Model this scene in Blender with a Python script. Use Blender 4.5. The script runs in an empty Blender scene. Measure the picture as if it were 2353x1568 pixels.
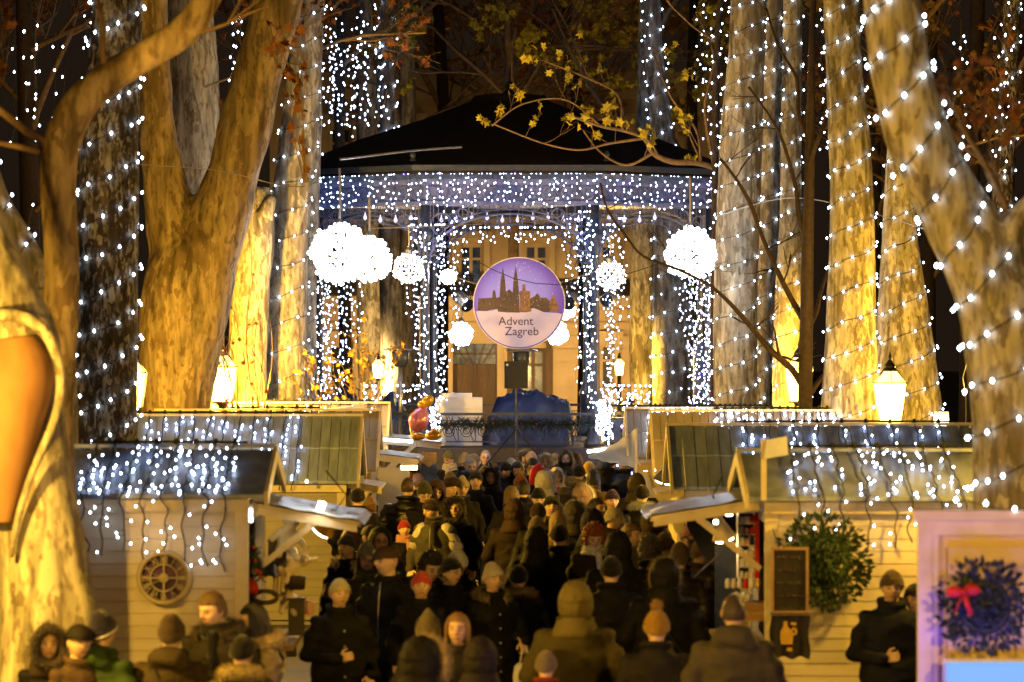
import bpy, math, random
from mathutils import Vector, Matrix, Euler, noise
R = math.radians
random.seed(7)
scn = bpy.context.scene
COL = scn.collection
F = 8824.0; HOR = 735.0; CAMZ = 3.5; TH = math.atan(49.0 / F)

# ---------------------------------------------------------------- camera
cd = bpy.data.cameras.new('camera'); cam = bpy.data.objects.new('camera', cd); COL.objects.link(cam)
cam.location = (0, 0, CAMZ); cam.rotation_euler = (R(90) - TH, 0, 0)
cd.sensor_width = 36; cd.lens = 135; cd.clip_end = 600; cd.clip_start = 0.5
cd.dof.use_dof = True; cd.dof.focus_distance = 55; cd.dof.aperture_fstop = 3.2; cd.dof.aperture_blades = 0
scn.camera = cam
# ---------------------------------------------------------------- night sky
w = bpy.data.worlds.new('World'); scn.world = w; w.use_nodes = True
nt = w.node_tree; nt.nodes.clear()
bg = nt.nodes.new('ShaderNodeBackground'); wo = nt.nodes.new('ShaderNodeOutputWorld')
bg.inputs[0].default_value = (1.0, 0.62, 0.36, 1); bg.inputs[1].default_value = 0.014
nt.links.new(bg.outputs[0], wo.inputs[0])
vs = scn.view_settings
vs.view_transform = 'Standard'; vs.look = 'None'; vs.exposure = -0.12; vs.gamma = 1; vs.use_curve_mapping = False
scn.cycles.sample_clamp_indirect = 3.0
scn.cycles.max_bounces = 5
scn.cycles.caustics_reflective = False; scn.cycles.caustics_refractive = False


def P(px, py, d):
    """picture position (2353 x 1568 frame) at a distance d -> world point"""
    x = (px - 1176.5) / F; v = -(py - 784.0) / F
    c, s = math.cos(TH), math.sin(TH)
    dy = c + v * s; dz = -s + v * c
    k = d / dy
    return Vector((x * k, d, CAMZ + dz * k))


def mpp(d): return d / F          # metres per picture pixel


# ================================================================= materials
def nd(nt, t, **kw):
    n = nt.nodes.new(t)
    for k, v in kw.items(): setattr(n, k, v)
    return n


def mat(name, col, rough=0.7, col2=None, scale=8.0, bump=0.0, bscale=None, metal=0.0, objcol=False, stretch=(1, 1, 1),
        sss=0.0, spec=0.3, detail=6, sheen=0.0, contrast=(0.35, 0.65), coat=0.0):
    m = bpy.data.materials.new(name); m.use_nodes = True
    nt = m.node_tree; b = nt.nodes['Principled BSDF']; L = nt.links.new
    b.inputs['Roughness'].default_value = rough; b.inputs['Metallic'].default_value = metal
    b.inputs['Specular IOR Level'].default_value = spec
    if sheen: b.inputs['Sheen Weight'].default_value = sheen; b.inputs['Sheen Roughness'].default_value = 0.4
    if coat: b.inputs['Coat Weight'].default_value = coat
    if sss: b.inputs['Subsurface Weight'].default_value = sss; b.inputs['Subsurface Scale'].default_value = 0.01
    tc = nd(nt, 'ShaderNodeTexCoord'); mp = nd(nt, 'ShaderNodeMapping'); L(tc.outputs['Object'], mp.inputs[0])
    mp.inputs['Scale'].default_value = stretch
    no = nd(nt, 'ShaderNodeTexNoise'); no.inputs['Scale'].default_value = scale; no.inputs['Detail'].default_value = detail
    L(mp.outputs[0], no.inputs['Vector'])
    rp = nd(nt, 'ShaderNodeMapRange'); rp.inputs[1].default_value = contrast[0]; rp.inputs[2].default_value = contrast[1]
    L(no.outputs[0], rp.inputs[0])
    mx = nd(nt, 'ShaderNodeMix', data_type='RGBA'); L(rp.outputs[0], mx.inputs[0])
    c2 = col2 or tuple(c * 0.75 for c in col)
    if objcol:
        oi = nd(nt, 'ShaderNodeObjectInfo')
        mu = nd(nt, 'ShaderNodeMix', data_type='RGBA', blend_type='MULTIPLY'); mu.inputs[0].default_value = 1
        L(oi.outputs['Color'], mu.inputs[6]); mu.inputs[7].default_value = (0.62, 0.62, 0.62, 1)
        L(oi.outputs['Color'], mx.inputs[6]); L(mu.outputs[2], mx.inputs[7])
    else:
        mx.inputs[6].default_value = (*col, 1); mx.inputs[7].default_value = (*c2, 1)
    L(mx.outputs[2], b.inputs['Base Color'])
    if bump:
        n2 = nd(nt, 'ShaderNodeTexNoise'); n2.inputs['Scale'].default_value = bscale or scale * 3; n2.inputs['Detail'].default_value = 5
        L(mp.outputs[0], n2.inputs['Vector'])
        bp = nd(nt, 'ShaderNodeBump'); bp.inputs['Strength'].default_value = bump; bp.inputs['Distance'].default_value = 0.01
        L(n2.outputs[0], bp.inputs['Height']); L(bp.outputs[0], b.inputs['Normal'])
    return m


def emat(name, col, st):
    m = bpy.data.materials.new(name); m.use_nodes = True
    b = m.node_tree.nodes['Principled BSDF']
    b.inputs['Base Color'].default_value = (0.6, 0.6, 0.6, 1)
    b.inputs['Emission Color'].default_value = (*col, 1); b.inputs['Emission Strength'].default_value = st
    return m


def bark_mat(name, light, mid, dark, scale=5.0, dk=0.5, seed=0.0):
    """flaking plane bark: patches of three tones"""
    m = bpy.data.materials.new(name); m.use_nodes = True
    nt = m.node_tree; b = nt.nodes['Principled BSDF']; L = nt.links.new
    b.inputs['Roughness'].default_value = 0.75; b.inputs['Specular IOR Level'].default_value = 0.25
    tc = nd(nt, 'ShaderNodeTexCoord'); mp = nd(nt, 'ShaderNodeMapping'); L(tc.outputs['Object'], mp.inputs[0])
    mp.inputs['Scale'].default_value = (1, 1, 0.38); mp.inputs['Location'].default_value = (seed, seed, seed)
    n0 = nd(nt, 'ShaderNodeTexNoise'); n0.inputs['Scale'].default_value = scale * 2; n0.inputs['Detail'].default_value = 4
    L(mp.outputs[0], n0.inputs['Vector'])
    sc = nd(nt, 'ShaderNodeVectorMath', operation='MULTIPLY_ADD'); L(n0.outputs['Color'], sc.inputs[0])
    sc.inputs[1].default_value = (0.6, 0.6, 0.6); L(mp.outputs[0], sc.inputs[2])
    v = nd(nt, 'ShaderNodeTexVoronoi', feature='F1'); v.inputs['Scale'].default_value = scale * 1.6; L(sc.outputs[0], v.inputs['Vector'])
    sep = nd(nt, 'ShaderNodeSeparateColor'); L(v.outputs['Color'], sep.inputs[0])
    r1 = nd(nt, 'ShaderNodeValToRGB'); r1.color_ramp.interpolation = 'LINEAR'
    e = r1.color_ramp.elements
    e[0].position = 0.0; e[0].color = (*dark, 1)
    e[1].position = 1.0; e[1].color = (*light, 1)
    a = e.new(dk * 0.6); a.color = (*dark, 1)
    a = e.new(dk * 0.6 + 0.12); a.color = (*mid, 1)
    a = e.new(dk + .02 if dk * .4 < .12 else dk); a.color = (*mid, 1)
    a = e.new(dk + 0.12); a.color = (*light, 1)
    L(sep.outputs[0], r1.inputs[0])
    n1 = nd(nt, 'ShaderNodeTexNoise'); n1.inputs['Scale'].default_value = scale * 5; n1.inputs['Detail'].default_value = 8
    L(mp.outputs[0], n1.inputs['Vector'])
    rr = nd(nt, 'ShaderNodeMapRange'); rr.inputs[1].default_value = 0.52; rr.inputs[2].default_value = 0.66; L(n1.outputs[0], rr.inputs[0])
    mx = nd(nt, 'ShaderNodeMix', data_type='RGBA'); L(rr.outputs[0], mx.inputs[0]); L(r1.outputs[0], mx.inputs[6]); mx.inputs[7].default_value = (*dark, 1)
    mp2 = nd(nt, 'ShaderNodeMapping'); L(tc.outputs['Object'], mp2.inputs[0]); mp2.inputs['Scale'].default_value = (1, 1, 0.16)
    n3 = nd(nt, 'ShaderNodeTexNoise'); n3.inputs['Scale'].default_value = scale * 2.6; n3.inputs['Detail'].default_value = 7; n3.inputs['Distortion'].default_value = 0.6; L(mp2.outputs[0], n3.inputs['Vector'])
    r3 = nd(nt, 'ShaderNodeMapRange'); r3.inputs[1].default_value = 0.35; r3.inputs[2].default_value = 0.62; r3.inputs[3].default_value = 0.42; r3.inputs[4].default_value = 1.12; L(n3.outputs[0], r3.inputs[0])
    m3 = nd(nt, 'ShaderNodeMix', data_type='RGBA', blend_type='MULTIPLY'); m3.inputs[0].default_value = 1; L(mx.outputs[2], m3.inputs[6]); L(r3.outputs[0], m3.inputs[7])
    L(m3.outputs[2], b.inputs['Base Color'])
    ad = nd(nt, 'ShaderNodeMath', operation='MULTIPLY_ADD'); L(n1.outputs[0], ad.inputs[0]); ad.inputs[1].default_value = 0.7; L(sep.outputs[0], ad.inputs[2])
    bp = nd(nt, 'ShaderNodeBump'); bp.inputs['Strength'].default_value = 0.6; bp.inputs['Distance'].default_value = 0.012
    L(ad.outputs[0], bp.inputs['Height']); L(bp.outputs[0], b.inputs['Normal'])
    return m


M = {}
M['ground'] = mat('ground', (0.10, 0.095, 0.09), 0.55, (0.06, 0.055, 0.05), 1.5, 0.5, 60)
M['bark_pale'] = bark_mat('bark_pale', (0.50, 0.46, 0.36), (0.36, 0.33, 0.24), (0.24, 0.20, 0.14), 4.2, 0.3)
M['bark_dark'] = bark_mat('bark_dark', (0.45, 0.42, 0.34), (0.16, 0.13, 0.09), (0.07, 0.05, 0.035), 6.5, 0.62, 3.1)
M['bark_smooth'] = bark_mat('bark_smooth', (0.42, 0.32, 0.20), (0.36, 0.26, 0.15), (0.23, 0.16, 0.09), 3.6, 0.3, 7.7)
M['bark_grey'] = bark_mat('bark_grey', (0.42, 0.39, 0.33), (0.33, 0.30, 0.25), (0.22, 0.19, 0.15), 4, 0.4, 5.3)
M['bark_brown'] = mat('bark_brown', (0.05, 0.033, 0.024), 0.85, (0.03, 0.02, 0.015), 20, 0.6)
M['twig'] = mat('twig', (0.26, 0.17, 0.09), 0.85, (0.15, 0.10, 0.055), 10)  # lightened in place of bandstand light on the far twigs
M['hollow'] = mat('hollow_wood', (0.36, 0.20, 0.09), 0.7, (0.24, 0.12, 0.05), 4, 0.4, stretch=(1, 1, .4))
M['cable'] = mat('cable', (0.015, 0.017, 0.014), 0.5)
M['wire'] = mat('steel_wire', (0.35, 0.33, 0.32), 0.4, metal=0.7)
M['bulb'] = emat('bulb_glow', (0.66, 0.80, 1.0), 32)
M['bulb_far'] = emat('bulb_glow_far', (0.50, 0.64, 1.0), 26)
M['bulb_blue'] = emat('bulb_glow_violet', (0.30, 0.22, 1.0), 40)
M['ball'] = emat('ball_bulb_glow', (0.80, 0.90, 1.0), 24)
M['ball_frame'] = mat('ball_frame', (0.7, 0.7, 0.72), 0.4)
def lamp_glass(name, col, st, mixf):
    m = emat(name, col, st); nt = m.node_tree; b = nt.nodes['Principled BSDF']; o = nt.nodes['Material Output']
    t = nd(nt, 'ShaderNodeBsdfTransparent'); t.inputs[0].default_value = (1, .97, .9, 1); x = nd(nt, 'ShaderNodeMixShader'); x.inputs[0].default_value = mixf
    nt.links.new(b.outputs[0], x.inputs[1]); nt.links.new(t.outputs[0], x.inputs[2]); nt.links.new(x.outputs[0], o.inputs[0]); return m
M['lantern_glass'] = lamp_glass('lantern_glass', (1.0, 0.66, 0.14), 9, .6)
M['burner'] = emat('burner_glow', (1.0, 0.8, 0.4), 60)
M['warm'] = emat('warm_lamp_glow', (1.0, 0.80, 0.5), 40)
M['white_lamp'] = emat('white_lamp_glow', (1.0, 0.92, 0.75), 60)
M['flood'] = emat('floodlight_glow', (1.0, 0.88, 0.62), 130)
M['cyan'] = emat('cyan_panel_glow', (0.16, 0.46, 1.0), 1.0); M['cyan'].node_tree.nodes['Principled BSDF'].inputs['Base Color'].default_value = (.02, .05, .1, 1)
M['violet_tube'] = emat('violet_tube_glow', (0.10, 0.05, 1.0), 3.5)
M['phone_glow'] = emat('screen_glow', (0.75, 0.85, 1.0), 3)
M['iron'] = mat('iron_paint', (0.035, 0.045, 0.075), 0.4, (0.02, 0.028, 0.05), 12, 0.2, spec=0.5)
M['lamp_iron'] = mat('lamp_iron', (0.05, 0.04, 0.025), 0.4, spec=0.5)
M['lattice'] = mat('lattice_iron', (0.15, 0.18, 0.36), 0.45, (0.10, 0.12, 0.25), 12)  # blue glow around the frieze put into the base colour
M['roof_dark'] = mat('roof_dark', (0.018, 0.012, 0.014), 0.75, (0.01, 0.007, 0.008), 6, 0.2)
M['plinth'] = mat('plinth', (0.14, 0.13, 0.14), 0.7, (0.09, 0.08, 0.09), 5, 0.3)
M['plinth_dark'] = mat('plinth_dark', (0.05, 0.045, 0.05), 0.7, None, 5, 0.3)
M['facade'] = mat('facade_ochre', (0.52, 0.40, 0.25), 0.85, (0.44, 0.33, 0.20), 1.5, 0.2, 20)
M['facade_trim'] = mat('facade_trim', (0.58, 0.46, 0.3), 0.8, (0.5, 0.39, 0.25), 2)
M['door_brown'] = mat('door_brown', (0.10, 0.055, 0.028), 0.5, (0.07, 0.04, 0.02), 6, 0.2, stretch=(3, 3, .4))
M['glass'] = mat('window_glass', (0.03, 0.035, 0.045), 0.12, (0.015, 0.02, 0.03), 2, spec=0.8)
M['glass_lit'] = mat('window_glass_pale', (0.16, 0.2, 0.24), 0.2, (0.04, 0.05, 0.07), 6, spec=0.8)
M['board'] = mat('painted_board', (0.62, 0.55, 0.42), 0.6, (0.54, 0.47, 0.34), 2.2, 0.35, 18, stretch=(0.6, 1, 3))
M['board_grey'] = mat('painted_board_grey', (0.34, 0.31, 0.27), 0.65, (0.28, 0.25, 0.22), 3, 0.3, 20, stretch=(0.6, 1, 3))
M['trim'] = mat('painted_trim', (0.66, 0.58, 0.43), 0.55, (0.56, 0.48, 0.34), 6, 0.2)
M['sheet'] = mat('roof_sheet', (0.28, 0.33, 0.50), 0.42, (0.14, 0.165, 0.25), 3.5, 0.8, 6, metal=0.1, stretch=(1, .5, .5), contrast=(0.42, 0.6))  # blue in the base colour stands in for cool string light
M['plankroof'] = mat('roof_plank', (0.33, 0.40, 0.62), 0.6, (0.21, 0.26, 0.40), 5, 0.4, 30, stretch=(2.5, .4, .4))  # white string light on the planks put into their blue colour
M['plankroof_brown'] = mat('roof_plank_brown', (0.32, 0.28, 0.27), 0.6, (0.24, 0.21, 0.2), 4, 0.4, 30, stretch=(2.5, .4, .4))
M['wood'] = mat('raw_wood', (0.42, 0.27, 0.12), 0.6, (0.32, 0.19, 0.08), 5, 0.3, stretch=(.5, 1, 4))
M['dark_wood'] = mat('dark_wood', (0.06, 0.045, 0.03), 0.5, None, 8)
M['tarp'] = mat('blue_tarp', (0.012, 0.028, 0.17), 0.32, (0.01, 0.02, 0.10), 3, 0.9, 5, spec=0.6)
M['tarp_dark'] = mat('dark_tarp', (0.02, 0.03, 0.10), 0.3, (0.012, 0.02, 0.06), 3, 0.9, 5, spec=0.6)
M['white'] = mat('white_plastic', (0.72, 0.72, 0.74), 0.4, (0.66, 0.66, 0.7), 5, 0.1)
M['snow'] = mat('plastic_sheet', (0.75, 0.76, 0.8), 0.3, (0.6, 0.62, 0.66), 8, 0.8, 12)
M['black'] = mat('black_plastic', (0.012, 0.012, 0.014), 0.5, None, 40, 0.3)
M['steel'] = mat('steel', (0.5, 0.5, 0.53), 0.3, metal=0.8)
M['canvas'] = mat('canopy_canvas', (0.5, 0.48, 0.44), 0.8, (0.42, 0.4, 0.37), 5, 0.4)
M['pink_foil'] = mat('pink_foil', (0.50, 0.09, 0.34), 0.22, (0.75, 0.32, 0.5), 9, 0.3, stretch=(4, 1, .6), spec=0.9, metal=0.3)
M['gold_foil'] = mat('gold_foil', (0.75, 0.45, 0.04), 0.2, (0.6, 0.33, 0.02), 9, 0.4, spec=0.9, metal=0.4)
M['chalk'] = mat('chalkboard', (0.02, 0.017, 0.014), 0.7, (0.035, 0.03, 0.025), 12)
M['chalk_line'] = mat('chalk_mark', (0.16, 0.12, 0.08), 0.9)
M['banner'] = mat('banner_cloth', (0.012, 0.010, 0.012), 0.6, (0.02, 0.017, 0.02), 12, .3)
M['banner_gold'] = mat('banner_print', (0.75, 0.45, 0.06), 0.6)
M['banner_red'] = mat('banner_print_red', (0.35, 0.05, 0.02), 0.6)
M['needle'] = mat('fir_green', (0.035, 0.065, 0.02), 0.7, (0.015, 0.03, 0.012), 20)
M['needle_dark'] = mat('fir_dark', (0.02, 0.035, 0.03), 0.7, (0.01, 0.015, 0.015), 20)
M['red'] = mat('red_cloth', (0.55, 0.02, 0.015), 0.6, (0.4, 0.015, 0.01), 12)
M['pink'] = mat('pink_cloth', (0.6, 0.22, 0.2), 0.7, (0.7, 0.5, 0.42), 14)
M['cream'] = mat('cream_plush', (0.72, 0.62, 0.45), 0.9, (0.6, 0.5, 0.36), 20, 0.5)
M['leaf_y'] = mat('leaf_yellow', (0.62, 0.50, 0.03), 0.6, (0.45, 0.36, 0.03), 10)
M['leaf_o'] = mat('leaf_ochre', (0.45, 0.27, 0.04), 0.6, (0.32, 0.17, 0.02), 10)
M['leaf_r'] = mat('leaf_rust', (0.26, 0.09, 0.02), 0.7, (0.16, 0.06, 0.015), 10)
M['clock'] = mat('clock_metal', (0.50, 0.43, 0.30), 0.5, (0.42, 0.36, 0.25), 12)
M['clock_glass'] = mat('clock_glass', (0.13, 0.05, 0.22), 0.25, (0.02, 0.012, 0.03), 5, spec=0.7)
M['sign_blue'] = None
M['sign_snow'] = mat('sign_print_snow', (0.50, 0.43, 0.62), 0.45, (0.44, 0.38, 0.56), 6)
M['sign_text'] = mat('sign_print_text', (0.06, 0.03, 0.08), 0.5)
M['sign_city'] = mat('sign_print_city', (0.09, 0.055, 0.035), 0.5, (0.045, 0.03, 0.03), 40)
M['sign_city2'] = mat('sign_print_tower', (0.22, 0.11, 0.05), 0.5, (0.09, 0.05, 0.03), 40)
M['sign_star'] = mat('sign_print_flake', (0.85, 0.85, 0.9), 0.5)
M['door_paint'] = mat('door_paint', (0.62, 0.50, 0.28), 0.5, (0.55, 0.43, 0.24), 3, 0.2)
# people
M['skin'] = mat('skin', (0.66, 0.45, 0.33), 0.5, (0.60, 0.39, 0.28), 14, 0.1, sss=0.0, spec=0.4)
M['lips'] = mat('lips', (0.38, 0.12, 0.09), 0.45)
M['eye'] = mat('eye_dark', (0.03, 0.02, 0.015), 0.2, spec=0.6)
M['brow'] = mat('brow_hair', (0.08, 0.05, 0.03), 0.8)
M['cloth'] = mat('coat_cloth', (1, 1, 1), 0.75, None, 3, 0.5, 40, objcol=True, spec=0.2)
M['puffer'] = mat('puffer_cloth', (1, 1, 1), 0.42, None, 5, 0.5, 14, objcol=True, spec=0.4)
M['knit'] = mat('knit_wool', (1, 1, 1), 0.9, None, 60, 1.0, 90, objcol=True, sheen=0.4, spec=0.1)
M['fur'] = mat('fur_hair', (1, 1, 1), 0.8, None, 40, 0.0, objcol=True, sheen=0.3)
M['hair'] = mat('head_hair', (1, 1, 1), 0.45, None, 60, 1.0, 60, objcol=True, stretch=(3, 3, .5), spec=0.5)
M['trouser'] = mat('trouser_cloth', (0.02, 0.022, 0.03), 0.8, None, 10, 0.3)
M['shoe'] = mat('shoe_leather', (0.02, 0.016, 0.012), 0.5)


def sign_gradient():
    m = bpy.data.materials.new('sign_print_sky'); m.use_nodes = True
    nt = m.node_tree; b = nt.nodes['Principled BSDF']; L = nt.links.new
    b.inputs['Roughness'].default_value = 0.35
    tc = nd(nt, 'ShaderNodeTexCoord'); mp = nd(nt, 'ShaderNodeMapping'); L(tc.outputs['Object'], mp.inputs[0])
    mp.inputs['Location'].default_value = (0.05, 0, -0.02)
    g = nd(nt, 'ShaderNodeVectorMath', operation='LENGTH'); L(mp.outputs[0], g.inputs[0])
    r = nd(nt, 'ShaderNodeValToRGB'); e = r.color_ramp.elements
    e[0].position = 0.1; e[0].color = (0.25, 0.23, 0.62, 1); e[1].position = 0.66; e[1].color = (0.07, 0.035, 0.30, 1)
    k = e.new(0.45); k.color = (0.15, 0.13, 0.50, 1); k = e.new(0.60); k.color = (0.085, 0.05, 0.36, 1)
    L(g.outputs['Value'], r.inputs[0]); L(r.outputs[0], b.inputs['Base Color'])
    return m


M['sign_blue'] = sign_gradient()


# ================================================================= mesh tools
class MB:
    def __init__(s): s.v = []; s.f = []; s.m = []
    def quadbox(s, c8, mi=0):
        n = len(s.v); s.v += [tuple(p) for p in c8]
        for q in ((0, 3, 2, 1), (4, 5, 6, 7), (0, 1, 5, 4), (1, 2, 6, 5), (2, 3, 7, 6), (3, 0, 4, 7)):
            s.f.append(tuple(n + i for i in q)); s.m.append(mi)
    def box(s, x0, x1, y0, y1, z0, z1, mi=0):
        s.quadbox([(x0, y0, z0), (x1, y0, z0), (x1, y1, z0), (x0, y1, z0), (x0, y0, z1), (x1, y0, z1), (x1, y1, z1), (x0, y1, z1)], mi)
    def beam(s, a, b, w, h, mi=0, up=Vector((0, 0, 1))):
        a = Vector(a); b = Vector(b); t = (b - a).normalized()
        if abs(t.dot(up)) > 0.95: up = Vector((0, 1, 0))
        sd = t.cross(up).normalized() * w / 2; u = sd.cross(t).normalized() * h / 2
        s.quadbox([a - sd - u, a + sd - u, b + sd - u, b - sd - u, a - sd + u, a + sd + u, b + sd + u, b - sd + u], mi)
    def ring_loft(s, rings, mi=0, cap=True, close=True):
        n0 = len(s.v); k = len(rings[0])
        for r in rings: s.v += [tuple(p) for p in r]
        for i in range(len(rings) - 1):
            for j in range(k if close else k - 1):
                a = n0 + i * k + j; b = n0 + i * k + (j + 1) % k
                s.f.append((a, b, b + k, a + k)); s.m.append(mi)
        if cap and close:
            s.f.append(tuple(n0 + j for j in range(k))[::-1]); s.m.append(mi)
            e = n0 + (len(rings) - 1) * k
            s.f.append(tuple(e + j for j in range(k))); s.m.append(mi)
    def tube(s, pts, rad, seg=8, mi=0, cap=True):
        pts = [Vector(p) for p in pts]
        if not hasattr(rad, '__len__'): rad = [rad] * len(pts)
        rings = []; u = None
        for i, p in enumerate(pts):
            t = (pts[min(i + 1, len(pts) - 1)] - pts[max(i - 1, 0)])
            if t.length < 1e-9: t = Vector((0, 0, 1))
            t.normalize()
            if u is None:
                u = t.orthogonal().normalized() if abs(t.z) < 0.9 else Vector((1, 0, 0)) - t * t.x
            u = (u - t * u.dot(t)); u.normalize(); w2 = t.cross(u)
            rings.append([p + (u * math.cos(a) + w2 * math.sin(a)) * rad[i] for a in (2 * math.pi * j / seg for j in range(seg))])
        s.ring_loft(rings, mi, cap)
    def lathe(s, c, prof, seg=16, mi=0, sx=1, sy=1):
        c = Vector(c)
        s.ring_loft([[c + Vector((r * sx * math.cos(a), r * sy * math.sin(a), z)) for a in (2 * math.pi * j / seg for j in range(seg))] for r, z in prof], mi)
    def ell(s, c, r, seg=16, rings=10, mi=0, rot=None):
        c = Vector(c); out = []
        for i in range(1, rings):
            ph = -math.pi / 2 + math.pi * i / rings
            out.append([Vector((r[0] * math.cos(ph) * math.cos(a), r[1] * math.cos(ph) * math.sin(a), r[2] * math.sin(ph))) for a in (2 * math.pi * j / seg for j in range(seg))])
        if rot: out = [[rot @ p for p in rr] for rr in out]
        n0 = len(s.v); s.ring_loft([[c + p for p in rr] for rr in out], mi, cap=False)
        lo = Vector((0, 0, -r[2])); hi = Vector((0, 0, r[2]))
        if rot: lo = rot @ lo; hi = rot @ hi
        s.v += [tuple(c + lo), tuple(c + hi)]; a = len(s.v) - 2; b = a + 1; e = n0 + (rings - 2) * seg
        for j in range(seg):
            s.f.append((a, n0 + (j + 1) % seg, n0 + j)); s.m.append(mi)
            s.f.append((b, e + j, e + (j + 1) % seg)); s.m.append(mi)
    def cap2(s, a, b, ra, rb, seg=14, mi=0):
        """tapered capsule"""
        a = Vector(a); b = Vector(b); t = (b - a).normalized(); u = t.orthogonal().normalized(); w2 = t.cross(u); rings = []
        def ring(c, r): return [c + (u * math.cos(x) + w2 * math.sin(x)) * r for x in (2 * math.pi * j / seg for j in range(seg))]
        for k in (80, 50, 22): rings.append(ring(a - t * ra * math.sin(R(k)), ra * math.cos(R(k))))
        rings.append(ring(a, ra)); rings.append(ring(b, rb))
        for k in (22, 50, 80): rings.append(ring(b + t * rb * math.sin(R(k)), rb * math.cos(R(k))))
        s.ring_loft(rings, mi)
    def octa(s, c, r, mi=0):
        n = len(s.v); c = Vector(c)
        s.v += [tuple(c + Vector(d) * r) for d in ((1, 0, 0), (-1, 0, 0), (0, 1, 0), (0, -1, 0), (0, 0, 1.5), (0, 0, -1.5))]
        for q in ((0, 2, 4), (2, 1, 4), (1, 3, 4), (3, 0, 4), (2, 0, 5), (1, 2, 5), (3, 1, 5), (0, 3, 5)):
            s.f.append(tuple(n + i for i in q)); s.m.append(mi)
    def prism(s, poly, y0, y1, mi=0):
        """polygon in xz, extruded along y"""
        s.ring_loft([[Vector((x, y0, z)) for x, z in poly], [Vector((x, y1, z)) for x, z in poly]], mi)
    def mesh(s, name, mats, smooth=True):
        me = bpy.data.meshes.new(name); me.from_pydata(s.v, [], s.f)
        for m in (mats if isinstance(mats, (list, tuple)) else [mats]): me.materials.append(M[m] if isinstance(m, str) else m)
        me.polygons.foreach_set('material_index', s.m)
        me.polygons.foreach_set('use_smooth', [smooth] * len(s.f)); me.update()
        return me
    def obj(s, name, mats, parent=None, smooth=False, color=None):
        return link(name, s.mesh(name, mats, smooth), parent, color)


def link(name, me, parent=None, color=None):
    o = bpy.data.objects.new(name, me); COL.objects.link(o)
    if parent is not None: o.parent = parent
    if color: o.color = (*color, 1)
    return o


def kids(o, n, m, parent, smooth=False): return o.obj(n, m, parent, smooth)


def tag(o, label, cat=None, group=None, kind=None):
    if label: o['label'] = label
    if cat: o['category'] = cat
    if group: o['group'] = group
    if kind: o['kind'] = kind
    return o


def thing(name, label, cat, loc=(0, 0, 0), group=None):
    o = bpy.data.objects.new(name, None); COL.objects.link(o); o.location = loc
    return tag(o, label, cat, group)


def at(me_or_mb, off):
    off = Vector(off); me_or_mb.v = [tuple(Vector(p) - off) for p in me_or_mb.v]; return me_or_mb


def remeshed(mb, voxel, it=2, name='m', disp=None):
    """one closed skin over overlapping solids"""
    me = bpy.data.meshes.new('t'); me.from_pydata(mb.v, [], mb.f)
    o = bpy.data.objects.new('t', me); COL.objects.link(o)
    r = o.modifiers.new('r', 'REMESH'); r.mode = 'VOXEL'; r.voxel_size = voxel
    if it:
        sm = o.modifiers.new('s', 'SMOOTH'); sm.iterations = it; sm.factor = 0.5
    dg = bpy.context.evaluated_depsgraph_get(); dg.update()
    out = bpy.data.meshes.new_from_object(o.evaluated_get(dg)); out.name = name
    bpy.data.objects.remove(o); bpy.data.meshes.remove(me)
    if disp:
        out.update()
        cn = [(v.co.copy(), v.normal.copy()) for v in out.vertices]; fl_ = []
        for c_, n_ in cn: fl_ += list(c_ + n_ * disp(c_))
        out.vertices.foreach_set('co', fl_)
    out.polygons.foreach_set('use_smooth', [True] * len(out.polygons)); out.update()
    return out


def spline(pts, step=0.08):
    """Catmull-Rom through (Vector, radius)"""
    out = []
    n = len(pts)
    for i in range(n - 1):
        p0 = pts[max(i - 1, 0)]; p1 = pts[i]; p2 = pts[i + 1]; p3 = pts[min(i + 2, n - 1)]
        k = max(2, int((p2[0] - p1[0]).length / step))
        for j in range(k):
            t = j / k
            def cr(a, b, c, d): return 0.5 * (2 * b + (c - a) * t + (2 * a - 5 * b + 4 * c - d) * t * t + (3 * b - a - 3 * c + d) * t * t * t)
            out.append((cr(p0[0], p1[0], p2[0], p3[0]), cr(p0[1], p1[1], p2[1], p3[1])))
    out.append(pts[-1]); return out


def px_path(pts, d):
    return [(P(x, y, d), r * mpp(d)) for x, y, r in pts]


def text_mesh(txt, size, m, extr=0.002, align='CENTER', spacing=1.0):
    c = bpy.data.curves.new('t', 'FONT'); c.body = txt; c.size = size; c.align_x = align; c.align_y = 'CENTER'; c.extrude = extr; c.space_character = spacing
    o = bpy.data.objects.new('t', c); COL.objects.link(o)
    dg = bpy.context.evaluated_depsgraph_get(); dg.update()
    me = bpy.data.meshes.new_from_object(o.evaluated_get(dg)); bpy.data.objects.remove(o); bpy.data.curves.remove(c)
    me.materials.clear(); me.materials.append(M[m]); me.transform(Matrix.Rotation(R(90), 4, 'X'))
    return me


# bulbs ------------------------------------------------------------
_bm = {}
def bulb_mesh(m, r):
    if (m, r) not in _bm:
        b = MB(); b.octa((0, 0, 0), r); _bm[(m, r)] = b.mesh('bulb', m, False)
    return _bm[(m, r)]


def bulbs(parent, pts, m='bulb', r=0.013, single=True):
    """pts in the parent's coordinates"""
    one, rest = (pts[:100], pts[100:]) if single or len(pts) <= 100 else ([], pts)
    me = bulb_mesh(m, r)
    for p in one:
        o = link('bulb', me, parent); o.location = p
    if rest:
        b = MB()
        for p in rest: b.octa(p, r * random.uniform(0.8, 1.15))
        o = b.obj('bulbs', m, parent)
        if single or len(rest) > 100: o['kind'] = 'stuff'


# ================================================================= ground
g = MB(); g.v = [(-150, -40, 0), (150, -40, 0), (150, 260, 0), (-150, 260, 0)]; g.f = [(0, 1, 2, 3)]; g.m = [0]
tag(g.obj('ground', 'ground'), None, kind='structure')


# ================================================================= trees
def wob(p, f, a): return noise.noise(Vector(p) * f) * a


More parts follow.
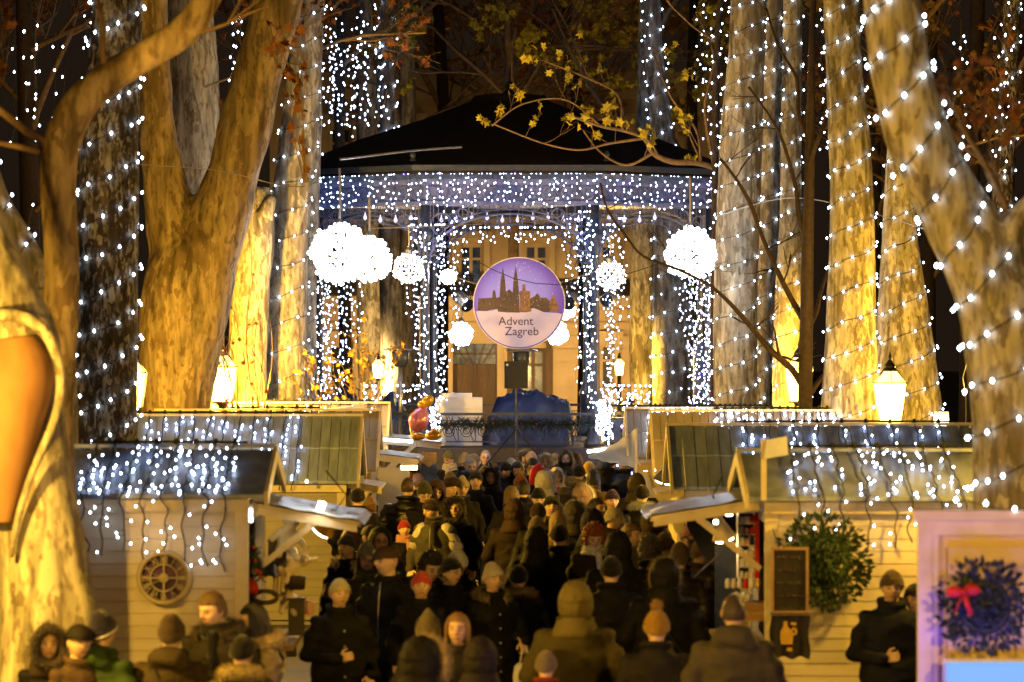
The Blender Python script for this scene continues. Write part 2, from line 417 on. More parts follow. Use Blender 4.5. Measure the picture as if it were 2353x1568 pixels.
def limb_mesh(paths, seg=28, lump=0.03, voxel=None, name='trunk'):
    b = MB(); sps = [spline(p) for p in paths]
    for sp in sps:
        b.tube([q[0] for q in sp], [q[1] for q in sp], seg)
    def disp(co): return wob(co, 1.3, lump * 2) + wob(co, 4, lump) + wob((co.x, co.y, co.z * 0.4), 9, lump * 0.35)
    if voxel:
        return b, sps, voxel, disp
    n = MB(); off = 0
    for sp in sps:
        k = len(sp)
        for i, (c, r) in enumerate(sp):
            for j in range(seg):
                p = Vector(b.v[off + i * seg + j]); dv = (p - c).normalized()
                p = p + dv * min(r * .35, 1) * disp(p) / 0.35 * (1 if r > 0.12 else r / 0.12)
                b.v[off + i * seg + j] = tuple(p)
        off += k * seg
    return b, sps, None, disp


def branch_tree(b, p, dr, ln, r, depth, rng, leaves=None, spread=0.7, up=0.15, minr=0.004, tips=None):
    """recursive bare twigs"""
    k = 4; pts = [p]; rad = [r]; d = dr.normalized()
    for i in range(k):
        d = (d + Vector((rng.uniform(-1, 1), rng.uniform(-1, 1), rng.uniform(-1, 1))) * 0.22 + Vector((0, 0, up * 0.3))).normalized()
        p = p + d * ln / k; pts.append(p); rad.append(max(minr, r * (1 - 0.5 * (i + 1) / k)))
    b.tube(pts, rad, 5 if r > 0.02 else 3, cap=False)
    if tips is not None: tips.append(pts[-1])
    if depth <= 0:
        if leaves is not None:
            for q in pts[1:]:
                if rng.random() < 0.5: leaves.append(q)
        return
    for i in range(rng.choice((2, 3, 3))):
        t = rng.uniform(0.35, 1.0); q = pts[max(1, int(t * k))]
        nd_ = (d + Vector((rng.uniform(-1, 1), rng.uniform(-1, 1), rng.uniform(-.6, .8))) * spread).normalized()
        branch_tree(b, q, nd_, ln * rng.uniform(0.55, 0.8), rad[max(1, int(t * k))] * 0.7, depth - 1, rng, leaves, spread, up, minr, tips)


def leaf_mesh(pts, rng, size=0.07, lobes=True):
    b = MB()
    for p in pts:
        rot = Euler((rng.uniform(0, 6.3), rng.uniform(0, 6.3), rng.uniform(0, 6.3))).to_matrix(); s = size * rng.uniform(.6, 1.2)
        n = len(b.v)
        ol = [(0, -1), (.45, -.5), (1, -.35), (.6, .1), (.75, .7), (.25, .5), (0, 1.1), (-.25, .5), (-.75, .7), (-.6, .1), (-1, -.35), (-.45, -.5)]
        for x, y in ol: b.v.append(tuple(Vector(p) + rot @ Vector((x * s * .6, y * s * .6, 0.25 * s * abs(x)))))
        b.v.append(tuple(Vector(p)))
        for i in range(12): b.f.append((n + i, n + (i + 1) % 12, n + 12)); b.m.append(0)
    return b


def wrap_lights(label, sp, turn, gap, m='bulb', r=0.013, z0=None, z1=None, single=True, seed=0, group='light strings wound round the tree trunks', slack=0.012, tilt=0.08):
    """cable wound round a trunk path (list of centre, radius), one bulb every gap metres"""
    rng = random.Random(seed)
    L = [0.0]
    for i in range(1, len(sp)): L.append(L[-1] + (sp[i][0] - sp[i - 1][0]).length)
    a = 0.0; s = 0.0; pts = []; bl = []; acc = 0; i = 0; prev = None
    while s < L[-1] - 1e-4:
        while i < len(L) - 2 and L[i + 1] < s: i += 1
        t = (s - L[i]) / max(1e-6, L[i + 1] - L[i]); c = sp[i][0].lerp(sp[i + 1][0], t); rr = sp[i][1] * (1 - t) + sp[i + 1][1] * t
        tan = (sp[i + 1][0] - sp[i][0]).normalized(); u = (Vector((1, 0, 0)) - tan * tan.x).normalized(); v = tan.cross(u)
        q = c + (u * math.cos(a) + v * math.sin(a)) * (rr * (1.02 + 0.05 * noise.noise(Vector((c.z * 4, a, seed)))) + slack) + tan * (tilt * rr * math.sin(a + 1.2) + wob((a, s, seed), 1.1, .05))
        if (z0 is None or q.z > z0) and (z1 is None or q.z < z1):
            pts.append(q)
            if prev is not None:
                acc += (q - prev).length
                if acc > gap * rng.uniform(0.6, 1.4): acc = 0; bl.append(q + (q - c).normalized() * (r * 1.2))
        prev = q
        st = 0.17 * turn / (2 * math.pi) * rng.uniform(.85, 1.15); a += 0.17; s += st
    base = pts[0]
    t = thing('light_string', label, 'light string', base, group)
    cb = MB(); cb.tube([p - base for p in pts], 0.0045, 3); cb.obj('cable', 'cable', t)
    rng.shuffle(bl)
    bl.sort(key=lambda q: q.y + (0 if q.z < 8 else 5))
    bulbs(t, [q - base for q in bl], m, r, single)
    return t


TREES = {}
def tree(key, label, paths, bark, lump=0.03, voxel=None, crown=None, group='plane trees of the park', seg=28, cat='tree', name='plane_tree', leafm='leaf_r'):
    base = Vector((paths[0][0][0].x, paths[0][0][0].y, 0))
    t = thing(name, label, cat, base, group)
    b, sps, vx, disp = limb_mesh(paths, seg, lump)
    if voxel:
        b2 = MB()
        for sp in sps: b2.tube([q[0] for q in sp], [q[1] for q in sp], seg)
        at(b2, base)
        me = remeshed(b2, voxel, 6, 'trunk', lambda co: disp(co + base)); me.materials.append(M[bark]); link('trunk', me, t)
    else:
        at(b, base); b.obj('trunk', bark, t, True)
    if crown:
        rng = random.Random(hash(key) % 1000 if False else sum(map(ord, key)))
        cb = MB(); lv = []
        for (px, py, d, ang, ln, r, dep) in crown:
            p = P(px, py, d); dr = Vector((math.cos(R(ang)), rng.uniform(-.4, .4), math.sin(R(ang))))
            branch_tree(cb, p, dr, ln, r, dep, rng, lv)
        at(cb, base); o = cb.obj('crown', 'twig', t, True)
        lv = [q for q in lv if rng.random() < 0.85]
        if lv: at(leaf_mesh(lv, rng, max(.07, .0019 * base.y)), base).obj('leaves', leafm, t)
    TREES[key] = (t, sps)
    return sps


# -- left foreground plane tree, with the big scar whose rim catches the lamp
sp1 = tree('T1', 'broad flaking plane trunk with a large curled scar beside the clock stall', [px_path([(105, 1925, 215), (108, 1700, 160), (108, 1568, 130), (105, 1420, 112), (95, 1250, 98), (80, 1100, 90), (62, 950, 92), (40, 800, 96), (5, 700, 90), (-50, 560, 80), (-90, 400, 70), (-110, 0, 60)], 26),
                px_path([(190, 1925, 90), (178, 1600, 42), (165, 1450, 50), (150, 1330, 48), (135, 1200, 38), (120, 1050, 30)], 25.9)], 'bark_pale', 0.012, 0.022)
t1 = TREES['T1'][0]; b1 = t1.location
rim = MB(); rp = spline([(P(x, y, 25.62 + dd), r * mpp(25.6)) for x, y, r, dd in [(-60, 738, 15, .1), (0, 724, 15, .0), (60, 732, 15, -.02), (106, 768, 14, .0), (133, 830, 12, .03), (139, 900, 11, .05), (124, 970, 10, .03), (96, 1035, 9, .0), (66, 1110, 8, .0), (42, 1190, 8, .02), (24, 1280, 7, .05)]], .02)
rim.tube([q[0] for q in rp], [q[1] for q in rp], 14)
at(rim, b1).obj('scar_rim', 'bark_pale', t1, True)
hol = MB(); hp = spline([(P(x, y, 25.72), r * mpp(25.6)) for x, y, r in [(40, 775, 45), (45, 850, 80), (30, 950, 75), (10, 1080, 55), (0, 1200, 30)]], .03)
hol.tube([q[0] for q in hp], [q[1] for q in hp], 20)
at(hol, b1).obj('scar_wood', 'hollow', t1, True)
sp0 = tree('T0', 'slanting grey trunk with a few lights at the left edge behind the scarred tree', [px_path([(140, 1500, 44), (138, 1000, 42), (128, 800, 40), (92, 660, 38), (36, 550, 38), (-24, 440, 37), (-62, 250, 33), (-75, -80, 28)], 33)], 'bark_grey', .015)
spL = tree('TL', 'bowed plane limb arching up over the left path', [px_path([(120, 1880, 70), (120, 1400, 62), (118, 1000, 52), (128, 860, 46), (138, 740, 42), (142, 620, 40), (138, 520, 40), (134, 420, 42), (142, 330, 44), (180, 245, 42), (250, 180, 38), (330, 130, 36), (410, 82, 36), (460, 25, 32), (500, -50, 28)], 28)], 'bark_smooth', 0.012, None,
           [(140, 350, 28, 150, 1.2, .04, 4), (250, 190, 28, 100, 0.9, .03, 4), (100, 350, 28, 180, .8, .03, 4), (420, 90, 28, 20, .7, .02, 4)])
sp2 = tree('T2', 'straight mottled dark plane trunk wound with lights behind the clock stall', [px_path([(235, 1580, 100), (235, 1150, 80), (240, 1000, 76), (241, 850, 76), (245, 700, 72), (248, 500, 70), (253, 300, 67), (262, 150, 62), (270, 0, 58), (275, -120, 55)], 36)], 'bark_dark', 0.018)
sp3 = tree('T3', 'massive forked plane trunk splitting in a V above the left stalls',
           [px_path([(405, 1400, 120), (403, 1050, 92), (402, 950, 84), (408, 850, 90), (418, 750, 98), (432, 650, 104), (442, 580, 92), (448, 530, 60), (450, 495, 22)], 49),
            px_path([(400, 750, 70), (412, 620, 72), (398, 520, 62), (378, 400, 48), (360, 270, 37), (354, 130, 36), (350, 0, 36), (350, -120, 34)], 49),
            px_path([(440, 760, 75), (470, 620, 74), (505, 500, 70), (540, 380, 64), (577, 240, 60), (612, 110, 58), (640, 0, 58), (668, -120, 56)], 48.9)], 'bark_smooth', 0.02, 0.035,
           [(352, 60, 49, 95, 2.2, .05, 4), (640, 20, 49, 60, 2.2, .05, 4)])
sp4 = tree('T4', 'thick plane trunk seen through the fork of the V tree', [px_path([(450, 1300, 75), (448, 900, 70), (446, 500, 62), (446, 250, 60), (440, 80, 54), (430, -100, 50)], 53)], 'bark_pale', 0.03, None,
           [(440, 60, 53, 100, 2.5, .06, 5), (470, 200, 52.6, 20, 1.4, .02, 4)])
tree('T4b', 'short broken plane stump with a jagged top beside the street lantern', [px_path([(566, 1250, 50), (566, 950, 48), (568, 820, 46), (574, 700, 43), (586, 560, 42), (597, 470, 36), (600, 430, 20)], 54),
                     px_path([(606, 500, 24), (622, 462, 14), (630, 452, 7)], 53.8)], 'bark_pale', 0.05)
sp5 = tree('T5', 'pale plane trunk wound with lights left of the bandstand', [px_path([(652, 1300, 66), (650, 950, 56), (652, 800, 53), (656, 700, 51), (664, 560, 46), (672, 430, 44), (688, 300, 44), (702, 150, 38), (712, 0, 34), (720, -120, 30)], 55)], 'bark_grey', 0.02)
sp5b = tree('T5b', 'slim pale plane stem close behind the wound trunk left of the bandstand', [px_path([(708, 1300, 28), (706, 900, 23), (703, 700, 24), (706, 550, 24), (712, 400, 24), (718, 280, 22), (722, 100, 18), (726, -100, 14)], 56)], 'bark_grey', 0.012,
            crown=[(722, 60, 56, 80, 2.2, .05, 4), (720, 120, 56, 20, 1.8, .03, 4)])
# right-hand group
spR1 = tree('R1', 'tall grey plane trunk with evenly wound lights right of the bandstand', [px_path([(1692, 1300, 62), (1691, 950, 51), (1690, 700, 51), (1696, 500, 50), (1704, 300, 48), (1715, 120, 42), (1722, -100, 38)], 53)], 'bark_grey', 0.018)
spR1b = tree('R1b', 'thin brown young trunk with lights at the bandstand corner', [px_path([(1640, 1300, 10), (1640, 900, 9), (1643, 500, 8), (1645, 250, 8), (1652, 40, 7), (1670, -80, 6)], 54)], 'bark_brown', 0.004, None, [(1648, 100, 54, 150, 1.6, .02, 4)], seg=10)
spR2 = tree('R2', 'narrow pale plane stem leaning between two wound trunks', [px_path([(1752, 1300, 26), (1752, 930, 23), (1755, 700, 25), (1765, 500, 26), (1772, 300, 22), (1778, 120, 20), (1782, -100, 18)], 55)], 'bark_grey', 0.012, None, [(1778, 40, 55, 70, 2.2, .04, 4)])
spR3 = tree('R3', 'plane trunk lit amber behind the leafless sapling', [px_path([(1818, 1300, 52), (1816, 920, 45), (1812, 700, 40), (1810, 450, 33), (1815, 200, 28), (1820, -100, 24)], 58)], 'bark_pale', 0.02, None, [(1815, 100, 58, 110, 2.6, .05, 4)])
spR4 = tree('R4', 'broad amber lit plane trunk behind the tall street lantern', [px_path([(1955, 1350, 78), (1953, 980, 68), (1955, 800, 60), (1957, 620, 54), (1958, 450, 50), (1950, 300, 47), (1938, 120, 42), (1930, -100, 40)], 47)], 'bark_pale', 0.025, None, [(1935, 40, 47, 120, 2.0, .04, 4)])
spR5 = tree('R5', 'stout plane trunk tapering to a pale top right of the tall lantern', [px_path([(2090, 1350, 95), (2085, 1000, 84), (2080, 850, 74), (2074, 700, 58), (2068, 560, 42), (2066, 430, 34), (2070, 300, 26), (2085, 100, 20), (2100, -100, 16)], 50)], 'bark_pale', 0.025, None, [(2085, 120, 50, 60, 2.2, .04, 4), (2068, 400, 50, 20, 1.8, .03, 4)])
spR6 = tree('R6', 'big leaning plane trunk wound with large lights at the right', [px_path([(2350, 1925, 150), (2342, 1500, 118), (2338, 1200, 104), (2335, 1000, 102), (2330, 850, 108), (2308, 720, 104), (2262, 610, 94), (2200, 500, 84), (2150, 400, 78), (2106, 300, 76), (2076, 180, 70), (2055, 60, 66), (2040, -80, 62)], 26),
                     px_path([(2290, 640, 60), (2322, 540, 40), (2370, 480, 34), (2450, 430, 30)], 25.9)], 'bark_pale', 0.012, 0.025,
            [(2330, 520, 26, 120, .8, .03, 4), (2060, 60, 26, 100, 1.0, .03, 4)])
spR7 = tree('R7', 'distant dark trunk with rings of lights at the far right', [px_path([(2300, 1200, 34), (2302, 700, 30), (2305, 450, 26), (2318, 200, 22), (2330, -100, 18)], 62)], 'bark_dark', 0.02, None, [(2318, 200, 62, 60, 2.6, .05, 4), (2305, 400, 62, 160, 2.6, .05, 4)])
# beyond and beside the bandstand
spB1 = tree('B1', 'distant lit trunk with lights rising left of the bandstand roof', [px_path([(905, 1200, 30), (900, 800, 26), (893, 500, 24), (888, 200, 22), (885, -100, 20)], 70)], 'bark_grey', 0.02, None, [(888, 200, 70, 150, 3, .06, 5), (888, 100, 70, 30, 3, .06, 4)])
tree('B2', 'distant bare pale trunk just left of the bandstand roof peak', [px_path([(945, 1200, 26), (940, 700, 22), (936, 200, 19), (930, -100, 17)], 74)], 'bark_grey', 0.02, None, [(935, 300, 74, 40, 3.2, .05, 5), (932, 100, 74, 120, 3, .05, 5)])
tree('B3', 'stubby lit plane trunk inside the left of the bandstand view', [px_path([(862, 1200, 42), (860, 900, 38), (856, 700, 36), (850, 520, 30), (840, 200, 22), (835, -100, 18)], 72)], 'bark_pale', 0.03, None, [(845, 300, 72, 140, 3.2, .05, 5)])
spB4 = tree('B4', 'peeling cream plane trunk seen between the right bandstand columns', [px_path([(1478, 1200, 34), (1476, 900, 29), (1474, 700, 27), (1476, 520, 26), (1482, 250, 20), (1488, -100, 16)], 68)], 'bark_pale', 0.04, None, [(1480, 350, 68, 130, 3, .05, 5)])
spB5 = tree('B5', 'wide grey trunk ringed with lights behind the right end of the bandstand', [px_path([(1552, 1200, 54), (1550, 950, 50), (1546, 750, 48), (1540, 560, 40), (1520, 300, 26), (1502, 120, 22), (1495, -100, 20)], 66)], 'bark_grey', 0.03, None, [(1500, 120, 66, 60, 3, .05, 5)])
tree('B6', 'far unlit tree standing behind the bandstand on the left', [px_path([(1010, 1150, 18), (1015, 700, 16), (1020, 300, 14), (1005, 0, 12), (990, -100, 10)], 80)], 'bark_brown', 0.02, None, [(1018, 400, 80, 70, 4, .07, 6), (1012, 150, 80, 20, 3.6, .06, 6), (1015, 250, 80, 120, 4, .07, 6), (1015, 300, 80, 30, 4, .06, 6)], name='park_tree', leafm='leaf_o')
tree('B7', 'far unlit tree standing behind the bandstand on the right', [px_path([(1340, 1150, 18), (1345, 700, 16), (1330, 300, 14), (1310, 100, 12), (1290, -100, 10)], 80)], 'bark_brown', 0.02, None, [(1335, 400, 80, 120, 4, .07, 6), (1315, 150, 80, 160, 3.6, .06, 6), (1335, 250, 80, 50, 4, .07, 6), (1335, 320, 80, 150, 4, .06, 6)], name='park_tree', leafm='leaf_o')
tree('B8', 'far bare tree rising behind the right trunks', [px_path([(1600, 1150, 16), (1598, 600, 14), (1590, 200, 12), (1600, -100, 10)], 76)], 'bark_brown', 0.02, None, [(1595, 400, 76, 130, 3.4, .06, 5), (1592, 200, 76, 60, 3.4, .06, 5)], name='park_tree', leafm='leaf_o')
tree('B12', 'far unlit tree whose twigs fan out above the bandstand roof peak', [px_path([(1175, 1150, 14), (1180, 500, 12), (1170, 250, 10), (1165, -100, 7)], 70)], 'twig', 0.02, None, [(1175, 330, 70, 100, 2.2, .04, 6), (1170, 260, 70, 40, 2.6, .045, 6), (1170, 230, 70, 140, 2.6, .045, 6), (1168, 120, 70, 20, 2.4, .04, 6), (1168, 80, 70, 160, 2.4, .04, 6)], name='park_tree', leafm='leaf_y')
tree('B9', 'far bare tree filling the dark left edge', [px_path([(60, 1150, 26), (70, 600, 24), (60, 200, 20), (50, -100, 16)], 60)], 'bark_brown', 0.02, None, [(66, 500, 60, 40, 2.6, .05, 5), (62, 250, 60, 140, 2.6, .05, 5), (60, 350, 60, 70, 2.6, .06, 5), (60, 120, 60, 20, 2.4, .05, 5)], name='park_tree', leafm='leaf_r')
tree('B10', 'far bare tree filling the dark right edge', [px_path([(2220, 1150, 20), (2230, 500, 20), (2240, 200, 18), (2250, -100, 16)], 66)], 'bark_brown', 0.02, None, [(2232, 500, 66, 60, 3, .05, 5), (2238, 250, 66, 30, 3, .05, 5), (2235, 350, 66, 140, 2.6, .05, 5)], name='park_tree', leafm='leaf_o')
tree('B13', 'far bare tree in the dark gap left of the big leaning trunk', [px_path([(2140, 1150, 16), (2135, 600, 14), (2140, 200, 12), (2150, -100, 9)], 72)], 'bark_brown', 0.02, None, [(2136, 650, 72, 60, 2.4, .05, 5), (2136, 500, 72, 130, 2.4, .05, 5), (2138, 300, 72, 40, 2.4, .05, 5)], name='park_tree', leafm='leaf_o')
tree('B14', 'far bare tree in the dark gap between the two amber trunks', [px_path([(2010, 1150, 14), (2012, 600, 12), (2015, 200, 10), (2010, -100, 8)], 74)], 'bark_brown', 0.02, None, [(2012, 550, 74, 70, 2.4, .05, 5), (2013, 300, 74, 110, 2.4, .05, 5), (2013, 420, 74, 30, 2.4, .05, 5)], name='park_tree', leafm='leaf_r')
tree('B11', 'bare tree with tangled twigs behind the pale left trunk', [px_path([(800, 1150, 16), (790, 600, 14), (780, 300, 12), (790, -100, 9)], 68)], 'bark_brown', 0.02, None, [(785, 450, 68, 60, 3, .05, 5), (782, 300, 68, 130, 2.6, .05, 5), (786, 150, 68, 40, 2.8, .05, 5)], name='park_tree', leafm='leaf_o')

# dark sapling in front of the right trunks, every branch traced
def traced(key, name, label, main, brs, d, bark='bark_brown', twigs=(), leaves=0, leafm='leaf_y', lsize=.08, group=None, cat='tree', lump=.003):
    t_ = thing(name, label, cat, Vector((P(main[0][0], main[0][1], d).x, d, 0)), group)
    b = MB(); sp = spline(px_path(main, d), .1); b.tube([q[0] for q in sp], [q[1] for q in sp], 12); at(b, t_.location).obj('trunk', bark, t_, True)
    rng = random.Random(len(label)); cb = MB(); lv = []
    for i, br in enumerate(brs):
        dd = d + rng.uniform(-.3, .3)
        sp = spline([(P(x, y, d + (dd - d) * min(1, k)), r * mpp(d)) for k, (x, y, r) in enumerate(br)], .08)
        cb.tube([q[0] for q in sp], [q[1] for q in sp], 7)
        for q in sp[2:]:
            if rng.random() < 0.16:
                branch_tree(cb, q[0], Vector((rng.uniform(-1, 1), rng.uniform(-.3, .3), rng.uniform(-.2, 1))), rng.uniform(.25, .6), max(.004, q[1] * .5), 1, rng, lv, minr=.003)
    at(cb, t_.location).obj('crown', bark if bark == 'bark_brown' else 'twig', t_, True)
    if leaves and lv:
        rng.shuffle(lv); at(leaf_mesh(lv[:leaves], rng, lsize), t_.location).obj('leaves', leafm, t_)
    return t_
traced('S', 'young_tree', 'dark leafless sapling standing before the lit right trunks', [(1850, 1350, 18), (1850, 950, 17), (1852, 800, 16), (1854, 700, 15), (1856, 550, 14), (1860, 400, 12), (1863, 250, 10), (1866, 100, 8), (1872, -60, 6)],
       [[(1850, 900, 9), (1820, 850, 8), (1770, 805, 7), (1720, 745, 6), (1670, 690, 5), (1630, 655, 4)], [(1853, 745, 9), (1820, 690, 7), (1785, 620, 6), (1750, 540, 5), (1725, 470, 5), (1690, 410, 4), (1655, 365, 3)],
        [(1855, 560, 7), (1835, 490, 6), (1828, 430, 5), (1800, 330, 4), (1770, 270, 3), (1720, 200, 3)], [(1862, 330, 6), (1835, 260, 5), (1830, 180, 4), (1790, 110, 3), (1760, 20, 3)],
        [(1853, 760, 7), (1875, 720, 6), (1890, 660, 4), (1925, 560, 3)], [(1860, 380, 6), (1885, 310, 5), (1930, 230, 4), (1990, 180, 3), (2060, 90, 3)], [(1852, 920, 7), (1880, 880, 6), (1905, 850, 4), (1940, 830, 3)],
        [(1640, 660, 4), (1560, 620, 4), (1480, 590, 3), (1440, 545, 3), (1395, 480, 3), (1380, 420, 2)]], 48)
# boughs hanging into the picture in front of the bandstand roof
traced('O', 'plane_bough_tree', 'slender plane tree whose crooked bough and yellow leaves cross the bandstand roof', [(1752, 1300, 9), (1752, 900, 8), (1752, 600, 8), (1735, 470, 7), (1690, 405, 7), (1640, 382, 7)],
       [[(1690, 405, 7), (1610, 376, 7), (1545, 372, 7), (1500, 352, 6), (1480, 318, 5), (1430, 300, 4), (1380, 290, 4), (1300, 262, 3)], [(1480, 318, 4), (1400, 330, 3), (1330, 345, 2.5), (1250, 330, 2), (1170, 300, 2), (1135, 285, 2)],
        [(1500, 352, 4), (1440, 380, 3), (1380, 350, 2.5), (1340, 300, 2)], [(1430, 300, 4), (1420, 220, 3), (1350, 180, 3), (1250, 140, 2)], [(1610, 378, 4), (1600, 300, 3), (1540, 220, 3), (1500, 120, 2)], [(1380, 290, 3), (1300, 230, 2), (1200, 240, 2), (1130, 290, 2)],
        [(1640, 378, 5), (1620, 250, 4), (1640, 130, 3), (1600, 30, 3)]], 56.3, 'bark_smooth', leaves=110, leafm='leaf_y', lsize=.13)
# wispy bush and yellow-leaved shrub
def shrub(label, stems, d, n, bark, leafm, lsize, keep, name='shrub', top=1.0, seed=3):
    rng = random.Random(seed); t_ = thing(name, label, 'shrub', Vector((P(stems[0][0], stems[0][1], d).x, d, 0)))
    b = MB(); lv = []
    for (x, y, x2, y2) in stems:
        for i in range(n):
            a = P(x + rng.uniform(-12, 12), y, d + rng.uniform(-.3, .3)); c = P(x2 + rng.uniform(-25, 25), y2 + rng.uniform(-40, 60), d + rng.uniform(-.4, .4)); mid = (a + c) / 2 + Vector((rng.uniform(-.15, .15), 0, .12))
            sp = spline([(a, .008), (mid, .006), (c, .003)], .12); b.tube([q[0] for q in sp], [q[1] for q in sp], 4)
            for q in sp[2:]:
                if rng.random() < .5: lv.append(q[0] + Vector((rng.uniform(-.04, .04), rng.uniform(-.04, .04), -.02)))
            branch_tree(b, mid, c - a, .4, .005, 1, rng, lv, minr=.003)
    at(b, t_.location).obj('stems', bark, t_, True)
    rng.shuffle(lv); lv = lv[:keep]
    if lv: at(leaf_mesh(lv, rng, lsize), t_.location).obj('leaves', leafm, t_)
shrub('wispy brown twigs with a few dead leaves right of the left lantern', [(590, 1000, 600, 640), (560, 1000, 530, 720), (600, 980, 570, 800), (540, 990, 500, 800)], 51, 5, 'twig', 'leaf_r', .07, 26, seed=5)
shrub('small shrub with yellow leaves in front of the left bandstand lights', [(830, 1000, 760, 850), (835, 1000, 830, 760), (830, 1000, 900, 800), (740, 960, 715, 850)], 53.5, 5, 'twig', 'leaf_o', .085, 120, seed=9)
shrub('dry red leaved twigs hanging high at the upper left', [(700, 420, 700, 160), (690, 200, 650, 120)], 44, 5, 'twig', 'leaf_r', .10, 60, seed=12)

# ---------------------------------------------------------------- lights wound on the trunks
wrap_lights('lights wound round the slanting grey trunk at the left edge', sp0[0], .36, .2, r=.011, z0=2.6, z1=6.6, seed=30, single=False)
wrap_lights('large lights wound round the big leaning trunk', sorted([x for x in spR6[0]], key=lambda q: q[0].z), .33, .16, r=.0125, z0=2.1, z1=5.9, seed=1, tilt=.3)
wrap_lights('lights wound in slanting rings round the mottled trunk behind the clock stall', [q for q in sp2[0]], .35, .14, r=.012, z0=2.2, z1=6.6, seed=2, tilt=.35)
wrap_lights('lights wound in rings round the pale trunk left of the bandstand', sp5[0], .40, .18, r=.0115, z0=2.2, z1=8.2, seed=3, single=False, tilt=.2)
wrap_lights('lights wound round the slim stem behind the pale left trunk', sp5b[0], .40, .18, r=.0115, z0=2.2, z1=8.2, seed=4, single=False)
wrap_lights('lights in even rings round the tall grey right trunk', spR1[0], .36, .17, r=.0115, z0=2.2, z1=8.2, seed=5, single=False, tilt=.15)
wrap_lights('lights round the thin young trunk at the bandstand corner', spR1b[0], .33, .16, r=.0115, z0=2.2, z1=8.2, seed=6, single=False)
wrap_lights('lights round the narrow leaning pale stem', spR2[0], .36, .22, r=.0115, z0=2.2, z1=8.2, seed=7, single=False)
wrap_lights('lights round the amber trunk behind the sapling', spR3[0], .36, .22, r=.0125, z0=2.2, z1=8.5, seed=8, single=False)
wrap_lights('lights in wide rings round the broad trunk behind the tall lantern', spR4[0], .38, .17, r=.012, z0=2.2, z1=7.8, seed=9, single=True, tilt=.2)
wrap_lights('lights round the stout tapering trunk right of the tall lantern', spR5[0], .38, .18, r=.012, z0=2.2, z1=6.3, seed=10, single=True, tilt=.2)
wrap_lights('lights round the distant dark trunk at the far right', spR7[0], .52, .22, r=.014, z0=2.5, z1=9, seed=11, single=False)
wrap_lights('lights round the distant trunk left of the bandstand roof', spB1[0], .40, .18, 'bulb_far', .016, z0=6.4, z1=10, seed=12, single=False)
wrap_lights('lights ringing the wide grey trunk behind the bandstand end', spB5[0], .34, .20, 'bulb_far', .014, z0=2.2, z1=10, seed=13, single=False)


def loose_lights(label, boxes, d, m, r, seed, cable=True):
    """short hanging strands in the boughs: (x, y top, y bottom) in a region"""
    rng = random.Random(seed); pts = []; t_ = None; cb = MB()
    for (x0, x1, y0, y1, n, gapm) in boxes:
        for i in range(n):
            x = rng.uniform(x0, x1); ya = y0 + rng.uniform(0, .3) * (y1 - y0); yb = y1 - rng.uniform(0, .3) * (y1 - y0)
            dd = d + rng.uniform(-1.5, 1.5); a = P(x, ya, dd); c = P(x + rng.uniform(-12, 12), yb, dd)
            if t_ is None: t_ = thing('light_string', label, 'light string', a, 'strands of lights hanging in the boughs')
            k = max(2, int((c - a).length / gapm)); line = []
            for j in range(k + 1):
                q = a.lerp(c, j / k) + Vector((rng.uniform(-.05, .05), rng.uniform(-.05, .05), 0)) - t_.location
                line.append(q)
                if rng.random() < .85: pts.append(q + Vector((rng.uniform(-.03, .03), -.02, 0)))
            cb.tube(line, .004, 3)
    cb.obj('cable', 'cable', t_); bulbs(t_, pts, m, r, False)
loose_lights('cloud of tiny lights in the boughs left of the bandstand roof', [(740, 905, 20, 330, 26, .17)], 67, 'bulb_far', .013, 21)
loose_lights('sparse strands of lights high up right of the bandstand roof', [(1480, 1530, -20, 300, 5, .2), (1580, 1650, -20, 330, 6, .22)], 66, 'bulb_far', .013, 22)
loose_lights('scattered strands of lights in the dark top left corner', [(20, 160, 20, 330, 7, .28), (60, 100, 450, 700, 1, .3)], 50, 'bulb', .014, 23)
loose_lights('strands of lights high in front of the forked trunk', [(520, 570, 0, 200, 4, .17), (180, 320, -10, 130, 7, .14)], 60, 'bulb_far', .016, 24)
loose_lights('strands of lights between the upper right trunks', [(1780, 1990, -20, 380, 8, .24)], 60, 'bulb_far', .013, 25)
loose_lights('strands of lights trailing behind the big leaning trunk', [(2190, 2353, -20, 420, 9, .3)], 55, 'bulb', .014, 26)
loose_lights('strands of lights down beside the lantern and the stout trunk', [(2180, 2300, 700, 1000, 6, .18)], 46, 'bulb', .012, 27)


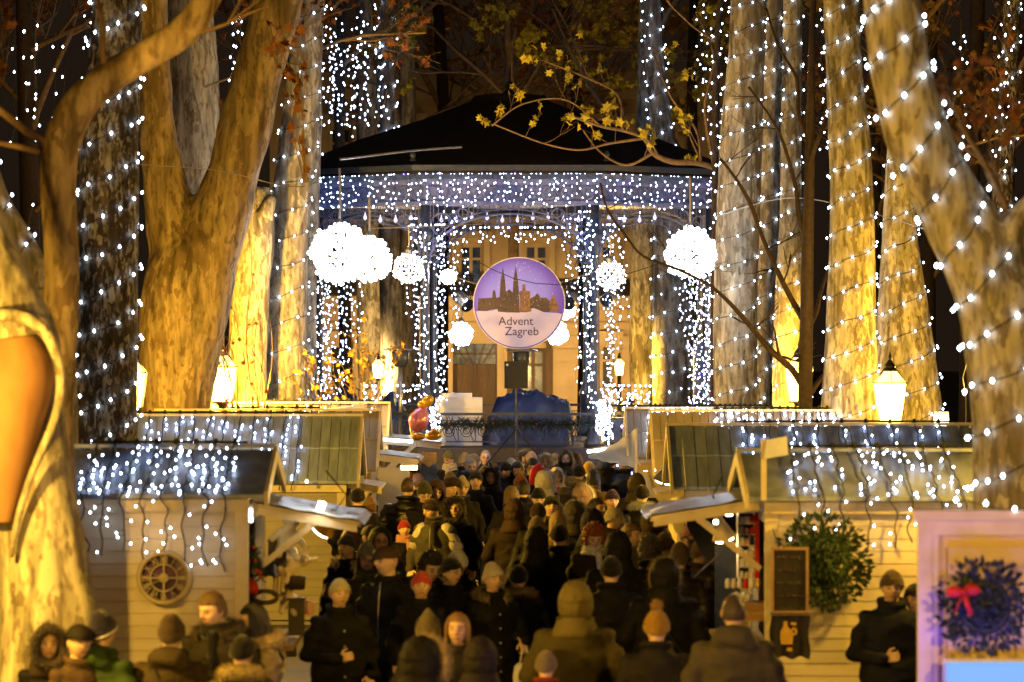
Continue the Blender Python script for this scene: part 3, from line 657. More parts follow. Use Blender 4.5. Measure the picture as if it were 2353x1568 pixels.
# ================================================================= building behind
def facade():
    D = 92.0; t_ = thing('town_building', 'ochre town building with rusticated ground floor seen through the bandstand', 'building', (0, D, 0))
    def X(px): return P(px, 0, D).x
    def Z(py): return P(0, py, D).z
    top = Z(178)
    ops = []   # openings: x0,x1,z0,z1
    win = [(1205, 1262, 572, 640, 0)]
    for k in range(-3, 4):
        cx = 1232 + k * 150
        ops.append((cx - 30, cx + 30, 560, 660, 'w')); ops.append((cx - 28, cx + 28, 290, 400, 'w'))
        if k == 0: ops.append((1195, 1255, 800, 910, 'p'))
        elif k == -1: ops.append((1040, 1142, 790, 975, 'd'))
        else: ops.append((cx - 30, cx + 30, 790, 900, 'w'))
    b = MB()
    # wall as columns of boxes between openings (rusticated courses on the ground floor)
    rows = sorted(set([o[2] for o in ops] + [o[3] for o in ops]))
    xa, xb = X(620), X(1790)
    zs = [0, Z(975), Z(910), Z(900), Z(800), Z(790), Z(700), Z(660), Z(560), Z(400), Z(290), top]
    for i in range(len(zs) - 1):
        z0, z1 = zs[i], zs[i + 1]; zm = (z0 + z1) / 2
        cuts = sorted([(X(o[0]), X(o[1])) for o in ops if Z(o[3]) < zm < Z(o[2])])
        x = xa
        for c0, c1 in cuts:
            b.box(x, c0, 0, .5, z0, z1); x = c1
        b.box(x, xb, 0, .5, z0, z1)
    b.obj('wall', 'facade', t_)
    ru = MB(); z = 0.3
    while z < Z(700) - .25:
        cuts = sorted([(X(o[0]) - .16, X(o[1]) + .16) for o in ops if Z(o[3]) - .15 < z + .12 and z < Z(o[2]) + .15]); x = xa
        for c0, c1 in cuts + [(xb, xb)]:
            if c1 > x: 
                if c0 > x: ru.box(x, c0, -.05, -.003, z, z + .26)
                x = c1
        z += .32
    ru.obj('rustication', 'facade', t_)
    tr = MB()
    tr.box(xa, xb, -.55, -.003, Z(700) - .05, Z(700) + .2); tr.box(xa, xb, -.5, -.003, top - .25, top + .1); tr.box(xa, xb, -.3, -.003, top - .5, top - .253); tr.box(xa, xb, -.15, -.003, Z(480), Z(470))
    tr.obj('cornice', 'facade_trim', t_)
    for x0, x1, y0, y1, k in ops:
        a, c, lo, hi = X(x0), X(x1), Z(y1), Z(y0)
        if k == 'd':
            dr = MB(); dr.box(a, c, .25, .32, 0, Z(838)); dr.box((a + c) / 2 - .02, (a + c) / 2 + .02, .2, .247, 0, Z(838))
            for sgn in (0, 1):
                ax = a + .1 + sgn * (c - a) / 2
                dr.box(ax, ax + (c - a) / 2 - .2, .22, .247, .9, Z(870)); dr.box(ax, ax + (c - a) / 2 - .2, .22, .247, .15, .75)
            d_ = dr.obj('door', 'door_brown', t_)
            fl = MB(); fl.box(a, c, .25, .3, Z(838) + .01, hi)
            f_ = fl.obj('fanlight', 'glass_lit', d_)
            gr = MB(); cx = (a + c) / 2; zz = Z(838)
            for q in range(-2, 3): gr.beam((cx + q * .09, .22, zz), (cx + q * .24, .22, hi), .03, .03)
            gr.beam((a, .22, (zz + hi) / 2), (c, .22, (zz + hi) / 2), .03, .03); gr.obj('glazing_bar', 'door_brown', d_)
            continue
        wf = MB(); fw = .09
        wf.box(a, a + fw, .2, .3, lo, hi); wf.box(c - fw, c, .2, .3, lo, hi); wf.box(a + fw, c - fw, .2, .3, lo, lo + fw); wf.box(a + fw, c - fw, .2, .3, hi - fw, hi); m_ = (a + c) / 2; wf.box(m_ - .04, m_ + .04, .19, .29, lo + fw, hi - fw)
        wf.box(a + fw, c - fw, .21, .28, lo + (hi - lo) * .62, lo + (hi - lo) * .62 + .06)
        wf.box(a - .14, a, -.08, .1, lo - .1, hi + .12); wf.box(c, c + .14, -.08, .1, lo - .1, hi + .12); wf.box(a - .2, c + .2, -.16, .1, hi + .121, hi + .3); wf.box(a - .2, c + .2, -.14, .1, lo - .24, lo - .101)
        o = wf.obj('window', 'facade_trim' if k == 'w' else 'door_brown', t_)
        gl = MB(); gl.box(a + .02, c - .02, .262, .27, lo + .02, hi - .02); gl.obj('pane', 'glass' if k == 'w' else 'glass_lit', o)
facade()


# ================================================================= street lanterns
def lantern(px, py, d, label, power=330, hue=(1.0, 0.56, 0.05), double=False, x=None, z=None, s=1.0):
    """px,py: middle of the glass body"""
    c = P(px, py, d); zc = c.z if z is None else z; xx = c.x if x is None else x
    t_ = thing('street_lamp', label, 'street lamp', (xx, d, 0), 'gas-lamp style street lanterns of the park')
    W = .205 * s; heads = [0.0] if not double else [-.28, .28]
    pole = MB(); ztop = zc - .24 * s if not double else zc - .2
    pole.lathe((0, 0, 0), [(.16, 0), (.16, .12), (.11, .2), (.10, .7), (.12, .74), (.06, .84), (.045, 1.6), (.055, 1.62), (.055, 1.68), (.04, 1.72), (.032, ztop)], 14)
    if double: pole.tube([(-.28, 0, ztop), (-.1, 0, ztop - .12), (0, 0, ztop - .16), (.1, 0, ztop - .12), (.28, 0, ztop)], .016, 6)
    else: pole.beam((-.2, 0, ztop - .2), (.2, 0, ztop - .2), .02, .02)
    pole.obj('pole', 'lamp_iron', t_, True)
    for hx in heads:
        gl = MB(); n = 6
        def hexr(r, zz): return [Vector((hx + r * math.cos(R(60 * j + 30)), r * math.sin(R(60 * j + 30)), zz)) for j in range(n)]
        gl.ring_loft([hexr(W * .66, zc - .21 * s), hexr(W * .97, zc + .2 * s)], 0)
        gl.ring_loft([hexr(W * .98, zc + .215 * s), hexr(W * .40, zc + .34 * s)], 0)
        g_ = gl.obj('glass', 'lantern_glass', t_)
        bu = MB(); bu.ell((hx, 0, zc + .02), (.03 * s, .03 * s, .07 * s), 10, 8); bu.obj('burner', 'burner', t_, True)
        l_ = bpy.data.lights.new('lantern_light', 'POINT'); l_.energy = power * 4.6; l_.color = hue; l_.shadow_soft_size = .09 * s
        q_ = bpy.data.objects.new('lantern_light', l_); COL.objects.link(q_); q_.parent = t_; q_.location = (hx, 0, zc)
        fr = MB()
        for j in range(n):
            a0 = hexr(W * .68, zc - .215 * s)[j]; a1 = hexr(W, zc + .2 * s)[j]; a2 = hexr(W * .42, zc + .345 * s)[j]
            fr.beam(a0, a1, .012, .012); fr.beam(a1, a2, .01, .01)
        fr.ring_loft([hexr(W * 1.06, zc + .198 * s), hexr(W * 1.06, zc + .214 * s)], 0); fr.ring_loft([hexr(W * .7, zc - .24 * s), hexr(W * .7, zc - .212 * s)], 0)
        fr.lathe((hx, 0, zc), [(W * .46, .338 * s), (W * .3, .38 * s), (W * .32, .40 * s), (.03, .45 * s), (.012, .47 * s), (.022, .5 * s), (.004, .56 * s)], 10)
        fr.lathe((hx, 0, zc), [(.03, -.3 * s), (W * .4, -.24 * s)], 8)
        fr.obj('frame', 'lamp_iron', t_)
    return t_
lantern(2045, 922, 43.5, 'large glowing street lantern above the right stall roofs', power=560)
lantern(1836, 883, 56.4, 'street lantern half hidden by the dark sapling trunk', s=1.15, power=520)
lantern(511, 882, 51.5, 'glaring street lantern beside the forked trunk', power=1300, s=1.1)
lantern(303, 895, 46.5, 'street lantern peeking out right of the mottled wound trunk', power=180)
lantern(1423, 848, 66, 'small distant street lamp glowing right of the right front column', s=.5, power=220)
lantern(833, 853, 69.5, 'distant double-headed street lamp inside the left bandstand view', double=True, s=.6, power=110, hue=(1.0, 0.64, 0.24))
lantern(2372, 905, 28, 'street lantern cut by the right edge beside the leaning trunk', s=1.0, power=190)
lantern(-480, 860, 23.4, 'street lantern just outside the left edge lighting the scarred trunk', power=620, hue=(1.0, 0.56, 0.07))
lantern(0, 0, 15.5, 'street lantern standing on the near left of the path', x=-4.2, z=3.3, s=1.5, power=1150, hue=(1.0, 0.56, 0.08))
lantern(0, 0, 16.5, 'street lantern standing on the near right of the path', x=4.9, z=3.3, s=1.1, power=620, hue=(1.0, 0.56, 0.08))
lantern(238, 870, 38.4, 'street lantern hidden behind the mottled wound trunk', s=1.1, power=850)
lantern(0, 0, 46.5, 'street lantern behind the right stalls hidden by the leaning trunk', x=6.1, z=2.9, s=1.2)
lantern(905, 872, 89, 'added unseen facade lamp behind the distant lit trunk left of the bandstand', power=190, hue=(1.0, 0.64, 0.24))  # this and the next two: added out of sight to light the facade
lantern(1188, 862, 89, 'added unseen facade lamp behind the stage loudspeaker', power=190, hue=(1.0, 0.64, 0.24), s=.8)
lantern(1478, 872, 89, 'added unseen facade lamp behind the peeling cream trunk', power=190, hue=(1.0, 0.64, 0.24))


# ================================================================= bandstand
def bandstand():
    C = Vector((P(1172, 0, 60).x, 60.05, 0)); A = 3.05; Sd = 2.53
    t_ = thing('bandstand', 'octagonal iron bandstand with low dark roof draped in lights', 'bandstand', C)
    def octr(ap, z, off=22.5):
        r = ap / math.cos(R(22.5)); return [Vector((r * math.cos(R(off + 45 * j)), r * math.sin(R(off + 45 * j)), z)) for j in range(8)]
    FZ = 1.60
    b = MB(); b.ring_loft([octr(3.35, 0), octr(3.35, 1.28)]); b.ring_loft([octr(3.5, 1.28), octr(3.5, 1.40)]); b.obj('base', 'plinth_dark', t_)
    b = MB(); b.ring_loft([octr(3.3, 1.401), octr(3.3, FZ)]); b.obj('floor_slab', 'plinth_dark', t_)
    b = MB(); b.ring_loft([octr(3.42, 5.66), octr(3.42, 5.80), octr(3.3, 5.86), octr(2.3, 6.28), octr(1.3, 6.62), octr(.62, 6.9), octr(.55, 6.99), octr(.12, 7.04)])
    b.obj('roof', 'roof_dark', t_)
    b = MB(); b.ring_loft([octr(3.46, 5.70), octr(3.50, 5.78)]); b.ring_loft([octr(3.28, 5.58), octr(3.34, 5.655)])
    for p in octr(3.45, 5.84): b.lathe(p, [(.05, 0), (.03, .05), (.05, .09), (.01, .16)], 8)
    b.obj('gutter', 'iron', t_)
    b = MB(); zt = 5.58
    b.ring_loft([octr(3.12, 5.2), octr(3.12, 5.26)]); b.ring_loft([octr(3.2, 5.50), octr(3.2, 5.58)]); b.ring_loft([octr(3.05, 5.261), octr(3.05, 5.499)])
    for s in range(8):
        p, q = octr(3.125, 5.38)[s], octr(3.125, 5.38)[(s + 1) % 8]; n_ = ((p + q) / 2).normalized(); n_.z = 0
        for k in range(9):
            c = p.lerp(q, (k + .5) / 9); tg = (q - p).normalized()
            b.tube([c + tg * math.cos(R(a)) * .095 + Vector((0, 0, math.sin(R(a)) * .095)) for a in range(0, 361, 30)], .012, 4, cap=False)
    b.obj('frieze', 'lattice', t_)
    tube_ = MB(); r5 = octr(3.37, 5.685)
    for s in range(8): tube_.tube([r5[s], r5[(s + 1) % 8]], .010, 5)
    tube_.obj('violet_light_tube', 'violet_tube', t_)
    for p in octr(3.05, 0):
        cb = MB(); c = Vector((p.x, p.y, 0))
        cb.lathe(c, [(.16, FZ), (.16, FZ + .1), (.12, FZ + .14), (.11, FZ + .62), (.14, FZ + .68), (.10, FZ + .78), (.065, FZ + .86), (.062, 4.55), (.09, 4.6), (.07, 4.66), (.12, 4.74), (.12, 4.8), (.065, 4.84), (.065, 5.2)], 16)
        cb.obj('column', 'iron', t_, True)
    for s in range(8):
        p, q = octr(3.05, 0)[s], octr(3.05, 0)[(s + 1) % 8]; tg = (q - p).normalized(); L_ = (q - p).length; ar = MB()
        arc = [p + tg * (L_ / 2 + math.cos(R(a)) * (L_ / 2 - .07)) + Vector((0, 0, 4.35 + math.sin(R(a)) * .72)) for a in range(0, 181, 9)]
        ar.tube(arc, .018, 5); ar.tube([x + Vector((0, 0, .07)) for x in arc], .01, 4)
        for k in range(1, 20, 1):
            x = arc[k]; ar.beam(x, Vector((x.x, x.y, 5.2)), .008, .008)
            rr = min(.07, (5.2 - x.z) * .4)
            if rr > .02: ar.tube([x + tg * math.cos(R(a)) * rr + Vector((0, 0, rr + .08 + math.sin(R(a)) * rr)) for a in range(0, 361, 45)], .008, 3, cap=False)
        for sg in (0, 1):
            o_ = p if sg == 0 else q; dd = tg if sg == 0 else -tg
            for rr, dx, dz in ((.16, .25, 4.92), (.1, .18, 4.62), (.1, .55, 5.05), (.06, .14, 4.4)):
                ar.tube([o_ + dd * (dx + math.cos(R(a)) * rr) + Vector((0, 0, dz + math.sin(R(a)) * rr)) for a in range(0, 361, 24)], .011, 4, cap=False)
        for k in range(5):   # drop pendants under the middle of the arch
            x = arc[8 + k]; ar.lathe(x, [(.004, -.14), (.022, -.1), (.006, -.04), (.006, 0)], 5)
        ar.obj('arch', 'lattice', t_)
    for s in range(8):
        p, q = octr(3.12, 0)[s], octr(3.12, 0)[(s + 1) % 8]; tg = (q - p).normalized(); L_ = (q - p).length; r_ = MB(); up = Vector((0, 0, 1))
        for z, w_ in ((FZ + .50, .05), (FZ + .40, .018), (FZ + .09, .025)): r_.beam(p + up * z, q + up * z, w_, w_ * .8)
        n = 10
        for k in range(n):
            c = p + tg * L_ * (k + .5) / n
            r_.beam(c + up * (FZ + .09) - tg * .12, c + up * (FZ + .40) - tg * .12, .012, .012)
            for rr, dz in ((.085, .25), (.045, .25)): r_.tube([c + tg * math.cos(R(a)) * rr + up * (FZ + dz + math.sin(R(a)) * rr) for a in range(0, 361, 36)], .008, 3, cap=False)
            r_.tube([c + tg * (.11 - .05 * math.sin(R(a))) + up * (FZ + .1 + a / 180 * .29) for a in range(0, 181, 30)], .007, 3, cap=False)
        r_.obj('railing', 'iron', t_)
    fin = MB(); fin.lathe((0, 0, 7.04), [(.12, 0), (.05, .06), (.07, .12), (.015, .2), (.01, .42)], 10); fin.obj('finial', 'roof_dark', t_)
    for p, q in ((0, 4), (2, 6), (1, 5), (3, 7)):
        bm = MB(); r5 = octr(3.0, 5.15); bm.beam(r5[p], r5[q], .06, .1); bm.obj('ceiling_beam', 'iron', t_)
    cl = MB(); cl.ring_loft([octr(3.2, 5.6), octr(3.2, 5.64)]); cl.obj('ceiling', 'plinth_dark', t_)
    return C, octr
BC, octr = bandstand()


def curtain(label, segs, m, r, seed, dens, cat='light curtain', violet=None, group='curtains of lights on the bandstand'):
    """segs: (p, q, z top, z low at p, z low at q, strands)"""
    rng = random.Random(seed); o0 = segs[0][0]
    t_ = thing('light_curtain', label, cat, o0, group); al = []; vi = []; cb = MB()
    for p, q, zt, zl0, zl1, n in segs:
        nv = (q - p).cross(Vector((0, 0, 1))); nv.z = 0; nv.normalize()
        for k in range(n):
            u = (k + rng.uniform(.1, .9)) / n; c = p.lerp(q, u); zl = (zl0 * (1 - u) + zl1 * u) + rng.uniform(-.12, .12) * (zt - zl0)
            z = zt; line = []; off = Vector((rng.uniform(-.03, .03), rng.uniform(-.06, .06), 0))
            while z > zl:
                x = c + off + Vector((rng.uniform(-.045, .045), rng.uniform(-.03, .03), 0)); x.z = z
                line.append(x - o0)
                (vi if violet and rng.random() < violet else al).append(x - o0 + Vector((rng.uniform(-.02, .02), -.02, 0)))
                z -= dens * rng.uniform(.5, 1.5)
            if len(line) > 1: cb.tube(line, .003, 3)
    cb.obj('cable', 'cable', t_); bulbs(t_, al, m, r, False)
    if vi: bulbs(t_, vi, 'bulb_blue', r, False)
    return t_


def bx(px, d): return Vector((P(px, 0, d).x, d, 0))
ring = [BC + p for p in octr(3.32, 0)]          # vertices; front edge is 5-6
front = sorted(range(8), key=lambda i: ring[i].y)[:2]; front.sort(key=lambda i: ring[i].x); fl, fr_ = front
prv = lambda i: (i - 1) % 8
nxt = lambda i: (i + 1) % 8
left_v = ring[prv(fl)] if ring[prv(fl)].x < ring[fl].x else ring[nxt(fl)]
right_v = ring[nxt(fr_)] if ring[nxt(fr_)].x > ring[fr_].x else ring[prv(fr_)]
curtain('net of tiny white lights covering the bandstand frieze under the roof', [(left_v, ring[fl], 5.66, 5.12, 5.15, 26), (ring[fl], ring[fr_], 5.66, 5.18, 5.18, 42), (ring[fr_], right_v, 5.66, 5.15, 5.12, 26)], 'bulb_far', .0088, 31, .11, violet=.06, group='curtains of lights on the bandstand')
lv2 = Vector((left_v.x * 1.0, left_v.y + 2.2, 0)); rv2 = Vector((right_v.x, right_v.y + 2.2, 0))
curtain('dense strands of lights down the far left bandstand column', [(bx(728, 58.6), bx(760, 58.5), 4.6, 1.9, 1.9, 7), (bx(745, 58.3), bx(800, 58.1), 4.4, 2.1, 2.4, 8), (bx(790, 58), bx(835, 57.9), 4.3, 2.9, 3.4, 5)], 'bulb_far', .0095, 32, .12)
curtain('looped strands of lights gathered at the left front bandstand column', [(bx(935, 57), bx(968, 56.8), 5.0, 3.6, 2.9, 5), (bx(955, 56.7), bx(980, 56.7), 4.9, 2.4, 1.9, 6), (bx(1000, 56.7), bx(1022, 56.7), 4.9, 1.7, 2.4, 6), (bx(1015, 56.8), bx(1050, 57), 5.1, 2.3, 2.9, 5), (bx(1045, 57), bx(1082, 57.2), 5.0, 3.4, 4.1, 4)], 'bulb_far', .0095, 33, .14)
curtain('looped strands of lights gathered at the right front bandstand column', [(bx(1292, 57.2), bx(1325, 57), 5.0, 4.1, 3.4, 4), (bx(1320, 57), bx(1355, 56.8), 5.1, 2.9, 2.3, 5), (bx(1345, 56.8), bx(1366, 56.7), 4.9, 2.6, 2.0, 5), (bx(1391, 56.7), bx(1412, 56.7), 4.9, 1.6, 2.2, 6), (bx(1405, 56.8), bx(1440, 57), 5.0, 2.9, 3.6, 5)], 'bulb_far', .0095, 34, .14)
curtain('dense strands of lights down the far right bandstand column', [(bx(1560, 58), bx(1600, 58.2), 4.4, 3.3, 2.4, 5), (bx(1590, 58.2), bx(1622, 58.4), 4.5, 2.3, 2.0, 8), (bx(1615, 58.4), bx(1640, 58.6), 4.6, 1.9, 1.9, 8)], 'bulb_far', .0095, 35, .12, violet=.08)
curtain('cluster of lights at the foot of the right front bandstand column', [(bx(1372, 56.4), bx(1402, 56.4), 2.3, 1.75, 1.75, 7)], 'bulb_far', .018, 36, .05)
curtain('lights tumbling below the left front bandstand column', [(bx(985, 56.4), bx(1008, 56.4), 2.2, 1.7, 1.7, 4)], 'bulb_far', .016, 37, .06)
curtain('net of pale lights over the railing at the back left of the bandstand', [(bx(830, 62.6), bx(1000, 63.2), 2.42, 2.1, 2.1, 20)], 'bulb_far', .014, 38, .12)
curtain('net of pale lights over the railing at the back right of the bandstand', [(bx(1370, 63.2), bx(1500, 62.6), 2.42, 2.1, 2.1, 18)], 'bulb_far', .014, 39, .10)
curtain('row of lights along the low cornice at the back of the bandstand', [(bx(1085, 62.5), bx(1300, 62.5), 5.0, 4.75, 4.75, 22)], 'bulb_far', .011, 40, .12)


# festoon of small pear bulbs between the columns under the frieze
def festoon():
    p, q = ring[fl] + Vector((-.9, .6, 0)), ring[fr_] + Vector((.9, .6, 0)); t_ = thing('festoon_lights', 'row of pear shaped bulbs hanging under the bandstand frieze', 'festoon', (p.x, p.y, 5.1)); cb = MB(); line = []
    for k in range(41):
        u = k / 40; x = p.lerp(q, u) + Vector((0, 0, 5.13 - .07 * abs(math.sin(u * math.pi * 5)))) - t_.location; line.append(x)
    cb.tube(line, .006, 4); cb.obj('cable', 'cable', t_)
    bb = MB(); bb.lathe((0, 0, 0), [(.006, 0), (.008, -.03), (.028, -.075), (.026, -.095), (.006, -.115)], 8); me = bb.mesh('bulb', emat('pear_bulb_glow', (.55, .55, 1.0), 1.6))
    for k in range(1, 40, 2): o = link('bulb', me, t_); o.location = line[k]
festoon()


# ================================================================= glowing balls
def ball(px, py, rpx, d, label, n=230, hang=90, m='ball', rb=.03):
    c = P(px, py, d); r = rpx * mpp(d); t_ = thing('light_ball', label, 'light ball', c, 'hanging balls of white lights'); rng = random.Random(int(px))
    pts = []
    for i in range(n):
        z = 1 - 2 * (i + .5) / n; a = i * 2.39996; s = math.sqrt(1 - z * z); pts.append(Vector((s * math.cos(a), s * math.sin(a), z)) * r * rng.uniform(.80, 1.07))
    b = MB()
    for p in pts: b.ell(p, (rb, rb, rb), 6, 4)
    o = b.obj('bulbs', m, t_, True); o['kind'] = 'stuff'
    fr = MB()
    for k in range(9):
        z = r * .94 * math.sin(R(-72 + 18 * k)); q = r * .94 * math.cos(R(-72 + 18 * k)); fr.tube([(q * math.cos(R(a)), q * math.sin(R(a)), z) for a in range(0, 361, 20)], .008, 4, cap=False)
    for k in range(6):
        a0 = R(30 * k); fr.tube([(r * .94 * math.cos(R(a)) * math.cos(a0), r * .94 * math.cos(R(a)) * math.sin(a0), r * .94 * math.sin(R(a))) for a in range(0, 361, 15)], .008, 4, cap=False)
    fr.obj('frame', 'ball_frame', t_)
    h = MB(); h.tube([(0, 0, r * .95), (.01, 0, r + hang * mpp(d) * .5), (0, 0, r + hang * mpp(d))], .016, 5); h.lathe((0, 0, r * .95), [(.05, 0), (.05, .05), (.015, .1)], 8); h.obj('hanging_cable', 'wire', t_)
ball(780, 583, 66, 50, 'largest glowing white ball hanging at the left of the bandstand', 190, 130, rb=.030)
ball(848, 596, 50, 53, 'white ball overlapping the largest one at its right', 150, 95, rb=.028)
ball(939, 617, 36, 55, 'small white ball hanging left of the left front column', 120, 60, 'ball', .013)
ball(1402, 634, 33, 56, 'small white ball beside the right front column', 110, 60, 'ball', .013)
ball(1585, 583, 58, 51.5, 'large white ball hanging at the right end of the bandstand', 170, 120, rb=.030)
ball(1060, 768, 25, 62, 'low white ball left of the round sign', 90, 40, 'ball', .03)
ball(1280, 766, 24, 62, 'low white ball peeping from behind the lower right of the sign', 90, 40, 'ball', .03)
ball(1302, 714, 18, 64, 'smallest white ball by the spotlight right of the sign', 60, 40, 'ball', .03)


def span_wire(label, pts, d0, r=.008, m='wire'):
    p = [P(x, y, d) for x, y, d in pts]; t_ = MB(); sp = spline([(q, r) for q in p], .3); t_.tube([q[0] - p[0] for q in sp], r, 5)
    o = t_.obj('span_cable', m); o.location = p[0]; tag(o, label, 'cable')
span_wire('lit steel cable carrying the largest ball across the roof', [(782, 366, 50), (850, 358, 50.5), (950, 346, 51), (1060, 338, 52)], 50, .016)
span_wire('thin cable strung from the pale trunk past the forked trunk', [(320, 378, 45), (500, 392, 46), (640, 425, 47), (700, 430, 47)], 46, .006)
span_wire('cable carrying the small ball left of the column', [(850, 525, 55.2), (938, 522, 55), (1110, 515, 55)], 55, .008)
span_wire('sagging dark cable crossing the top of the round sign', [(1095, 600, 54.5), (1180, 640, 54.5), (1290, 655, 54.5), (1440, 630, 54.5), (1700, 540, 53)], 54.5, .006, 'cable')
span_wire('cable strung between the right trunks', [(1640, 500, 52), (1820, 455, 49), (2040, 500, 46), (2210, 560, 40)], 50, .006)


# ================================================================= round sign
def sign():
    d = 55.4; c = P(1193, 697, d); r = 105 * mpp(d); t_ = thing('round_sign', 'round violet sign with a snowy town silhouette reading Advent Zagreb', 'sign', c); k = r / 105.0
    b = MB(); n = 72; rings = []
    for rr, y in ((r, .10), (r * 1.004, .05), (r, 0), (r * .97, -.025)): rings.append([Vector((rr * math.cos(2 * math.pi * j / n), y, rr * math.sin(2 * math.pi * j / n))) for j in range(n)])
    b.ring_loft(rings); b.obj('disc', 'sign_blue', t_)
    y0 = -.0285
    def X(x): return (x - 733) / 6.03 * .9608 * k      # crop coordinates of the sign -> local
    def Z(y): return (812 - y) / 6.03 * .9608 * k
    # snow: lower segment
    top = [(85, 945), (150, 925), (260, 930), (350, 920), (415, 900), (480, 935), (560, 950), (640, 945), (720, 950), (800, 940), (860, 930), (905, 890), (960, 885), (1020, 915), (1100, 945), (1180, 950), (1290, 955), (1375, 965)]
    poly = [(X(x), Z(y)) for x, y in top]; rr = r * .965
    poly = [p for p in poly if math.hypot(*p) < rr]
    a0 = math.atan2(poly[-1][1], poly[-1][0]); a1 = math.atan2(poly[0][1], poly[0][0])
    if a1 > 0: a1 -= 2 * math.pi
    
    poly += [(rr * math.cos(a0 + (a1 - a0) * i / 40), rr * math.sin(a0 + (a1 - a0) * i / 40)) for i in range(41)]
    s = MB(); s.prism(poly, y0, y0 + .003); s.obj('printed_snow', 'sign_snow', t_)
    def silh(pts, y, m): q = MB(); q.prism([(X(a), Z(e)) for a, e in pts], y, y + .002); q.obj('printed_silhouette', m, t_)
    y1 = y0 - .003
    silh([(135, 920), (145, 745), (345, 735), (350, 650), (368, 615), (390, 650), (400, 735), (450, 725), (465, 500), (498, 290), (530, 500), (540, 650), (590, 612), (640, 660), (650, 480), (682, 280), (715, 480), (730, 690), (740, 950), (560, 945), (430, 935), (415, 895), (250, 925)], y1, 'sign_city')
    silh([(740, 945), (745, 740), (728, 650), (775, 630), (780, 540), (820, 540), (822, 630), (893, 640), (888, 740), (912, 930), (830, 945)], y1 - .003, 'sign_city2')
    silh([(890, 745), (960, 710), (990, 668), (1030, 715), (1040, 735), (1120, 735), (1170, 780), (1170, 940), (1080, 940), (1000, 905), (930, 880), (900, 900)], y1 - .0045, 'sign_city')
    silh([(1168, 790), (1200, 740), (1215, 690), (1250, 720), (1258, 785), (1300, 805), (1296, 945), (1170, 940)], y1 - .006, 'sign_city2')
    st = MB(); rng = random.Random(4)
    for i in range(70):
        a, e = rng.gauss(700, 260), rng.uniform(200, 850)
        if math.hypot(X(a), Z(e)) < r * .9: st.box(X(a) - .003, X(a) + .003, y1 - .012, y1 - .009, Z(e) - .003, Z(e) + .003)
    st.obj('printed_snowflakes', 'sign_star', t_)
    for txt, cx, cy in (('Advent', 685, 1075), ('Zagreb', 770, 1222)):
        me = text_mesh(txt, .172, 'sign_text', .001); o = link('lettering', me, t_); o.location = (X(cx), y0 - .004, Z(cy))
    wv = MB(); wv.tube([(0, .03, r), (.005, .03, r + .35), (-.01, .03, r + .7), (0, .03, 5.13 - c.z)], .005, 4)
    wv.tube([(-r * .9, .05, r * .4), (-r - .35, .05, r * .62)], .005, 4); wv.tube([(r * .9, .05, r * .45), (r + .55, .05, r * .75)], .005, 4); wv.obj('guy_wire', 'wire', t_)
    rm = MB(); rm.tube([(r * 1.0 * math.cos(R(a)), -.01, r * math.sin(R(a))) for a in range(0, 361, 6)], .008, 6, cap=False); rm.obj('rim', 'white', t_)
sign()
for k_, e_ in (('sign_snow', .36), ('sign_city', .5), ('sign_city2', .6), ('sign_star', .7), ('sign_text', .3)):    # added emission stands in for white light falling on the sign
    b_ = M[k_].node_tree.nodes['Principled BSDF']; lk_ = b_.inputs['Base Color'].links[0]
    M[k_].node_tree.links.new(lk_.from_socket, b_.inputs['Emission Color']); b_.inputs['Emission Strength'].default_value = e_
b_ = M['sign_blue'].node_tree.nodes['Principled BSDF']; M['sign_blue'].node_tree.links.new(b_.inputs['Base Color'].links[0].from_socket, b_.inputs['Emission Color']); b_.inputs['Emission Strength'].default_value = .8


def lamp_area(name, loc, rot, sx, sy, col, power, spot=False):
    l = bpy.data.lights.new(name, 'AREA'); l.shape = 'RECTANGLE'; l.size = sx; l.size_y = sy; l.color = col; l.energy = power
    o = bpy.data.objects.new(name, l); COL.objects.link(o); o.location = loc; o.rotation_euler = rot; return o


# floodlight and spotlights on the stand
def spot(px, py, d, label, aim, lit=False, s=1.0):
    c = P(px, py, d); t_ = thing('spotlight', label, 'spotlight', c, 'stage lights hung in the bandstand'); rot = Vector(aim).to_track_quat('Z', 'Y').to_matrix()
    b = MB(); b.lathe((0, 0, -.12 * s), [(.04 * s, 0), (.075 * s, .03 * s), (.08 * s, .2 * s), (.09 * s, .24 * s)], 14); b.v = [tuple(rot @ Vector(v)) for v in b.v]; b.obj('housing', 'steel' if not lit else 'iron', t_, True)
    g_ = MB(); g_.lathe((0, 0, .121 * s), [(.082 * s, 0), (.07 * s, .02 * s)], 14); g_.v = [tuple(rot @ Vector(v)) for v in g_.v]; g_.obj('lens', 'flood' if lit else 'glass', t_)
    y = MB(); y.tube([(-.1 * s, 0, 0), (-.1 * s, 0, .12), (0, 0, .2), (.1 * s, 0, .12), (.1 * s, 0, 0)], .008, 4); y.beam((0, 0, .2), (0, 0, .34), .02, .02); y.obj('yoke', 'iron', t_)
spot(1030, 634, 57.5, 'round floodlight shining at the camera left of the sign', (0, -1, -.12), True, 1.4)
spot(1062, 690, 57.5, 'grey spotlight angled down left of the sign', (.5, -.6, -.5), s=1.3)
spot(1312, 690, 57.5, 'grey spotlight by the small ball right of the sign', (-.3, -1, -.3), s=1.3)
spot(1400, 685, 57.3, 'dark spotlight on the right front column', (-.3, -1, -.3), s=1.2)


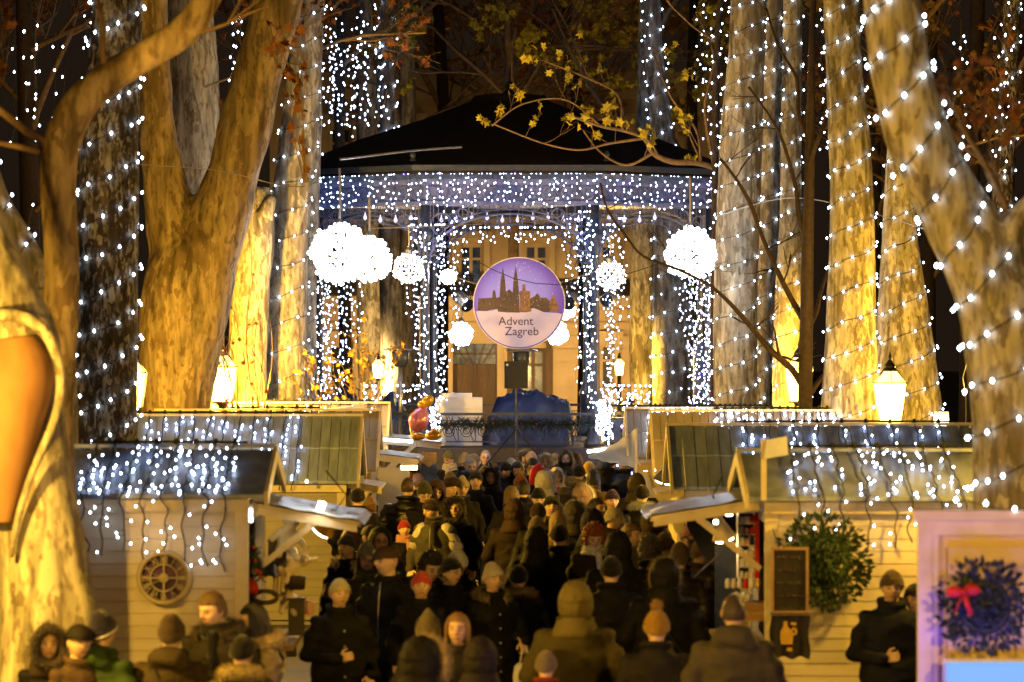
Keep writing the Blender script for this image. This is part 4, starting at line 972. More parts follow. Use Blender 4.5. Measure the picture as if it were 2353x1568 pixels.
# things on the stage
def heater(px, d, label, ztop, zb):
    c = Vector((P(px, 0, d).x, d, zb)); h = ztop - zb; t_ = thing('patio_heater', label, 'patio heater', c, 'gas patio heaters on the bandstand')
    b = MB(); b.lathe((0, 0, 0), [(.22, 0), (.22, .06), (.18, .08)], 20); b.lathe((0, 0, 0), [(.03, .08), (.03, h - .33)], 10); b.obj('stand', 'steel', t_, True)
    b = MB(); b.lathe((0, 0, h - .33), [(.07, 0), (.10, .02), (.10, .05), (.125, .07), (.135, .24), (.09, .26)], 20); b.obj('burner', 'iron', t_, True)
    b = MB(); b.lathe((0, 0, h - .07), [(.26, 0), (.26, .01), (.12, .045), (.03, .06)], 28); b.obj('reflector', 'steel', t_, True)
heater(920, 58.2, 'patio heater with wide round hood left on the bandstand', P(0, 794, 58.2).z, 1.6)
heater(1198, 60.5, 'patio heater half hidden behind the round sign', P(0, 797, 60.5).z, 1.6)


def speaker():
    d = 56.1; c = P(1186, 862, d); k = mpp(d); t_ = thing('loudspeaker', 'black square loudspeaker on a tripod pole in front of the bandstand', 'loudspeaker', Vector((c.x, d, 0)))
    b = MB(); b.box(-27 * k, 27 * k, -.12, .16, c.z - 31 * k, c.z + 31 * k); b.box(-25 * k, 25 * k, -.135, -.123, c.z - 29 * k, c.z + 29 * k); b.obj('cabinet', 'black', t_)
    b = MB(); b.box(-23 * k, -18 * k, -.140, -.1355, c.z + 21 * k, c.z + 26 * k); b.obj('badge', 'white', t_)
    p = MB(); p.tube([(0, .05, .75), (0, .05, c.z - 31 * k)], .018, 8); p.lathe((0, .05, 1.9), [(.03, 0), (.035, .05), (.02, .06)], 8); p.obj('pole', 'iron', t_)
    for a in (200, 340, 90): l = MB(); l.tube([(0, .05, 1.9), (math.cos(R(a)) * .55, .05 + math.sin(R(a)) * .5, 1.3), (math.cos(R(a)) * .8, .05 + math.sin(R(a)) * .7, .8), (math.cos(R(a)) * .9, .05 + math.sin(R(a)) * .8, 0)], .014, 6); l.obj('leg', 'black', t_)
speaker()


def tarp(label, x0, x1, ytop, ybase, d, dep, m, seed, peaks):
    """a covered heap: peaks (fraction, height fraction)"""
    a, c = P(x0, ybase, d), P(x1, ybase, d); h = P(x0, ytop, d).z - 1.6; t_ = MB(); nx, ny = 44, 16; rng = seed
    w_ = c.x - a.x; rows = []
    for j in range(ny + 1):
        v = j / ny; row = []
        for i in range(nx + 1):
            u = i / nx
            hh = 0
            for (ua, ha), (ub, hb) in zip(peaks, peaks[1:]):
                if ua <= u <= ub: hh = ha + (hb - ha) * (u - ua) / (ub - ua)
            edge = min(1, 5.5 * v, 5.5 * (1 - v)) ** .5 if 0 < v < 1 else 0
            z = h * hh * edge; z += (noise.noise(Vector((u * 7, v * 4, rng))) * .07 - abs(noise.noise(Vector((u * 6 + v * 3, v * 5, rng + 4)))) * .22 + noise.noise(Vector((u * 16, v * 9, rng))) * .03) * min(1, z * 4)
            row.append(Vector((w_ * u + noise.noise(Vector((u * 5, v * 5, 9))) * .03, dep * v, max(0, z))))
        rows.append(row)
    n = len(t_.v)
    for row in rows: t_.v += [tuple(p) for p in row]
    for j in range(ny):
        for i in range(nx): q = j * (nx + 1) + i; t_.f.append((q, q + 1, q + nx + 2, q + nx + 1)); t_.m.append(0)
    o = t_.obj('tarpaulin_cover', m, None, True); o.location = (a.x, d, 1.6); tag(o, label, 'tarpaulin')
tarp('blue tarpaulin draped over equipment in the middle of the bandstand', 1100, 1318, 893, 1000, 58.2, 1.2, 'tarp', 3.3, [(0, 0), (.06, .3), (.2, .8), (.38, 1.0), (.6, .95), (.85, .8), (.97, .78), (1, 0)])
tarp('dark blue tarpaulin heap at the left of the bandstand', 858, 960, 905, 1000, 58.4, 1.0, 'tarp_dark', 5.3, [(0, .5), (.2, .95), (.45, 1), (.75, .6), (1, 0)])
tarp('dark covered box behind the yellow leaved shrub', 735, 830, 895, 1000, 60, .8, 'tarp_dark', 8.3, [(0, 0), (.08, .85), (.3, 1), (.7, .98), (.92, .85), (1, 0)])


def boxes():
    d = 57.9; k = mpp(d)
    c = P(1054, 1000, d); b = MB(); b.box(-54 * k, 54 * k, 0, .6, 1.6 - 1.6, P(0, 940, d).z - 1.6); b.box(-54 * k, 54 * k, -.004, .61, P(0, 940, d).z - 1.6 + .002, P(0, 915, d).z - 1.6)
    b.box(-40 * k, 30 * k, .1, .5, P(0, 915, d).z - 1.6 + .001, P(0, 905, d).z - 1.6)
    o = b.obj('stage_table', 'white'); o.location = (c.x, d, 1.602); tag(o, 'white cloth covered table on the bandstand behind the railing', 'table')
    d = 57.2; k = mpp(d)
    c = Vector((P(1415, 0, d).x, d, 1.6)); b = MB(); b.box(-30 * k, 30 * k, 0, .35, 0, P(0, 960, d).z - 1.6)
    for z in (.12, .3): b.lathe((0, -.01, z), [(.001, 0), (.002, .001)], 4)
    o = b.obj('speaker_box', 'iron'); o.location = c; tag(o, 'dark blue speaker box beside the right front column', 'loudspeaker')
    d = 59; b = MB(); b.box(-.1, .1, 0, .25, 0, .9); b.box(-.07, .07, -.02, -.002, .5, .8); o = b.obj('phone_box', 'iron'); o.location = (P(1610, 0, d).x, d, P(0, 920, d).z - .0); tag(o, 'narrow blue control box on the right rear bandstand column', 'control box')
    p = MB(); p.beam((0, 0, 0), (0, 0, 2.3), .05, .05); o2 = p.obj('post', 'iron', o); o2.location = (0, .3, -2.2)
boxes()


# small conifer with violet lights beside the bandstand
def conifer(px, d, pytop, label, rb, bm='bulb_blue', n=150):
    c = Vector((P(px, 0, d).x, d, 0)); h = P(px, pytop, d).z; t_ = thing('fir_tree', label, 'fir tree', c); rng = random.Random(int(px)); b = MB(); b.tube([(0, 0, 0), (0, 0, h * .98)], [.05, .008], 8); b.obj('trunk', 'bark_brown', t_)
    f_ = MB(); bl = []
    z = .35
    while z < h - .05:
        r_ = rb * (1 - z / h) + .05
        for k in range(int(9 + 14 * (1 - z / h))):
            a = rng.uniform(0, 6.3); rr = r_ * rng.uniform(.75, 1.1); tip = Vector((rr * math.cos(a), rr * math.sin(a), z - .12 * rr + rng.uniform(-.05, .05))); root = Vector((0, 0, z))
            f_.tube([root, root.lerp(tip, .6) + Vector((0, 0, .02)), tip], [.01, .006, .002], 3)
            for q in range(9):
                u = (q + 1) / 9; p = root.lerp(tip, u); s = Vector((rng.uniform(-1, 1), rng.uniform(-1, 1), rng.uniform(-.5, .6))).normalized() * .055
                f_.tube([p, p + s], [.007, .001], 3)
            if rng.random() < .5: bl.append(tip * 1.02 + Vector((0, 0, .02)))
        z += .09
    f_.obj('crown', 'needle_dark', t_)
    L_ = thing('light_string', 'violet and white lights on ' + label, 'light string', c); cb = MB(); sp_ = [Vector((math.cos(u * .6) * rb * (1 - u / 60) * 1.0, math.sin(u * .6) * rb * (1 - u / 60), .4 + (h - .5) * u / 60)) for u in range(61)]; cb.tube(sp_, .004, 3); cb.obj('cable', 'cable', L_)
    rng.shuffle(bl); bulbs(L_, bl[:n // 2], 'bulb_blue', .016, False); bulbs(L_, bl[n // 2:n], 'bulb', .011, False)
conifer(1452, 55.2, 905, 'small conifer right of the bandstand steps', .55)
conifer(1590, 55.5, 925, 'small conifer behind the far right stall', .5)


# ================================================================= stalls
def stall(label, px, d, width, eave, ridge, side, roofm='plankroof', boardm='board', depth=2.0, wall_gap=.094, awn=None, brown=None, back=True, over=.14, gopen=True):
    """side -1: body runs to the left of the corner, +1: to the right"""
    x0 = P(px, 0, d).x; ze = P(0, eave, d - .15).z; zr = P(0, ridge, d + depth / 2).z; s = side
    t_ = thing('market_stall', label, 'market stall', (x0, d, 0), 'wooden market stalls along the path')
    def XB(b, a, c, *r): b.box(min(s * a, s * c), max(s * a, s * c), *r)
    zw = ze + .02
    b = MB(); z = 0.06; k = 0
    while z < zw:                                     # lapped boards, front
        z1 = min(z + wall_gap - .003, zw); y = 0.0
        q = [(.09, 0), (width, 0)]
        b.quadbox([(min(s * .09, s * width), -.008, z), (max(s * .09, s * width), -.008, z), (max(s * .09, s * width), .03, z), (min(s * .09, s * width), .03, z),
                   (min(s * .09, s * width), -.002, z1), (max(s * .09, s * width), -.002, z1), (max(s * .09, s * width), .03, z1), (min(s * .09, s * width), .03, z1)])
        z += wall_gap
    XB(b, .05, width, .031, .05, 0, zw); b.obj('front_wall', boardm, t_)
    g_ = MB()                                         # alley gable with serving hatch
    zo0, zo1 = 1.02, min(zw - .08, 1.95)
    XB(g_, .0, .05, .09, depth - .09, 0, zo0); XB(g_, 0, .05, .09, .25, zo0, zw); XB(g_, 0, .05, depth - .25, depth - .09, zo0, zw); XB(g_, 0, .05, .25, depth - .25, zo1, zw)
    n = len(g_.v); g_.ring_loft([[Vector((s * .0, .09, zw)), Vector((s * .0, depth - .09, zw)), Vector((s * .0, depth / 2, zr - .04))], [Vector((s * .05, .09, zw)), Vector((s * .05, depth - .09, zw)), Vector((s * .05, depth / 2, zr - .04))]])
    g_.obj('side_wall', boardm, t_)
    bk = MB(); XB(bk, .05, width, depth - .05, depth, 0, zw); XB(bk, width - .05, width, .051, depth - .051, 0, zw); XB(bk, .051, width - .051, .051, depth - .051, .0, .08); bk.obj('back_wall', 'wood', t_)
    for y0 in (-.02, depth - .07):
        p = MB(); XB(p, -.012, .088, y0, y0 + .1, 0, zw - .001); p.obj('corner_post', 'trim', t_)
    for sl in (0, 1):
        r_ = MB(); ya, yb = (-.15, depth / 2) if sl == 0 else (depth + .15, depth / 2)
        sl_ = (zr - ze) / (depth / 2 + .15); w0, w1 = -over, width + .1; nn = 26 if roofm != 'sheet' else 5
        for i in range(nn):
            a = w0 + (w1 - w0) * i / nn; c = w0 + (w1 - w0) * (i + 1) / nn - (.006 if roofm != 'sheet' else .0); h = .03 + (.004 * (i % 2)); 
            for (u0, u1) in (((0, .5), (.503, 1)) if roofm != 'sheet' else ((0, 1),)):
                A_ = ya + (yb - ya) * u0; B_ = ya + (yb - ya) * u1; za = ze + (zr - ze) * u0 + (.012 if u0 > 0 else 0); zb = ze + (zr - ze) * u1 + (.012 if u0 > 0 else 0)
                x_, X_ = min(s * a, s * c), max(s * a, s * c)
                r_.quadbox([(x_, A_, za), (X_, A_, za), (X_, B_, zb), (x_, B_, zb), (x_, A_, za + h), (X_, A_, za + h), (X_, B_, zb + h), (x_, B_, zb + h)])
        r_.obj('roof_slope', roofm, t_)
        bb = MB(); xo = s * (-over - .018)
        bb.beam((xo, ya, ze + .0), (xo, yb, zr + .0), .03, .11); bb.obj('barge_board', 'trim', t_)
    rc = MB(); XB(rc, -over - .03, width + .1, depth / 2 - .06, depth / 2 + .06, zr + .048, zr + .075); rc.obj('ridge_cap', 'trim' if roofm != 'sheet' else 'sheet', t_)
    ev = MB(); XB(ev, -.02, width, -.06, -.035, ze - .10, ze - .012); ev.obj('eave_board', 'trim', t_)
    if awn:
        (za, zb, xo, y0, y1, sheet) = awn; a_ = MB()
        def q(m, u0, u1, y0, y1, up, th):
            xa, xb = -s * (.0 + xo * u0 + .0), -s * (xo * u1); z0 = za + (zb - za) * u0 + up; z1 = za + (zb - za) * u1 + up
            if xa > xb: xa, xb, z0, z1 = xb, xa, z1, z0
            m.quadbox([(xa, y0, z0), (xb, y0, z1), (xb, y1, z1), (xa, y1, z0), (xa, y0, z0 + th), (xb, y0, z1 + th), (xb, y1, z1 + th), (xa, y1, z0 + th)])
        q(a_, .03, 1, y0, y1, 0, .02)
        for yy in (y0 + .001, (y0 + y1) / 2, y1 - .045): q(a_, .04, .98, yy, yy + .04, -.062, .06)
        o = a_.obj('awning', 'trim', t_)
        if sheet:
            sh = MB(); nx, ny = 20, 14; n0 = 0
            for j in range(ny + 1):
                for i in range(nx + 1):
                    u, v = i / nx, j / ny; xx = -s * xo * (.03 + u * 1.02); zz = za + (zb - za) * u + .03 + .016 * noise.noise(Vector((u * 6, v * 6, px))) + (.0 if u < 1 else -.03)
                    sh.v.append((xx, y0 - .03 + (y1 - y0 + .06) * v, zz))
            for j in range(ny):
                for i in range(nx): e = j * (nx + 1) + i; sh.f.append((e, e + 1, e + nx + 2, e + nx + 1)); sh.m.append(0)
            sh.obj('awning_cover', sheet, o, True)
        for yy in (y0 + .02, y1 - .03):
            st = MB(); st.beam((-s * .03, yy, za - .52), (-s * xo * .62, yy, za + (zb - za) * .62 - .03), .03, .045); st.obj('strut', 'trim', t_)
        co = MB(); xa, xb = sorted((-s * .001, -s * .34)); co.box(xa, xb, .2, depth - .2, .98, 1.02); co.obj('counter', 'wood', t_)
        for yy in (.24, depth - .28): c2 = MB(); xa, xb = sorted((-s * .002, -s * .28)); c2.box(xa, xb, yy, yy + .04, .80, .979); c2.obj('bracket', 'trim', t_)
    return t_, x0, ze, zr


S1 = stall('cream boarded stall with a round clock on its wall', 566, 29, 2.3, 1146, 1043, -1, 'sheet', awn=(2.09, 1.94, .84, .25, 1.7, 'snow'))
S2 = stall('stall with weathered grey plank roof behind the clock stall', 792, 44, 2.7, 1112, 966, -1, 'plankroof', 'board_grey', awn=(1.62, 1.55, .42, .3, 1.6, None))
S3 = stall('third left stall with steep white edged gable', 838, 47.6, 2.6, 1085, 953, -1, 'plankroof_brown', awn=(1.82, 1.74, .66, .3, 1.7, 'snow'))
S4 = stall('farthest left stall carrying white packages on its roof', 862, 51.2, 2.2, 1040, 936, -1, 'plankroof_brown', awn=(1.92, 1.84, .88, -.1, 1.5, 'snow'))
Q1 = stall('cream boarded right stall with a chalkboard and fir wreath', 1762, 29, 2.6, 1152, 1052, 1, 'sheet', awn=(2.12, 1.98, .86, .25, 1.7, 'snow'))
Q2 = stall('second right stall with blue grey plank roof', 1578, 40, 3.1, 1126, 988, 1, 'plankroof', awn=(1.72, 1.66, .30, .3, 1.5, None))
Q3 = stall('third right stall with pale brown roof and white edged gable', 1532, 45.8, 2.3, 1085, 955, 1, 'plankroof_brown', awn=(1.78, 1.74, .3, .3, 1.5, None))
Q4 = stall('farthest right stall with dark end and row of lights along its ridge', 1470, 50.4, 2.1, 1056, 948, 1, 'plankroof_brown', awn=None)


def icicle(label, S, d, x0, x1, n, drop, side, depth=2.0, r=.0068, m='bulb', far=False, gap=.055, single=False, from_z=None):
    _, xs, ze, zr = S; rng = random.Random(int(abs(x0) * 10)); a, c = P(x0, 0, d + 1).x, P(x1, 0, d + 1).x
    o0 = Vector((a, d + depth / 2, zr + .09)); t_ = thing('icicle_lights', label, 'light string', o0, 'icicle lights draped over the stall roofs'); cb = MB(); cb.tube([(0, 0, 0), ((c - a) / 2, 0, .005), (c - a, 0, 0)], .011, 5)
    cb.obj('ridge_cable', 'cable', t_)
    for k in range(n):
        x = (c - a) * (k + .4) / n; path = [Vector((x, 0, 0))]; pb = []; dr = drop * rng.uniform(.8, 1.1) if drop > 0 else drop
        dx = (a + x + 0) * (-1.0 / (d + 1)) * 0 + rng.uniform(-.02, .02)
        y1, z1 = -depth / 2 - .17, ze - zr - .045; L_ = math.hypot(y1, z1); m_ = max(3, int(L_ / .05))
        for i in range(1, m_ + 1):
            u = i / m_; path.append(Vector((x + dx * u + wob((x, u * 3, k), 2.2, .03), y1 * u, z1 * u)))
        z = z1
        while z > z1 - dr:
            z -= .04; path.append(Vector((x + dx + wob((x, z * 3, k), 2.0, .07), y1 - .0 + (.07 if z < z1 - .1 else 0), z)))
        s_ = MB(); s_.tube(path, .0065, 4)
        for i in range(2, len(path) - 1):
            p = path[i]; on = i <= m_; 
            if rng.random() < (.42 if on else .26) * (.055 / gap) * (1.35 if on else 1.5):
                sd = rng.choice((-1, 1)); q = p + Vector((sd * rng.uniform(.02, .06), -.012, -rng.uniform(.0, .03) + (.012 if on else 0))); s_.tube([p, q], .003, 3); pb.append(q + Vector((0, -.004, -.006)))
        s_.lathe(path[0], [(.02, -.03), (.025, 0), (.012, .03)], 6)
        o = s_.obj('strand', 'cable', t_)
        if d < 30:
            for q in pb: w_ = link('bulb', bulb_mesh(m, r), o); w_.location = q
        elif pb: bb = MB(); [bb.octa(q, r * rng.uniform(.85, 1.1)) for q in pb]; bb.obj('bulbs', m, o)
    return t_
icicle('icicle lights hanging over the clock stall roof and wall', S1, 29, 205, 568, 8, .52, -1, r=.0068)
icicle('icicle lights on the grey plank roof behind the clock stall', S2, 44, 330, 712, 11, .1, -1, r=.010, gap=.06)
icicle('row of icicle lights along the third left stall ridge', S3, 47.6, 500, 735, 7, -.1, -1, r=.010, gap=.16)
icicle('row of icicle lights along the farthest left stall roof', S4, 51.2, 600, 860, 12, .0, -1, r=.010, gap=.14)
icicle('icicle lights hanging over the chalkboard stall', Q1, 29, 1790, 2200, 8, .42, 1, r=.0068, gap=.07)
icicle('icicle lights on the second right stall roof', Q2, 40, 1690, 2190, 9, .0, 1, r=.010, gap=.07)
icicle('lights along the third right stall roof', Q3, 45.8, 1640, 1930, 16, -.6, 1, r=.014, gap=.05)
icicle('bright lights along the farthest right stall ridge', Q4, 50.4, 1490, 1765, 24, -.8, 1, r=.015, gap=.035)


# clock on the left stall
def clock():
    c = P(377, 1328, 28.93); t_ = thing('wall_clock', 'round skeleton clock with roman numerals on the boarded stall wall', 'clock', c); r = 62 * mpp(28.93)
    def ringt(b, rr, w, y, th): b.tube([(rr * math.cos(R(a)), y, rr * math.sin(R(a))) for a in range(0, 361, 6)], w, 8, cap=False)
    b = MB(); n = 60
    b.ring_loft([[Vector((q * math.cos(2 * math.pi * j / n), y, q * math.sin(2 * math.pi * j / n))) for j in range(n)] for q, y in ((r * 1.0, .05), (r * 1.03, .0), (r * 1.0, -.05), (r * .87, -.062), (r * .84, -.03), (r * .84, .04))], cap=False); b.obj('outer_ring', 'clock', t_, True)
    g_ = MB(); g_.ring_loft([[Vector((r * .86 * math.cos(2 * math.pi * j / n), y, r * .86 * math.sin(2 * math.pi * j / n))) for j in range(n)] for y in (.03, .01)]); g_.obj('face', 'clock_glass', t_)
    b = MB(); ringt(b, r * .50, .007, -.02, 0)
    for a in (0, 90, 180, 270): b.beam((r * .1 * math.cos(R(a)), -.02, r * .1 * math.sin(R(a))), (r * .86 * math.cos(R(a)), -.02, r * .86 * math.sin(R(a))), .012, .012)
    b.lathe((0, 0, 0), [(.001, 0), (.002, .001)], 3); b.obj('inner_ring', 'clock', t_)
    h = MB(); h.ring_loft([[Vector((q * math.cos(2 * math.pi * j / 24), y, q * math.sin(2 * math.pi * j / 24))) for j in range(24)] for q, y in ((.034, -.01), (.036, -.035), (.02, -.04))]); h.obj('hub', 'clock', t_)
    for y, ln, w_, an in ((-.045, .11, .012, 158), (-.05, .15, .008, 205)):
        h = MB(); h.beam((0, y, 0), (ln * math.cos(R(an)), y, ln * math.sin(R(an))), w_, .004); h.obj('hand', 'clock', t_)
    rn = ['XII', 'I', 'II', 'III', 'IIII', 'V', 'VI', 'VII', 'VIII', 'IX', 'X', 'XI']
    for i, tx in enumerate(rn):
        a = R(90 - 30 * i); me = text_mesh(tx, .085, 'clock', .004, spacing=.82)
        me.transform(Matrix.Rotation(-R(-30 * i) if False else 0, 4, 'Y')); o = link('numeral', me, t_); o.location = (r * .67 * math.cos(a), -.02, r * .67 * math.sin(a)); o.rotation_euler = (0, R(30 * i), 0); o.scale = (.72, 1, 1)
clock()


def wreath(c, r, label, bow=None, m='needle', n=420, seed=1, fill=.45, lump=.2):
    t_ = thing('fir_wreath', label, 'wreath', c, None); rng = random.Random(seed); b = MB()
    b.tube([(r * .7 * math.cos(R(a)), 0, r * .7 * math.sin(R(a))) for a in range(0, 361, 15)], r * .12, 6, cap=False)
    for i in range(n):
        a = rng.uniform(0, 6.283); rr = r * .7 + rng.uniform(-1, 1) * r * fill * .6; y = rng.uniform(-.09, -.0); p = Vector((rr * math.cos(a), y, rr * math.sin(a)))
        d_ = Vector((math.cos(a) * (1 if rr > r * .7 else -1) + rng.uniform(-.8, .8), rng.uniform(-.8, .1), math.sin(a) * (1 if rr > r * .7 else -1) + rng.uniform(-.8, .8))).normalized(); ln = rng.uniform(.5, 1.0) * r * lump * 1.6
        w_ = d_.cross(Vector((rng.uniform(-1, 1), 1, rng.uniform(-1, 1)))).normalized() * ln * .28; k = len(b.v)
        b.v += [tuple(p), tuple(p + d_ * ln * .5 + w_), tuple(p + d_ * ln), tuple(p + d_ * ln * .5 - w_ + Vector((0, .01, 0)))]; b.f.append((k, k + 1, k + 2, k + 3)); b.m.append(0)
    b.obj('greenery', m, t_)
    if bow:
        q = MB(); x, z = bow; q.ell((x - .05, -.12, z), (.055, .025, .035), 10, 6); q.ell((x + .05, -.12, z + .01), (.055, .025, .035), 10, 6); q.ell((x, -.14, z), (.02, .02, .02), 8, 5); q.beam((x, -.12, z), (x - .05, -.12, z - .13), .03, .006); q.beam((x, -.12, z), (x + .045, -.12, z - .14), .03, .006); q.obj('bow', 'red', t_, True)
wreath(P(1890, 1290, 28.9), 82 * mpp(28.9), 'round green fir wreath beside the chalkboard', seed=2, n=1500, fill=1.0, lump=.15)


# chalkboard and banner
def chalk():
    d = 28.35; a, c = P(1772, 1410, d), P(1858, 1258, d); t_ = thing('menu_board', 'tall menu chalkboard in a yellow wooden frame', 'chalkboard', (a.x, d, a.z)); w_, h = c.x - a.x, c.z - a.z
    b = MB(); b.box(.012, w_ - .012, 0, .012, .012, h - .012); b.obj('slate', 'chalk', t_)
    f = MB(); f.box(0, w_, -.012, .016, h - .02, h); f.box(0, w_, -.012, .016, 0, .02); f.box(0, .02, -.011, .015, .02, h - .02); f.box(w_ - .02, w_, -.011, .015, .02, h - .02); f.obj('frame', 'wood', t_)
    L_ = MB(); rng = random.Random(3)
    for k in range(5):
        z = h - .075 - k * .094; x = .04
        while x < w_ - .06:
            n_ = rng.choice((3, 4, 5)); pts = []
            for i in range(n_ * 3): pts.append((x + i * .004, -.003, z + rng.uniform(-.016, .016)))
            L_.tube(pts, .0022, 3); x = pts[-1][0] + .014
        
    L_.obj('chalk_writing', 'chalk_line', t_)
    hg = MB(); hg.beam((w_ * .2, .03, h), (w_ * .2, .62, h + .1), .01, .01); hg.beam((w_ * .8, .03, h), (w_ * .8, .62, h + .1), .01, .01); hg.obj('hanger', 'lamp_iron', t_)
    d = 28.33; a, c = P(1770, 1512, d), P(1860, 1414, d); w_, h = c.x - a.x, c.z - a.z
    t2 = thing('hanging_banner', 'black cloth banner with a golden bottle picture below the chalkboard', 'banner', (a.x, d, a.z)); b = MB(); nx = 16
    fr = [Vector((w_ * i / nx, .012 * math.sin(i * 1.1), -.012 * math.sin(i * .9))) for i in range(nx + 1)]
    n0 = 0
    for j in range(9):
        for i in range(nx + 1): v = fr[i]; b.v.append((v.x + .008 * math.sin(j), v.y * (1 - j / 9) , v.z * (1 - j / 8) + h * j / 8))
    for j in range(8):
        for i in range(nx): e = j * (nx + 1) + i; b.f.append((e, e + 1, e + nx + 2, e + nx + 1)); b.m.append(0)
    b.obj('cloth', 'banner', t2, True)
    p = MB(); y = -.016
    p.prism([(w_ * x, h * z) for x, z in ((.28, .32), (.56, .32), (.58, .5), (.5, .68), (.44, .74), (.43, .86), (.34, .86), (.33, .74), (.26, .62), (.25, .45))], y, y + .002); p.prism([(w_ * x, h * z) for x, z in ((.42, .16), (.56, .16), (.56, .24), (.42, .24))], y, y + .002)
    p.prism([(w_ * x, h * z) for x, z in ((.52, .78), (.66, .76), (.66, .83), (.52, .84))], y, y + .002)
    for i in range(7): a0 = i * .9; p.prism([(w_ * .6 + .012 * math.cos(q) + .016 * math.cos(a0), h * .62 + .012 * math.sin(q) + .022 * math.sin(a0)) for q in (0, 1.5, 3, 4.5)], y, y + .002)
    p.obj('printed_bottle', 'banner_gold', t2)
    r_ = MB(); r_.beam((0, 0, h + .01), (w_, 0, h + .01), .012, .012); r_.obj('rod', 'lamp_iron', t2)
chalk()


# door stall at the lower right
def door_stall():
    d = 23; x0 = P(2118, 0, d).x; zt = P(0, 1196, d).z; t_ = thing('door_cabin', 'yellow painted cabin with a panelled door washed by violet light', 'cabin', (x0, d, 0)); W = 1.5
    b = MB(); b.box(.06, W, .03, .07, 0, zt);  b.obj('wall', 'door_paint', t_)
    f = MB(); f.box(-.02, .06, -.02, .06, 0, zt - .001); f.box(-.05, W, -.05, .08, zt, zt + .06); f.box(.061, W, -.012, .029, zt - .09, zt - .001); f.box(.061, .10, -.008, .029, 0, zt - .091); f.obj('frame', 'trim', t_)
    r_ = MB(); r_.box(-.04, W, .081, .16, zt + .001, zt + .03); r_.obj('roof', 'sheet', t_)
    dr = MB(); dx0, dx1 = .16, 1.1; z0 = .12; z1 = zt - .16; y = -.004
    def pan(a, c, lo, hi):    # raised fielded panel edge: four bevel strips and a sunk field
        dr.box(a, c, .012, .02, lo, hi)
        for (p, q, r2, s2) in ((a - .02, a, lo - .02, hi + .02), (c, c + .02, lo - .02, hi + .02), (a, c, lo - .02, lo), (a, c, hi, hi + .02)): dr.box(p, q, -.018, .02, r2, s2)
    m_ = (dx0 + dx1) / 2; rows = [(z0 + .03, z0 + .45), (z0 + .56, z0 + .9), (z1 - .84, z1 - .1)]
    cols = [(dx0 + .07, m_ - .06), (m_ + .06, dx1 - .07)]
    for lo, hi in rows:
        for a, c in cols: pan(a, c, lo, hi)
    xs = [dx0, cols[0][0] - .02, cols[0][1] + .02, cols[1][0] - .02, cols[1][1] + .02, dx1]
    for a, c in ((xs[0], xs[1]), (xs[2], xs[3]), (xs[4], xs[5])): dr.box(a, c, -.01, .02, z0, z1)
    zs = [z0] + [v for lo, hi in rows for v in (lo - .02, hi + .02)] + [z1]
    for i in range(0, len(zs) - 1, 2):
        for a, c in ((xs[1], xs[2]), (xs[3], xs[4])): dr.box(a, c, -.0095, .0195, zs[i], zs[i + 1])
    do = dr.obj('door', 'door_paint', t_)
    k = MB(); k.ell((dx0 + .05, -.05, 1.0), (.025, .025, .025), 10, 8); k.beam((dx0 + .05, -.01, 1.0), (dx0 + .05, -.04, 1.0), .015, .015); k.obj('knob', 'steel', do, True)
    lx = P(2168, 0, d).x - x0; lz = P(0, 1527, d - .3).z
    lb = thing('light_box', 'low box glowing cyan in front of the panelled door', 'light box', (x0 + lx, d - .32, 0)); q = MB(); q.box(0, 1.2, 0, .15, .35, lz); q.obj('panel', 'cyan', lb); q = MB(); q.box(-.02, 1.22, -.01, .17, 0, .349); q.box(-.02, 1.22, .152, .17, .35, lz + .02); q.obj('casing', 'trim', lb)
    for i in range(9):
        pass
    cb = [Vector((x * .09 + random.uniform(-.02, .02), -.05, .09 + .03 * math.sin(x))) for x in range(0, 16)]
    L_ = thing('light_string', 'large blurry lights along the top of the panelled cabin', 'light string', (x0 + .1, d, zt)); c_ = MB(); c_.tube(cb, .005, 4); c_.obj('cable', 'cable', L_); bulbs(L_, [p + Vector((0, -.01, .01)) for p in cb[1::2]], 'bulb', .011)
    return t_
door_stall()
wreath(P(2262, 1395, 22.9), 78 * mpp(22.9), 'dark fir wreath with a red bow on the panelled door', (-.14, .10), 'needle_dark', 620, 5, 1.1, .22)
o = lamp_area('violet_stage_light', (P(2240, 0, 22).x, 22.1, 1.30), (R(104), 0, R(4)), .9, .12, (.16, .08, 1.0), 14)
o = lamp_area('violet_side_light', (3.5, 21.8, 1.0), (R(80), 0, R(70)), .4, .4, (.20, .10, 1.0), 16)


# small lamps and fittings at the stalls
def shade_lamp(px, py, d, label, r=.11, tilt=(0, 0), glow='warm', power=None, cat='lamp', shade='steel'):
    c = P(px, py, d); t_ = thing('shade_lamp', label, cat, c); rot = Euler((tilt[0], tilt[1], 0)).to_matrix()
    b = MB(); b.lathe((0, 0, 0), [(r, -.05), (r * .95, -.045), (r * .5, .06), (.03, .1), (.03, .14)], 20); b.v = [tuple(rot @ Vector(v)) for v in b.v]; b.obj('shade', shade, t_, True)
    g_ = MB(); g_.lathe((0, 0, 0), [(.01, -.075), (r * .8, -.066), (r * .86, -.056)], 16); g_.v = [tuple(rot @ Vector(v)) for v in g_.v]; g_.obj('lamp_glass', glow, t_, True)
    w_ = MB(); w_.tube([rot @ Vector((0, 0, .14)), rot @ Vector((0, .02, .3)), (0, .1, .42)], .006, 4); w_.obj('flex', 'cable', t_)
shade_lamp(748, 1207, 29.9, 'yellow lit shade lamp under the clock stall awning', .10, (R(20), R(35)), 'warm', shade='gold_foil')
shade_lamp(1660, 1222, 30.1, 'hanging shade lamp over the chalkboard stall counter', .095, (R(15), R(-15)), 'warm', shade='trim')
